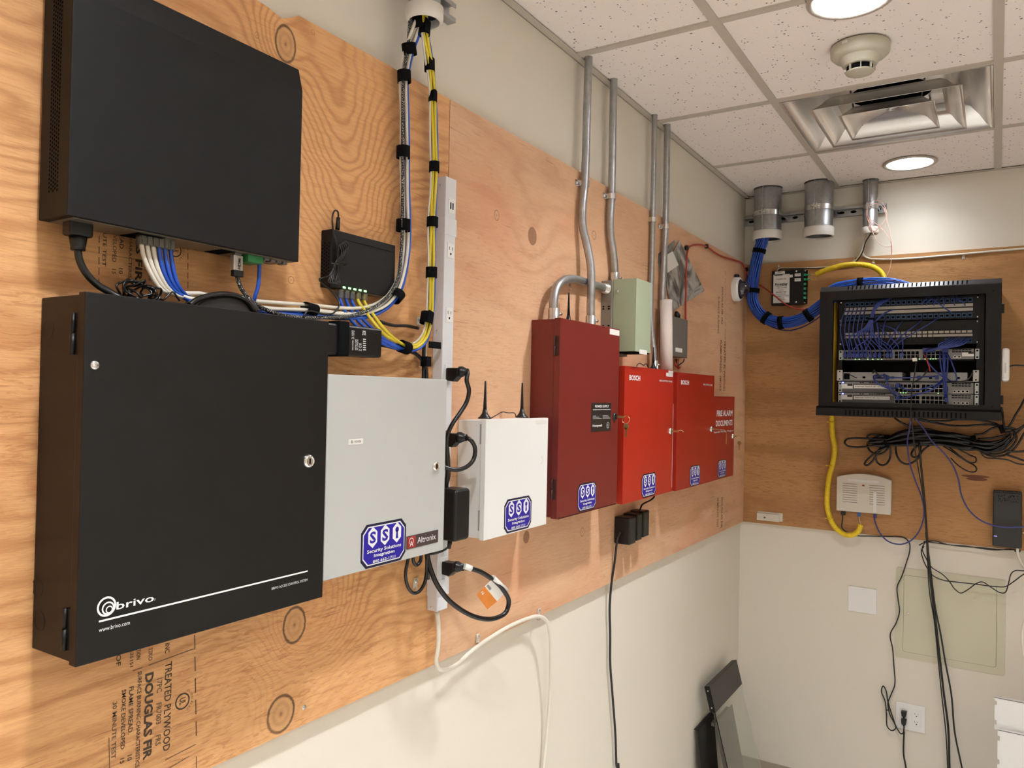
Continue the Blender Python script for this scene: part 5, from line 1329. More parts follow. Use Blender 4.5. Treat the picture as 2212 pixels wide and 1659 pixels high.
# --- white cables from the slim sleeve
wcb = [Vector((0.548, -0.055, 2.56)), Vector((0.546, -0.055, 2.512))]+bp([(1866, 525, -.04), (1862, 540, -.03), (1866, 552, -.026), (1876, 558, -.024), (1895, 560, -.024), (1930, 560, -.024), (1990, 556.5, -.024), (2050, 551, -.024), (2082, 548.5, -.024), (2140, 543, -.024), (2212, 537, -.024), (2330, 527, -.024)])
cable('white_cable', wcb, 0.0042, m_whc, 'white cable running right along the top edge of the back plywood', n=10)
clip(B(1887, 564, -PT-.0005), 'white nail clip under the white cable near the slim sleeve', nrm=(0, -1, 0), ax=(0, 0, -1), mat=m_clip)
clip(B(2081, 553, -PT-.0005), 'white nail clip on the white cable above the rack', nrm=(0, -1, 0), ax=(0, 0, -1), mat=m_clip)
for dx, mt, l, nm in ((0.0, m_whc, 'thin white cable draping from the slim sleeve to the fibre box', 'white_cable'), (0.0045, m_rub, 'thin black cable draping from the slim sleeve to the fibre box', 'black_cable')):
    pts = [Vector((0.553+dx, -0.055, 2.55)), Vector((0.552+dx, -0.055, 2.51))]+[q+Vector((dx, 0, -dx*0.8)) for q in bp([(1868, 520, -.05), (1860, 545, -.045), (1845, 565, -.03), (1820, 573, -.025), (1780, 577, -.024), (1740, 578.5, -.024), (1700, 579, -.024), (1683, 580, -.024), (1678, 586, -.03)])]
    cable(nm, pts, 0.0024, mt, l, n=8)
clip(B(1845, 562, -PT-.0005), 'white nail clip on the thin draping cables at the plywood edge', nrm=(0, -1, 0), ax=(0, 0, -1), mat=m_clip)
clip(B(1682, 577, -PT-.0005), 'small white nail clip above the top left corner of the fibre box', nrm=(0, -1, 0), mat=m_clip, s=0.8)
PKS = [[(1872, 452), (1880, 436), (1900, 434), (1913, 450), (1915, 475), (1905, 500), (1885, 498), (1876, 480), (1872, 455), (1885, 440), (1905, 445), (1917, 480), (1925, 520), (1927, 545), (1920, 560)],
       [(1873, 450), (1876, 470), (1888, 480), (1903, 492), (1918, 512), (1926, 530), (1915, 533), (1898, 525), (1888, 508), (1880, 485), (1875, 470), (1893, 495), (1908, 480), (1916, 462), (1909, 448)],
       [(1875, 475), (1883, 500), (1893, 498), (1900, 485)], [(1926, 520), (1925, 560), (1921, 585), (1912, 600)]]
for i, P in enumerate(PKS):
    cable('pink_wire', bp([(u, v, -.092-0.004*math.sin(j*1.7+i)) for j, (u, v) in enumerate(P)]), 0.0012, m_pink, 'thin pale pink wire looped around the slim sleeve', 'wire', 'pink wires round the slim sleeve', n=6, seg=4)

# --- fibre distribution box
FY = -0.048
fx0, fx1, fz0, fz1 = 0.1395, 0.279, 2.2175, 2.377
t = thing('fiber_box', 'flat black fibre distribution box with white notice label on the back plywood', 'junction box', ((fx0+fx1)/2, -PT, fz0))
MB().box(fx0, fx1, FY, -PT-0.0008, fz0, fz1).build('body', m_black, t, 0.001)
MB().box(fx1, fx1+0.014, -0.0215, -PT-0.0008, fz0+0.004, fz1-0.002).build('flange', m_black, t)
zf = zm(1660, 540, 10.37)
def fbr(x0, x1, y0, y1, Y=FY):
    a, b = B(*zf(x0, (y0+y1)/2), Y), B(*zf(x1, (y0+y1)/2), Y); c, d = B(*zf((x0+x1)/2, y0), Y), B(*zf((x0+x1)/2, y1), Y)
    return a.x, b.x, d.z, c.z
def lab(par, x0, x1, y0, y1, name='label', dy=0.0004, mat=None, Y=FY):
    a, b, c, d = fbr(x0, x1, y0, y1, Y); return MB().box(a, b, Y-dy, Y-dy+0.0003, c, d).build(name, mat or m_label, par)
lab(t, 145, 368, 478, 540); lab(t, 135, 320, 545, 575); 
nl = lab(t, 108, 472, 545, 1185); nl['label'] = 'white owner notice with black lettering'
lab(t, 140, 545, 565, 625, dy=0.0008); lab(t, 588, 722, 524, 590); lab(t, 586, 722, 636, 702)
def ftx(s, x0, x1, y0, y1, mat=m_black2, off=0.0, par=None):
    a, b, c, d = fbr(x0, x1, y0, y1); text(par or t, s, (a, FY-0.0006, c), XV, ZV, b-a, d-c, mat, 'lettering', off, lift=0.0004)
ftx('Frontier', 148, 438, 738, 795, off=0.03, par=nl)
for s, x0, x1, y0, y1 in (('PROPERTY OF', 180, 392, 640, 665), ('COMMUNICATIONS', 150, 415, 800, 816), ('FIBER TO WIRE', 190, 410, 838, 860), ('ACCESS', 232, 342, 888, 908), ('RESTRICTED', 172, 400, 930, 958), ('TO AUTHORIZED', 178, 392, 980, 1000), ('TELECOMMUNICATIONS', 122, 452, 1020, 1042), ('PERSONNEL', 240, 360, 1064, 1084), ('ONLY', 200, 375, 1104, 1124)):
    if s == 'ONLY': s = 'TECHNICIANS'
    ftx(s, x0, x1, y0, y1, off=0.01, par=nl)
ftx('PORT 1', 605, 705, 545, 568, m_ink); ftx('PORT 2', 605, 705, 655, 678, m_ink); ftx('CABINET', 205, 300, 495, 515, m_ink)
for (x, y) in ((622, 475), (615, 1170)):
    c = B(*zf(x, y), FY); MB().lathe(c, (0, -1, 0), [(0.0045, 0), (0.004, 0.0018), (0, 0.0022)], 18, cap=False).build('screw', m_zinc, t)
for (x, y) in ((818, 468), (808, 1180)):
    c = B(*zf(x, y), -0.022); MB().lathe(c, (0, -1, 0), [(0.004, 0), (0.0035, 0.0018), (0, 0.0022)], 16, cap=False).build('screw', m_zinc, t)
m_apc = plain('green_connector', (0.02, 0.36, 0.13), 0.4)
for i, yv in enumerate((560, 665, 768, 870, 972, 1075)):
    a, b, c_, d_ = fbr(762, 842, yv-26, yv+26, -0.032)
    o = MB().box(fx1+0.0004, b, -0.040, -0.026, c_, d_).build('connector', m_apc, t, 0.0008)
    if i < 2:
        m_ = (c_+d_)/2; MB().lathe((b, -0.033, m_), (1, 0, 0.03 if i == 0 else 0.02), [(0.0046, 0), (0.0038, 0.010), (0.0014, 0.020)], 12).build('boot', m_apc, o)
        q = B(*zf(1030, 560 if i == 0 else 662), -0.033); e = B(*zf(1085, 560 if i == 0 else 600), -0.040)
        MB().sweep([Vector((b+0.018, -0.033, m_)), q, e], 0.0013, 6).build('fiber_lead', m_yel, o)
    else: MB().box(b, b+0.0032, -0.038, -0.028, c_+0.001, d_-0.001).build('dust_cap', m_black2, o, 0.0008)

# ------------------------------------------------------------------ THE RACK
RX0, RX1, RY, RZ0, RZ1 = 0.427, 1.043, -0.450, 1.735, 2.215
m_rk = plain('rack_black', (0.0050, 0.0043, 0.0038), 0.5, spec=0.25, var=0.15, scale=12, bump=0.1, bscale=900)
t = thing('network_rack', 'black wall-mount network rack cabinet without its door, full of blue patch cables', 'network rack', ((RX0+RX1)/2, -PT, 1.722))
MB().box(RX0, 0.476, RY, RY+0.025, 1.745, RZ1).build('left_post', m_rk, t)
MB().box(0.994, RX1, RY, RY+0.025, 1.745, RZ1).build('right_post', m_rk, t)
MB().box(0.476, 0.994, RY, RY+0.022, 2.181, RZ1).build('top_rail', m_rk, t)
MB().box(0.476, 0.994, RY, RY+0.022, 1.745, 1.7765).build('bottom_rail', m_rk, t)
tp = MB().prism([(RX0, RY, RZ1), (RX0, RY, RZ1+0.003), (RX0, RY+0.020, RZ1+0.021), (RX0, -0.020, RZ1+0.021), (RX0, -0.020, RZ1+0.018), (RX0, RY+0.020, RZ1+0.018)], (RX1-RX0, 0, 0)).build('top_panel', plain('rack_grey_black', (0.03, 0.03, 0.033), 0.33, var=0.1, scale=12), t)
MB().box(RX0, RX1, RY+0.022, -0.020, RZ1-0.002, RZ1+0.001).build('top_liner', m_rk, t)
MB().box(RX1-0.0015, RX1, RY+0.025, -0.020, 1.745, RZ1).build('side_panel', m_rk, t)
bl = MB().prism([(RX0-0.006, -0.020, 1.722), (RX0-0.006, RY-0.018, 1.722), (RX0-0.006, RY-0.018, 1.752), (RX0-0.006, RY-0.002, 1.7605), (RX0-0.006, -0.020, 1.7605)], (RX1-RX0+0.009, 0, 0)).build('bottom_panel', m_rk, t, 0.001)
def slots(par, x0, x1, n, A, Bv, w=0.0052):
    mb = MB()
    for i in range(n):
        x = x0+(x1-x0)*i/(n-1); a, b = Vector((x, *A)), Vector((x, *Bv)); mb.poly([a-XV*w/2, a+XV*w/2, b+XV*w/2, b-XV*w/2])
    mb.build('vent_slots', m_hole, par)
xa, xb = Kp(430, 180, RY).x, Kp(1635, 130, RY).x
slots(tp, xa, xb, 28, (RY+0.0008, RZ1+0.0042), (RY+0.0185, RZ1+0.0205))
xa, xb = Kp(415, 1450, RY).x, Kp(1622, 1450, RY).x
slots(bl, xa, xb, 28, (RY-0.0184, 1.727), (RY-0.0184, 1.747))
MB().box(0.488, 0.490, -0.394, -0.060, 1.764, 2.205).build('inner_shade_sheet', m_rk, t)  # added black sheet, stands in for shade at the left inside
MB().box(0.490, 1.030, -0.062, -0.058, 1.762, RZ1-0.004).build('back_shade_sheet', m_rk, t)  # added black sheet that makes the shaded interior behind the gear
for (x0, x1) in ((0.487, 0.505), (0.964, 0.990)): MB().box(x0, x1, -0.399, -0.396, 1.764, 2.205).box(x0 if x0 > 0.9 else x0, x0+0.002, -0.399, -0.37, 1.764, 2.205).build('mounting_rail', m_rk, t)
for (u, v) in ((210, 310), (1900, 225), (200, 1370), (1890, 1400)):
    c = Kp(u, v, RY-0.0002); MB().lathe(c, (0, -1, 0), [(0.0022, 0), (0.002, 0.0006)], 12).build('screw', m_hole, t)
for v in (405, 1330): 
    z = Kp(2000, v, RY).z; MB().box(RX1, RX1+0.008, RY+0.002, RY+0.014, z-0.016, z+0.016).build('hinge', m_rk, t, 0.001)

EY = -0.400
EX0, EX1 = 0.4925, 0.9755
def zk(v): return Kp(370, v, EY).z
def ears(t, z0, z1, mat, w=0.014, y=EY):
    for (a, b) in ((EX0, EX0+w), (EX1-w, EX1)):
        e = MB().box(a, b, y-0.0022, y, z0, z1).build('ear', mat, t, 0.001)
        mb = MB()
        for zz in (z0+(z1-z0)*0.18, z0+(z1-z0)*0.82): mb.lathe(((a+b)/2, y-0.0023, zz), (0, -1, 0), [(0.0034, 0), (0.0034, 0.0003)], 14)
        mb.build('slot', m_hole, e)
m_jack = plain('blue_jack', (0.008, 0.05, 0.13), 0.5, var=0.2)
m_strip_l = plain('label_strip', srgb(168, 160, 146), 0.5, var=0.05, scale=200)
XP0, XP1 = 0.512, 0.953
def patch_panel(lab_, z0, z1, la, lb, jacks_hi, jacks_lo, blocks):
    t = thing('patch_bay', lab_, 'patch panel', ((EX0+EX1)/2, EY, z0))
    MB().box(EX0, EX1, EY-0.003, EY+0.03, z0, z1).build('panel', m_rk, t)
    if not blocks:
        for (a, b) in (la, lb): MB().box(XP0, XP1, EY-0.0045, EY-0.0032, b, a).build('label_strip', m_strip_l, t)
        mb = MB()
        for (a, b) in (la, lb):
            for i in range(24):
                x = XP0+(i+0.5)*(XP1-XP0)/24; zc = (a+b)/2
                mb.poly([(x-0.004, EY-0.0048, zc-0.0012), (x+0.004, EY-0.0048, zc-0.0012), (x+0.004, EY-0.0048, zc+0.0012), (x-0.004, EY-0.0048, zc+0.0012)])
        mb.build('printed_marks', m_ink2, t)
    else:
        for j, (a, b) in enumerate((la, lb)):
            for i in range(24):
                x = XP0+(i+0.5)*(XP1-XP0)/24
                if j == 1 and i >= 17: continue
                MB().box(x-0.0075, x+0.0075, EY-0.0042, EY-0.0031, b, a).build('label_window', m_strip_l, t, 0.0005)
        MB().box(XP0+17*(XP1-XP0)/24+0.001, XP1, EY-0.0045, EY-0.0031, lb[1], lb[0]).build('label_strip', m_strip_l, t)
    for (zc, sel) in jacks_hi+jacks_lo:
        for i in range(24):
            x = XP0+(i+0.5)*(XP1-XP0)/24; on = sel(i)
            j = MB().box(x-0.0075, x+0.0075, EY-0.0050, EY-0.0031, zc-0.008, zc+0.008).build('jack', m_jack if on else m_rk, t)
            if on or not blocks: MB().box(x-0.0050, x+0.0050, EY-0.0054, EY-0.0051, zc-0.0045, zc+0.0035).build('opening', m_hole, j)
    for (x, zz) in ((EX0+0.006, z0+0.006), (EX0+0.006, z1-0.006), (EX1-0.007, z0+0.006), (EX1-0.007, z1-0.006)):
        MB().lathe((x, EY-0.003, zz), (0, -1, 0), [(0.0042, 0), (0.0038, 0.002), (0.0, 0.003)], 16, cap=False).build('screw', m_zinc, t)
    return t
patch_panel('upper patch panel in the rack with two long label strips and blue jacks', 2.0965, 2.1815, (2.1525, 2.1415), (2.1365, 2.1255), [(2.166, lambda i: True)], [(2.110, lambda i: True)], False)
patch_panel('lower patch panel in the rack with rows of small white label windows', 2.0035, 2.0915, (2.053, 2.044), (2.040, 2.031), [(2.068, lambda i: False)], [(2.016, lambda i: i >= 19)], True)
for zz in (2.142, 2.047):
    pass

def rack_switch(lab_, z0, z1, kind):
    t = thing('rack_switch', lab_, 'network switch', ((EX0+EX1)/2, EY, z0))
    x0, x1 = EX0+0.014, EX1-0.017
    MB().box(x0, x1, EY-0.004, EY+0.22, z0+0.0006, z1-0.0006).build('chassis', m_silver if kind != 2 else m_silver, t, 0.0008)
    ears(t, z0+0.001, z1-0.001, plain('satin_ear', srgb(176, 184, 182), 0.3, 0.7))
    zc1, zc0 = z0+(z1-z0)*0.64, z0+(z1-z0)*0.28; ph = (z1-z0)*0.15
    X = lambda k: Kp(k, 850, EY).x
    if kind == 1: groups = [(X(392), 6), (X(640), 6), (X(905), 6), (X(1190), 6)]
    else: groups = [(X(915), 6), (X(1185), 6)]
    for gx, n in groups:
        for i in range(n):
            for zc in (zc1, zc0):
                x = gx+i*0.0142+0.006
                MB().box(x-0.0058, x+0.0058, EY-0.0044, EY-0.0041, zc-ph, zc+ph).build('port', m_hole, t)
    if kind != 1:
        MB().box(X(915), X(1445), EY-0.0048, EY-0.0042, z0+(z1-z0)*0.44, z0+(z1-z0)*0.48).build('trim_line', m_wtext, t)
        MB().box(x0+0.002, X(905), EY-0.0052, EY-0.0040, z0+0.001, z0+(z1-z0)*0.80).build('face_plate', m_dgrey, t)
        a = Kp(385, 0, EY).x; MB().box(a, X(485), EY-0.0060, EY-0.0053, z0+(z1-z0)*0.36, z0+(z1-z0)*0.78).build('asset_label', m_label, t)
        MB().box(X(432), X(482), EY-0.0064, EY-0.0061, z0+(z1-z0)*0.60, z0+(z1-z0)*0.78).build('green_field', plain('label_green', (0.02, 0.16, 0.10), 0.5), t)
        e = MB().box(X(498), X(860), EY-0.0060, EY-0.0053, z0+(z1-z0)*0.40, z0+(z1-z0)*0.70).build('name_label', m_label, t)
        s = 'Internet Switch #1 (Frontier)' if kind == 3 else 'Internet Switch #2 (Spectrum)'
        text(e, s, (X(510), EY-0.0061, z0+(z1-z0)*0.46), XV, ZV, X(850)-X(510), (z1-z0)*0.19, m_ink, 'lettering', 0.01)
        b = MB().lathe((X(386), EY-0.0045, z0+(z1-z0)*0.90), (0, -1, 0), [(0.0024, 0), (0.0018, 0.0016), (0, 0.002)], 14, cap=False).build('status_light', emit('led_blue', (0.05, 0.08, 1.0), 14.0), t)
        for k in range(7): MB().box(X(650)+k*0.0085, X(650)+k*0.0085+0.007, EY-0.0044, EY-0.0041, z0+(z1-z0)*0.86, z0+(z1-z0)*0.95).build('vent', m_hole, t)
        for k in range(2): MB().box(X(555)+k*0.009, X(555)+k*0.009+0.006, EY-0.0044, EY-0.0041, z0+(z1-z0)*0.86, z0+(z1-z0)*0.95).build('port', m_hole, t)
    xs = X(1485)
    for r in (0.84, 0.66):
        for k in range(6): MB().box(xs+k*0.0105, xs+k*0.0105+0.0092, EY-0.0044, EY-0.0041, z0+(z1-z0)*r, z0+(z1-z0)*(r+0.09)).build('vent', m_hole, t)
    for k in range(4 if kind != 1 else 2):
        q = MB().box(xs+0.004+k*0.0135, xs+0.004+k*0.0135+0.011, EY-0.0050, EY-0.0041, z0+(z1-z0)*0.12, z0+(z1-z0)*0.34).build('fiber_port', plain('port_steel', (0.55, 0.54, 0.50), 0.3, 0.8), t)
        MB().box(xs+0.006+k*0.0135, xs+0.006+k*0.0135+0.007, EY-0.0053, EY-0.0051, z0+(z1-z0)*0.18, z0+(z1-z0)*0.30).build('opening', m_hole, q)
    if kind == 1:
        MB().box(X(1585), X(1708), EY-0.0060, EY-0.0053, z0+(z1-z0)*0.28, z0+(z1-z0)*0.64).build('asset_label', m_label, t)
        MB().box(X(1648), X(1705), EY-0.0064, EY-0.0061, z0+(z1-z0)*0.50, z0+(z1-z0)*0.66).build('green_field', plain('label_green', (0, 0, 0)), t)
    led = emit('led_green', (0.25, 1.0, 0.2), 3.0)
    for k in ((0.06, .09, .16, .2, .24, .27, .56, .60, .64, .66, .68) if kind == 1 else (.42, .44, .46, .70)):
        x = x0+(x1-x0)*k+0.02; MB().box(x, x+0.0022, EY-0.0048, EY-0.0040, z0+0.001, z0+0.003).build('status_light', led, t)
    return t
rack_switch('silver rack switch with the most blue plugs, directly below the patch panels', 1.945, 1.985, 1)
rack_switch('rack switch with a long name label above the bottom one, blue light at left', 1.8155, 1.859, 3)
rack_switch('bottom rack switch with a long name label and a blue light at left', 1.7725, 1.8145, 2)
# shelf with two small grey gateways
t = thing('rack_shelf', 'silver vented rack shelf carrying two small grey gateways', 'shelf', ((EX0+EX1)/2, EY, 1.862))
MB().box(EX0+0.003, EX1-0.003, EY-0.002, EY+0.22, 1.862, 1.8645).build('tray', m_silver, t)
for a, b in ((EX0-0.006, EX0+0.016), (EX1-0.020, EX1)):
    e = MB().box(a, b, EY-0.006, EY-0.002, 1.8625, 1.905).build('ear', plain('pale_steel', srgb(200, 196, 188), 0.35, 0.3), t, 0.002)
    mb = MB()
    for zz in (1.869, 1.899): mb.lathe(((a+b)/2, EY-0.0061, zz), (0, -1, 0), [(0.003, 0), (0.003, 0.0003)], 12)
    mb.build('slot', m_hole, e)
for i, (a, b, l) in enumerate(((382, 980, 'left small grey gateway on the rack shelf with a black plug and cord'), (1062, 1640, 'right small grey gateway on the rack shelf'))):
    xa, xb = Kp(a, 1080, EY).x, Kp(b, 1080, EY).x
    g = thing('gateway', l, 'network device', ((xa+xb)/2, EY, 1.8648)); MB().box(xa, xb, EY, EY+0.14, 1.8650, 1.896).build('case', plain('gateway_grey', srgb(150, 148, 142), 0.4), g, 0.001)
    for k, w in ((0.36, 0.010), (0.36, 0.010), (0.62, 0.012), (0.84, 0.012)):
        x = xa+(xb-xa)*k; MB().box(x-w/2, x+w/2, EY-0.0006, EY-0.0001, 1.872, 1.880).build('port', m_hole, g)
    if i == 0:
        MB().box(xa+0.002, xa+0.024, EY-0.0010, EY-0.0001, 1.868, 1.892).build('power_inlet', m_hole, g)
        MB().sweep([(xa+0.018, EY-0.004, 1.889), (xa+0.035, EY-0.02, 1.882), (xa+0.045, EY-0.012, 1.876), (xa+0.050, EY-0.002, 1.875)], 0.0018, 6).build('cord', m_rub, g)

# patch cables inside the rack
def kc(P, r=0.0022, mat=None, lab_='', grp=None, name='patch_cable', hl=None):
    pts = [Kp(*q) for q in P]; cable(name, pts, r, mat or m_blued, lab_, 'cable', grp, n=7, seg=5)
GA = 'blue patch cables down from the upper patch panel'
topx = [400, 440, 480, 520, 560, 600]; botx = [(402, 880), (442, 880), (485, 875), (527, 872), (570, 870), (612, 868)]
for i in range(6):
    u, (bx, by) = topx[i], botx[i]
    kc([(u+10, 400-i*3, -.403), (u-2, 430, -.425), (u-34+i*3, 520, -.440), (u-45+i*2, 640, -.440), (bx-22+i*2, 770, -.435), (bx, by-30, -.425), (bx, by, -.408)], lab_='dark blue patch cable bowing down at the left side of the rack', grp=GA)
GB = 'blue patch cables gathered in the tied rack bunch'
bt = [(455, 885), (540, 880), (585, 876), (660, 880), (705, 876), (752, 874), (830, 870), (872, 866), (625, 874), (500, 882)]
for i, (bx, by) in enumerate(bt):
    j = i-5
    kc([(820+i*9, 300-i*2, -.415), (740+i*6, 340, -.430), (680+i*3, 420, -.440), (652+i*3.5, 512, -.442), (640+j*9, 600, -.440), (610+j*20+(bx-640)*0.35, 700, -.438), (bx-6, by-70, -.432), (bx, by-25, -.422), (bx, by, -.406)], lab_='dark blue patch cable in the tied bunch fanning down to the top rack switch', grp=GB)
c = Kp(668, 512, -.442); strap(c-ZV*0.004, c+ZV*0.004, 0.0135, 0.010, 'dark tie round the bunch of patch cables in the rack', 'rack ties', 0, Vector((0, -1, 0)))
GC = 'blue patch cables sweeping diagonally in the rack'
for P in ([(1350, 495, -.405), (1300, 530, -.43), (1150, 620, -.44), (1000, 710, -.44), (900, 790, -.435), (868, 840, -.42), (866, 866, -.406)],
          [(1180, 520, -.405), (1120, 570, -.43), (1000, 660, -.44), (880, 760, -.437), (838, 820, -.425), (830, 868, -.406)],
          [(985, 530, -.405), (950, 570, -.43), (880, 680, -.44), (840, 740, -.44), (815, 800, -.42)],
          [(815, 510, -.405), (800, 560, -.43), (775, 680, -.44), (765, 780, -.436), (752, 862, -.406)],
          [(720, 540, -.43), (735, 640, -.44), (745, 760, -.438), (752, 868, -.406)],
          [(680, 560, -.43), (700, 700, -.44), (760, 790, -.44), (830, 830, -.43), (872, 850, -.41)],
          [(750, 575, -.42), (840, 590, -.435), (920, 630, -.44), (975, 700, -.44), (985, 800, -.43), (975, 872, -.406)],
          [(740, 590, -.42), (800, 640, -.435), (880, 720, -.44), (935, 780, -.435), (940, 820, -.41)],
          [(1240, 280, -.41), (1330, 340, -.43), (1410, 400, -.43), (1480, 448, -.406)],
          [(850, 430, -.41), (780, 470, -.43), (720, 520, -.435), (690, 545, -.43)], [(890, 415, -.41), (800, 450, -.43), (735, 500, -.435), (695, 540, -.43)]):
    kc(P, lab_='dark blue patch cable crossing the middle of the rack diagonally', grp=GC)
GD = 'blue patch cables looping over the top right of the rack'
for u, d in ((1215, -30), (1270, -40), (1325, -20), (1385, 15), (1490, 15), (1530, 70)):
    kc([(u, 270, -.405), (u+8, 310, -.425), (u+d, 345, -.425), (u+d*1.2, 372, -.405)], lab_='short blue patch cable curling out of the top right of the upper patch panel', grp=GD)
GE = 'blue patch cables fanning from the lower right jacks'
for i, u in enumerate((1440, 1470, 1500, 1530, 1560, 1590, 1620, 1650)):
    kc([(u+20, 700, -.405), (u, 725, -.428), (u-90+i*4, 770, -.440), (1340-i*6, 800+i*3, -.440), (1260-i*8, 815+i*4, -.430), (1205+i*14, 830, -.408)], r=0.0026, lab_='blue patch cable fanning left from the lower right jacks of the rack', grp=GE)
GF = 'blue patch cables hanging down the right of the rack'
for i, P in enumerate(([(1365, 840, -.41), (1360, 880, -.43), (1372, 1000, -.44), (1395, 1100, -.44), (1410, 1200, -.44), (1415, 1290, -.42), (1415, 1330, -.406)],
          [(1390, 840, -.41), (1392, 900, -.43), (1400, 1020, -.44), (1418, 1120, -.44), (1425, 1220, -.44), (1432, 1330, -.406)],
          [(1410, 840, -.41), (1412, 920, -.43), (1408, 1040, -.44), (1400, 1140, -.44), (1412, 1300, -.42)],
          [(1430, 845, -.41), (1440, 920, -.43), (1436, 1020, -.44), (1425, 1120, -.43), (1420, 1160, -.406)],
          [(1440, 870, -.41), (1470, 930, -.44), (1505, 1020, -.45), (1530, 1110, -.44), (1520, 1140, -.43), (1470, 1140, -.42), (1440, 1120, -.406)],
          [(1210, 840, -.41), (1230, 930, -.44), (1290, 1010, -.45), (1360, 1075, -.445), (1420, 1110, -.42)],
          [(1340, 1090, -.406), (1240, 1095, -.42), (1050, 1105, -.43), (880, 1105, -.43), (760, 1110, -.425), (700, 1105, -.41)])):
    kc(P, r=0.0028, lab_='blue patch cable hanging between upper and lower switches at the right of the rack', grp=GF)
GG = 'blue patch cables looping across the lower rack switches'
for P in ([(930, 1300, -.406), (880, 1260, -.43), (850, 1200, -.44), (760, 1180, -.45), (700, 1140, -.45), (720, 1095, -.43), (800, 1080, -.425), (850, 1100, -.406)],
          [(935, 1200, -.406), (880, 1215, -.43), (780, 1190, -.45), (700, 1130, -.455), (690, 1090, -.44), (740, 1075, -.42)],
          [(930, 1320, -.406), (1000, 1310, -.44), (1150, 1270, -.45), (1290, 1220, -.45), (1370, 1160, -.44), (1395, 1110, -.41)],
          [(945, 1170, -.406), (1000, 1220, -.43), (1100, 1230, -.44), (1250, 1200, -.445), (1330, 1170, -.44), (1380, 1130, -.41)],
          [(920, 1290, -.406), (870, 1250, -.43), (830, 1160, -.44), (795, 1080, -.43), (800, 1070, -.406)],
          [(925, 1310, -.406), (960, 1290, -.43), (900, 1240, -.44)]):
    kc(P, r=0.0030, lab_='blue patch cable looping across the lower rack switches', grp=GG)
kc([(1195, 850, -.406), (1215, 900, -.435), (1245, 970, -.445), (1262, 1040, -.43)], r=0.0024, mat=m_redc, lab_='short red patch cable below the top rack switch', name='patch_cable')
for P in ([(682, 1060, -.41), (695, 1025, -.43), (720, 1060, -.44), (770, 1105, -.43)], [(1200, 1050, -.406), (1240, 1020, -.43), (1170, 1110, -.44), (1090, 1150, -.43)], [(1680, 1080, -.41), (1690, 1050, -.43), (1650, 1120, -.44), (1540, 1150, -.44), (1470, 1150, -.43)]):
    kc(P, r=0.0026, mat=m_rub, lab_='black cord end curling on the rack shelf', grp='black cords on the rack shelf', name='black_cable')
def kplug(u, v, w=14, h=26, mat=None, grp='blue plugs in the rack', lab_='blue patch plug seated in the top rack switch'):
    c = Kp(u, v, EY-0.008); o = MB().box(c.x-0.0056, c.x+0.0056, EY-0.020, EY-0.0046, c.z-0.009, c.z+0.007).build('patch_plug', mat or m_blued); tag(o, lab_, 'plug', grp)
for u in (402, 444, 487, 528, 570, 612, 660, 706, 752, 830, 872, 975): kplug(u, 878)
for u in (1205, 1235, 1265, 1295, 1400, 1430): kplug(u, 825, grp='blue plugs at the right of the top rack switch', lab_='blue patch plug in the right port group of the top rack switch')
for u, v in ((935, 1180), (935, 1310), (1425, 1215), (1428, 1330), (1150, 1105), (1330, 1100), (830, 1105)): kplug(u, v, grp='blue plugs in the lower rack equipment', lab_='blue patch plug in the lower rack equipment')
# black cord with paper tag hanging in front of the rack
pts = [Kp(1140, 880, -.406), Kp(1130, 905, -.44), Kp(1118, 960, -.462), Kp(1108, 1050, -.475), Kp(1090, 1150, -.482), Kp(1075, 1230, -.486), Kp(1070, 1350, -.488), Kp(1066, 1430, -.490), Kp(1068, 1500, -.485), B(1969, 905, -.47), B(1975, 960, -.40), B(1983, 1010, -.30), B(1992, 1060, -.18), B(1999, 1120, -.10), B(2003, 1200, -.06), B(2008, 1280, -.05), B(2018, 1340, -.04), B(2027, 1430, -.035), B(2034, 1500, -.03), B(2043, 1580, -.03), B(2047, 1659, -.03), B(2052, 1800, -.03)]
e_ = pts[-1]; pts.append(Vector((e_.x+0.01, -0.03, 0.006)))
o = thing('tagged_cord', 'black cord with small white tag hanging down the rack front to the floor', 'cord', e_)
MB().sweep(pts, 0.0023, 8).build('cord', m_rub, o)
c = Kp(1110, 925, -.455); MB().obox(c+Vector((-0.008, -0.003, -0.006)), (0.0155, 0, 0.001), (0, 0.0005, 0), (-0.002, 0, 0.013)).build('tag', m_label, o)
for dx, r, l, pa in ((9, 0.0042, 'second thick black cord hanging beside the tagged cord to the floor', None),):
    q = bp([(1985, 955, -.12), (1990, 1010, -.11), (1996, 1070, -.10), (2001, 1140, -.08), (2006, 1210, -.06), (2014, 1290, -.045), (2022, 1350, -.038), (2031, 1430, -.032), (2039, 1500, -.03), (2048, 1570, -.03), (2051, 1659, -.03), (2056, 1800, -.03)]); q.append(Vector((q[-1].x+0.01, -0.03, 0.006)))
    cable('black_cable', q, r, m_rub, l, 'cord')
q = bp([(2000, 1150, -.06), (2010, 1230, -.05), (2020, 1310, -.04), (2032, 1370, -.035), (2042, 1430, -.03), (2055, 1500, -.03), (2062, 1580, -.03), (2078, 1659, -.03), (2095, 1750, -.03)]); q.append(Vector((q[-1].x+0.02, -0.03, 0.006)))
cable('black_cable', q, 0.0034, m_rub, 'thinner black cord splaying right from the hanging pair', 'cord')

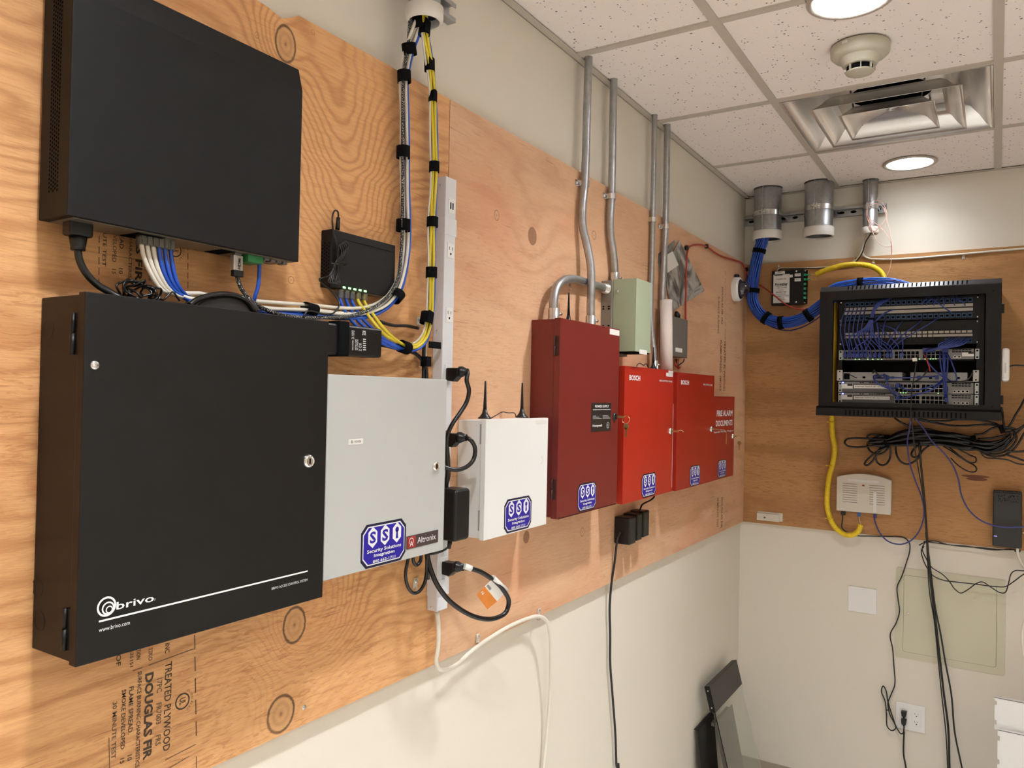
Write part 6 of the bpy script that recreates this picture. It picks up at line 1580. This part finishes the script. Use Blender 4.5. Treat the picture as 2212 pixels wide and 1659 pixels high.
# white access point on the right side of the rack
t = thing('access_point', 'white oblong wireless access point stuck on the right side of the rack', 'wireless access point', (1.056, -0.42, 1.85))
za0, za1 = Kp(2020, 1140, -.44).z, Kp(2020, 805, -.44).z
xl_, xr_ = RX1+0.0015, Kp(2066, 960, -.44).x
MB().box(xl_, xr_, -0.446, -0.30, za0, za1).build('case', m_wplast, t, 0.008)
cm = (xl_+xr_)/2
text(t, '|||||||||||||', (cm-0.003, -0.4462, za0+0.028), (0, 0, 1), (-1, 0, 0), 0.035, 0.004, m_ink, 'lettering') if False else None
mb = MB()
for i in range(12): mb.poly([(cm-0.003, -0.4463, za0+0.030+i*0.003), (cm+0.002, -0.4463, za0+0.030+i*0.003), (cm+0.002, -0.4463, za0+0.0315+i*0.003), (cm-0.003, -0.4463, za0+0.0315+i*0.003)])
mb.build('printed_label', m_ink2, t)
cable('black_cable', [Vector((xr_, -0.40, (za0+za1)/2-0.005))]+bp([(2190, 789, -.39), (2212, 790, -.38), (2260, 792, -.36)]), 0.0028, m_rub, 'black cable leaving the access point to the right edge', 'cable')

# ------------------------------------------------------------------ black cable tangle below the rack
zt = zm(1780, 880, 5.12)
def T(P, Y0=-.06, wob=0.012, ph=0): return [B(*zt(u, v), Y0-wob*(0.5+0.5*math.sin(j*1.9+ph))) for j, (u, v) in enumerate(P)]
GT = 'black cables of the tied hank under the rack'
rng = random.Random(11)
for i in range(16):
    o = (i-7.5)/7.5
    P = [(520+rng.randint(-40, 60), 380+o*38), (640, 375+o*62), (700, 372+o*42), (820, 350+o*72), (980, 330+o*88), (1150, 330+o*88), (1300, 345+o*70), (1460, 370+o*80), (1600, 400+o*72), (1680, 415+o*50), (1820, 440+o*60), (1960, 400+o*50+rng.randint(-20, 20)), (2060, 330+o*40)]
    cable('black_cable', T(P, -.045-0.004*(i % 5), .014, i), 0.0042, m_rub, 'black cable in the long tied hank hanging below the rack', 'cable', GT, n=7, seg=4)
LOOPS = [([(660, 345), (480, 343), (330, 340), (250, 355), (228, 390), (260, 425), (350, 440), (480, 432), (660, 405)], 'long flat black loop sticking out at the left end of the hank'),
         ([(700, 440), (600, 480), (520, 540), (460, 600), (450, 632), (480, 640), (530, 600), (580, 530), (640, 460), (700, 420)], 'narrow black loop pointing down left from the hank'),
         ([(720, 400), (735, 480), (725, 570), (690, 625), (640, 640), (590, 610), (572, 550), (590, 490), (640, 440), (700, 410)], 'round black loop hanging at the left end of the hank'),
         ([(700, 330), (600, 300), (520, 300), (480, 320), (490, 345), (560, 350), (680, 360)], 'small black loop on top of the left end of the hank'),
         ([(520, 360), (480, 400), (500, 470), (580, 520), (660, 500), (720, 440)], 'curved black cable under the left end of the hank'),
         ([(800, 400), (795, 470), (810, 540), (850, 600), (910, 628), (980, 610), (1040, 560), (1090, 480), (1160, 425)], 'wide black loop hanging below the middle of the hank'),
         ([(1040, 420), (980, 480), (965, 520), (990, 550), (1040, 540), (1060, 500), (1070, 430)], 'small black loop left of the hanging cords'),
         ([(1320, 430), (1420, 490), (1520, 560), (1600, 610), (1660, 640), (1688, 680), (1670, 712), (1610, 712), (1540, 680), (1470, 630), (1400, 560)], 'lowest thin black loop on the right of the hank'),
         ([(1370, 430), (1470, 510), (1560, 580), (1630, 612), (1680, 600), (1680, 560), (1620, 530), (1540, 490), (1450, 440)], 'upper thin black loop on the right of the hank'),
         ([(780, 115), (840, 160), (900, 190), (980, 215), (1080, 210)], 'black cable slipping out from the underside of the rack at left'),
         ([(1000, 130), (1100, 150), (1250, 175), (1400, 200), (1560, 205), (1700, 195), (1850, 190), (1960, 215), (2010, 250)], 'black cable sagging just below the rack bottom'),
         ([(1040, 125), (1180, 150), (1350, 150), (1500, 135), (1700, 140), (1880, 175), (1980, 220)], 'black cable close under the rack bottom edge'),
         ([(1660, 300), (1760, 290), (1860, 230), (1960, 215), (2060, 225), (2120, 240)], 'black cable rising from the hank to the knot at right'),
         ([(1960, 0), (1975, 60), (1980, 140), (1990, 210)], 'black cable dropping along the right rear edge of the rack'),
         ([(2000, 250), (2060, 190), (2120, 80), (2170, 0), (2212, -80), (2300, -200)], 'black cable rising steeply to the right picture edge beside the rack'),
         ([(2000, 280), (2100, 260), (2180, 220), (2300, 130)], 'black cable leaving the knot toward the right edge'),
         ([(1700, 350), (1850, 340), (2000, 310), (2120, 290), (2212, 200), (2320, 90)], 'black cable swinging up to the right edge from the hank'),
         ([(1720, 480), (1850, 540), (1990, 530), (2100, 460), (2160, 380), (2212, 290), (2320, 150)], 'lower black cable of the right-hand coil'),
         ([(1700, 440), (1830, 490), (1970, 470), (2060, 390), (2110, 310), (2100, 260)], 'inner black cable of the right-hand coil'),
         ([(1710, 460), (1840, 515), (1980, 500), (2090, 420), (2130, 330), (2080, 250), (2010, 240)], 'middle black cable of the right-hand coil'),
         ([(2000, 480), (2100, 490), (2212, 485), (2330, 480)], 'black cable running level to the right edge'),
         ([(2000, 520), (2100, 550), (2212, 590), (2330, 640)], 'black cable dipping to the right edge below the coil'),
         ([(1700, 440), (1780, 550), (1900, 565), (2030, 580), (2130, 620), (2212, 632), (2330, 640)], 'thin black cable lowest at the right edge')]
for i, (P, l) in enumerate(LOOPS):
    thin = 'thin' in l
    cable('black_cable', T(P, -.052, .010, i*0.7), 0.0028 if thin else 0.0040, m_rub, l, 'cable', None, n=8, seg=6)
for (u, v, w, l, ang) in ((700, 375, .034, 'black strap tying the left end of the hank', 85), (1660, 380, .030, 'black strap tying the right part of the hank', 80), (1965, 240, .020, 'black strap knot at the right rear corner below the rack', 70)):
    c = B(*zt(u, v), -.055); a = math.radians(ang); d = Vector((math.sin(a), 0, math.cos(a)))*0.009
    strap(c-d, c+d, w*0.8, 0.018, l, None, 0, Vector((0, -1, 0)))

# blue cables hanging from the rack
cable('network_cable', bp([(1968, 903, -.44), (1964, 930, -.30), (1960, 960, -.15), (1965, 1000, -.10), (1976, 1035, -.08), (1990, 1072, -.07), (1996, 1105, -.06), (1989, 1140, -.055), (1970, 1166, -.05), (1945, 1176, -.05), (1918, 1169, -.05), (1900, 1150, -.05), (1890, 1125, -.05), (1888, 1112, -.045)]), 0.0030, plain('violet_blue_cable', (0.05, 0.05, 0.22), 0.4), 'violet blue cable looping from the rack down into the white modem')
cable('network_cable', bp([(1977, 903, -.44), (1995, 925, -.30), (2015, 955, -.15), (2040, 980, -.10), (2058, 1005, -.08), (2070, 1035, -.07), (2077, 1070, -.07), (2092, 1100, -.08), (2115, 1122, -.09), (2142, 1134, -.09), (2170, 1138.5, -.09), (2212, 1138, -.08), (2280, 1133, -.06)]), 0.0030, plain('violet_blue_cable', (0, 0, 0)), 'violet blue cable sweeping right across the front of the black modem')

# ------------------------------------------------------------------ white modem
MY = -0.056
x0, x1 = 0.4355, 0.6535
t = thing('white_modem', 'cream white optical modem with curved top and two louvre panels below the rack', 'modem', (0.545, -PT, 1.298))
prof = [(x0, 1.2975), (x1, 1.2985), (x1, 1.446)]+[(x0+(x1-x0)*(1-i/10), 1.4475+0.019*math.sin(math.pi*i/10)**0.9+0.0) for i in range(1, 10)]+[(x0, 1.4465)]
MB().prism([(x, -PT-0.001, z) for x, z in prof], (0, MY+PT+0.001, 0)).build('case', m_cream, t, 0.003)
def zmY(u, v): return B(*zt(u, v), MY)
def slotrow(ua, ub, v0, v1, n, tilt=0):
    for i in range(n):
        v = v0+(v1-v0)*i/(n-1); a, b = zmY(ua, v), zmY(ub, v+tilt)
        zc = (a.z+b.z)/2; MB().box(a.x, b.x, MY-0.0004, MY+0.0002, zc-0.0008, zc+0.0008).build('louvre', plain('louvre_shadow', (0.09, 0.075, 0.055), 0.8), t)
slotrow(207, 367, 845, 1048, 9); slotrow(502, 670, 857, 1064, 9, 22)
a, b = zmY(262, 790), zmY(612, 835); MB().box(a.x, b.x, MY-0.0008, MY, (zmY(430, 828)).z, (zmY(430, 800)).z).build('label', m_label, t)
a, b = zmY(546, 935), zmY(578, 1165); MB().box(a.x, b.x, MY-0.0009, MY, b.z, a.z).build('label', m_label, t)
c = zmY(435, 864); MB().box(c.x-0.005, c.x+0.005, MY-0.0008, MY, c.z-0.003, c.z+0.003).build('logo', plain('logo_red', (0.35, 0.05, 0.03), 0.5), t)
for u, w, mt, nm in ((206, 0.009, m_black2, 'power_plug'), (382, 0.006, plain('connector_blue', (0.03, 0.12, 0.35), 0.4), 'fiber_plug'), (560, 0.006, plain('violet_blue_cable', (0, 0, 0)), 'network_plug')):
    c = zmY(u, 1170); MB().box(c.x-w, c.x+w, -0.046, -0.034, 1.278, 1.2972).build(nm, mt, t, 0.001)
c = zmY(384, 1215); cable('white_wire', [Vector((c.x, -0.040, 1.280)), Vector((c.x+0.002, -0.045, 1.262)), B(1860, 1134, -.055)], 0.0012, m_whc, 'tiny white fibre lead between the white modem and the yellow tube', 'wire', n=6)
pc_ = [B(*zt(206, 1165), -.040)]+bp([(1820, 1122, -.042), (1819, 1140, -.045), (1830, 1150, -.045), (1850, 1157, -.035), (1880, 1158, -.03), (1920, 1159, -.028), (1952, 1161, -.024), (1964, 1172, -.020), (1965, 1190, -.018), (1958, 1215, -.018), (1948, 1245, -.018), (1938, 1268, -.018), (1940, 1295, -.018), (1943, 1320, -.018), (1936, 1345, -.018), (1923, 1371, -.018), (1928, 1400, -.018), (1931, 1440, -.018), (1933, 1478, -.018), (1925, 1500, -.018), (1918, 1520, -.02), (1923, 1545, -.022), (1932, 1562, -.022), (1935, 1573, -.022), (1926, 1578, -.022), (1917, 1570, -.022), (1915, 1545, -.022), (1912, 1515, -.02), (1904, 1493, -.018), (1908, 1482, -.018), (1914, 1492, -.018), (1918, 1515, -.02), (1927, 1545, -.022), (1937, 1572, -.022), (1946, 1585, -.024), (1951, 1583, -.026), (1953, 1570, -.03)])
cable('electric_cable', pc_, 0.0026, m_rub, 'thin black cord wandering from the white modem down to the wall outlet', 'power cord', n=8)
c = B(1918, 1534, -.022); o = MB().box(c.x-0.006, c.x+0.006, c.y-0.004, c.y+0.004, c.z-0.0015, c.z+0.0015).build('twist_tie', m_rub); tag(o, 'black twist tie on the folded cord beside the outlet', 'cable tie')

# ------------------------------------------------------------------ little white plate and blank plate
a, b = B(1634.5, 1107, -.030), B(1683.2, 1130, -.030)
t = thing('door_sensor', 'small cream plastic block with one screw low on the back plywood by the corner', 'sensor', ((a.x+b.x)/2, -PT, b.z))
MB().box(a.x, b.x, -.030, -.022, b.z+0.004, a.z-0.001).build('cover', m_cream, t, 0.0015)
MB().box(a.x+0.002, b.x+0.013, -.0215, -PT-0.0006, b.z+0.006, a.z+0.006).build('base', m_cream, t, 0.001)
c = B(1651.6, 1118, -.0305); MB().lathe(c, (0, -1, 0), [(0.0042, 0), (0.0036, 0.001), (0, 0.0013)], 16, cap=False).build('screw', plain('dark_screw', (0.12, 0.12, 0.12), 0.4, 0.8), t)
a, b = B(1833, 1266, -.004), B(1893.5, 1327, -.004); zc = (a.z+b.z)/2
o = MB().box(0.4815, 0.5965, -0.0055, -0.0006, 0.853, 0.963).build('blank_wall_plate', m_wplast, None, 0.0015); tag(o, 'square blank white wall plate on the painted back wall', 'wall plate')

# ------------------------------------------------------------------ access panel
m_acc = plain('cream_access_paint', srgb(207, 202, 176), 0.55, var=0.02, scale=5)
t = thing('access_hatch', 'pale cream metal access panel flush in the painted back wall', 'access panel', (0.87, 0, 0.69))
def rrect(x0, x1, z0, z1, r, y, n=5):
    P = []
    for cx_, cz_, a0 in ((x1-r, z0+r, -90), (x1-r, z1-r, 0), (x0+r, z1-r, 90), (x0+r, z0+r, 180)):
        for i in range(n+1): a = math.radians(a0+90*i/n); P.append(Vector((cx_+math.cos(a)*r, y, cz_+math.sin(a)*r)))
    return P
MB().prism(rrect(0.672, 1.070, 0.686, 1.072, 0.010, -0.0006), (0, -0.0022, 0)).build('frame', m_acc, t)
MB().prism(rrect(0.7015, 1.0405, 0.7145, 1.0415, 0.008, -0.0029), (0, -0.0003, 0)).build('shadow_gap', plain('gap_shadow', (0.10, 0.09, 0.06), 0.8), t)
MB().prism(rrect(0.7025, 1.0392, 0.7155, 1.0405, 0.008, -0.0029), (0, -0.0010, 0)).build('door', m_acc, t)
c = B(1961.5, 1324, -.004); MB().lathe(c, (0, -1, 0), [(0.004, 0), (0.004, 0.001), (0.0025, 0.0012)], 16).build('latch', m_zinc, t)

# ------------------------------------------------------------------ outlet
t = thing('wall_outlet', 'white double-gang wall outlet low on the back wall with two black plugs', 'outlet', (0.734, 0, 0.388))
MB().box(0.678, 0.790, -0.006, -0.0006, 0.3855, 0.4985).build('cover_plate', m_wplast, t, 0.002)
for i, xc in enumerate((0.711, 0.757)):
    f = MB().box(xc-0.0165, xc+0.0165, -0.0078, -0.0062, 0.409, 0.475).build('receptacle', m_wplast, t, 0.001)
    for zc in (0.459, 0.425):
        MB().box(xc-0.0070, xc-0.0055, -0.0082, -0.0079, zc-0.001, zc+0.006).box(xc+0.0050, xc+0.0062, -0.0082, -0.0079, zc, zc+0.006).lathe((xc, -0.0079, zc-0.007), (0, -1, 0), [(0.0024, 0), (0.0024, 0.0003)], 12).build('slots', m_hole, f)
for i, (v, l) in enumerate(((1539, 'upper black plug in the left half of the wall outlet'), (1565, 'lower black plug in the left half of the wall outlet'))):
    zc = 0.459-i*0.034; xc = 0.711
    o = thing('electrical_plug', l, 'plug', (xc, -0.009, zc-0.012))
    MB().prism([(xc-0.011, -0.0090, zc+0.009), (xc+0.011, -0.0090, zc+0.009), (xc+0.008, -0.0090, zc-0.012), (xc-0.008, -0.0090, zc-0.012)], (0, -0.024, 0)).build('body', m_black2, o, 0.002)
    MB().cyl((xc, -0.022, zc-0.011), (xc, -0.022, zc-0.020), 0.0042, 12).build('strain_relief', m_black2, o)
q = bp([(1953, 1580, -.026), (1952, 1600, -.024), (1952, 1630, -.022), (1957, 1659, -.022), (1960, 1750, -.022)]); q.append(Vector((q[-1].x, -0.02, 0.006)))
cable('electric_cable', q, 0.0034, m_rub, 'black cord dropping from the lower outlet plug to the floor', 'power cord')

# ------------------------------------------------------------------ black modem and cables at the right edge
t = thing('black_modem', 'upright black modem with small blue light at the right edge of the plywood', 'modem', (1.072, -PT, 1.211))
MB().box(1.0225, 1.1205, -0.060, -PT-0.001, 1.2125, 1.430).build('case', plain('charcoal_plastic', (0.022, 0.021, 0.020), 0.5, var=0.15, bump=0.2, bscale=700), t, 0.004)
MB().box(1.0235, 1.1195, -0.058, -PT-0.003, 1.430, 1.4345).build('vent_top', plain('vent_grey', (0.07, 0.068, 0.064), 0.5), t)
mb = MB()
for i in range(24): mb.box(1.0255+i*0.0039, 1.0270+i*0.0039, -0.0585, -0.0200, 1.4300, 1.4348)
mb.build('vent_slots', m_hole, t)
mb = MB(); rr = random.Random(5)
for i in range(60):
    x, z = rr.uniform(1.040, 1.108), rr.uniform(1.392, 1.420); mb.poly([(x+math.cos(k*math.pi/3)*0.0016, -0.0603, z+math.sin(k*math.pi/3)*0.0016) for k in range(6)])
mb.build('front_vent', m_hole, t)
c = B(2150, 1158, -.061); MB().box(c.x-0.0045, c.x+0.0055, -0.0608, -0.0598, c.z-0.0009, c.z+0.0009).build('status_light', emit('led_violet', (0.15, 0.15, 1.0), 2.0), t)
for i, (P, l) in enumerate((([(1996, 1180), (1990, 1190), (1993, 1205), (2000, 1222), (2015, 1243), (2040, 1254), (2062, 1257), (2100, 1261), (2150, 1267), (2172, 1267), (2190, 1256), (2212, 1240), (2260, 1215)], 'thin black cord running level across the top of the access panel'),
                            ([(1998, 1172), (1992, 1185), (2000, 1205), (2012, 1225), (2035, 1240), (2050, 1255), (2062, 1272), (2075, 1281), (2090, 1274), (2110, 1260), (2122, 1257), (2140, 1268), (2160, 1280), (2171, 1280), (2178, 1262), (2184, 1240), (2192, 1233), (2212, 1233), (2270, 1233)], 'thin black cord zigzagging in front of the access panel'),
                            ([(1985, 1178), (2000, 1171), (2030, 1174), (2075, 1180), (2130, 1184), (2160, 1187), (2195, 1188), (2205, 1190)], 'thin black cord lying along the plywood bottom edge to the black modem'),
                            ([(1995, 1170), (2020, 1169), (2050, 1177), (2090, 1180), (2120, 1185), (2150, 1188), (2185, 1186)], 'second thin black cord crossing along the plywood bottom edge'))):
    Y = -.060 if i == 1 else (-.045 if i == 0 else -.028)
    cable('black_cable', bp([(u, v, Y) for u, v in P]), 0.0022, m_rub, l, 'cord', n=7)
cable('white_cable', bp([(2200, 1172, -.05), (2198, 1190, -.05), (2203, 1208, -.05), (2214, 1226, -.05), (2240, 1250, -.05)]), 0.0055, m_whc, 'thick white cable curving out below the black modem at the right edge')
cable('white_cable', bp([(2225, 1320, -.30), (2213, 1345, -.30), (2208.5, 1375, -.30), (2211, 1405, -.30), (2217, 1430, -.30), (2235, 1455, -.30)]), 0.0060, m_whc, 'white cable loop barely showing at the right picture edge')
o = MB().lathe(B(2206, 1150, -.045), (1, 0, 0), [(0.006, 0), (0.006, 0.012), (0.004, 0.012), (0.004, 0.02)], 6).build('coax_fitting', m_brass); tag(o, 'brass coax fitting at the right side of the black modem', 'cable fitting')
c = B(2196, 1190, -.04); o = MB().box(c.x-0.007, c.x+0.012, -.045, -.033, c.z-0.004, c.z+0.005).build('barrel_plug', m_black2, None, 0.001); tag(o, 'small black plug under the black modem', 'plug')

# ------------------------------------------------------------------ white slotted panels at the lower right
def slotpanel(lab, x0, z0, z1, Y, slots_, tilt=0.0):
    t = thing('slotted_rail', lab, 'metal panel', (x0+0.2, Y, z0))
    hs = sorted(slots_); w = 0.45; zs = [z0]
    mb = MB(); sx0, sx1 = x0-0.0005, x0+0.0065
    last = z0
    for (a, b) in hs: mb.box(x0, x0+0.007, Y, Y+0.0015, last, a); last = b
    mb.box(x0, x0+0.007, Y, Y+0.0015, last, z1)
    mb.box(x0+0.007, x0+w, Y, Y+0.0015, z0, z1).box(x0, x0+w, Y, Y+0.02, z1-0.0015, z1)
    mb.build('sheet', m_wplast, t); return t
q = lambda u, v, Y=-.30: B(u, v, Y)
za_, zb2_ = zm(2100, 1400, 6.4), None
def zz(v, Y): return B(*za_(330, v), Y).z
xa = B(*za_(310, 900), -.30).x
slotpanel('upper white slotted metal panel at the lower right picture corner', xa, zz(1125, -.30), zz(685, -.30), -.30, [(zz(1058, -.30), zz(995, -.30)), (zz(785, -.30), zz(730, -.30))])
xa = B(*za_(350, 1400), -.33).x
slotpanel('lower white slotted metal panel in front of the upper one at the lower right corner', xa, 0.05, zz(1125, -.33), -.33, [(zz(1600, -.33), zz(1530, -.33)), (zz(1270, -.33), zz(1205, -.33))])

# ------------------------------------------------------------------ rack door leaning in the corner
t = thing('glass_rack_door', 'smoked glass rack door with dark steel top strip leaning on the wall in the corner', 'glass door', (0.15, -0.4, 0.0))
ya, yb = -0.600, -0.213
top = Vector((0.052, 0, 0.608)); bot = Vector((0.212, 0, 0.004)); dn_ = (bot-top).normalized(); nr = Vector((-dn_.z, 0, dn_.x)).normalized()
if nr.x < 0: nr = -nr
def slab(y0, y1, s0, s1, th, off=0.0):
    A = top+dn_*s0+nr*off; return MB().obox((A.x, y0, A.z), (0, y1-y0, 0), dn_*(s1-s0), nr*-th)
m_dk = plain('dark_steel', (0.042, 0.037, 0.034), 0.45, 0.2, var=0.15, scale=15)
slab(ya, yb, 0.0, 0.105, 0.0015).build('top_strip', m_dk, t)
slab(ya, ya+0.0015, 0.0, 0.105, 0.022).build('side_flange', m_black, t)
slab(ya, yb, 0.0, 0.0015, 0.022).build('top_flange', m_dk, t)
for s in (0.018, 0.085):
    A = top+dn_*s-nr*0.011; MB().lathe((A.x, ya-0.0004, A.z), (0, -1, 0), [(0.003, 0), (0.003, 0.0004)], 12).build('screw', m_zinc, t)
slab(ya+0.002, yb-0.001, 0.105, 0.622, 0.004, -0.001).build('glass_pane', glass_mat('door_glass', 0.02, (0.86, 0.90, 0.88)), t)
o = thing('steel_sheet', 'grey steel panel leaning behind the smoked glass door in the corner', 'metal panel', (0.10, -0.36, 0))
MB().obox((0.048, -0.50, 0.425), (0, 0.235, 0), (0.090, 0, -0.421), (-0.0015, 0, 0)).build('sheet', m_grey, o)
MB().obox((0.046, -0.51, 0.412), (0, 0.20, 0), (0.0, 0, 0.015), (-0.012, 0, 0)).build('flange', m_grey, o)
o = thing('steel_sheet', 'black steel side panel standing against the wall left of the glass door', 'metal panel', (0.04, -0.62, 0))
MB().obox((0.022, -0.640, 0.437), (0, 0.20, 0), (0.045, 0, -0.433), (-0.0015, 0, 0)).build('sheet', m_black, o)
MB().obox((0.022, -0.640, 0.437), (0, 0.20, 0), (-0.018, 0, 0.0), (0, 0, -0.0015)).build('flange', m_black, o)
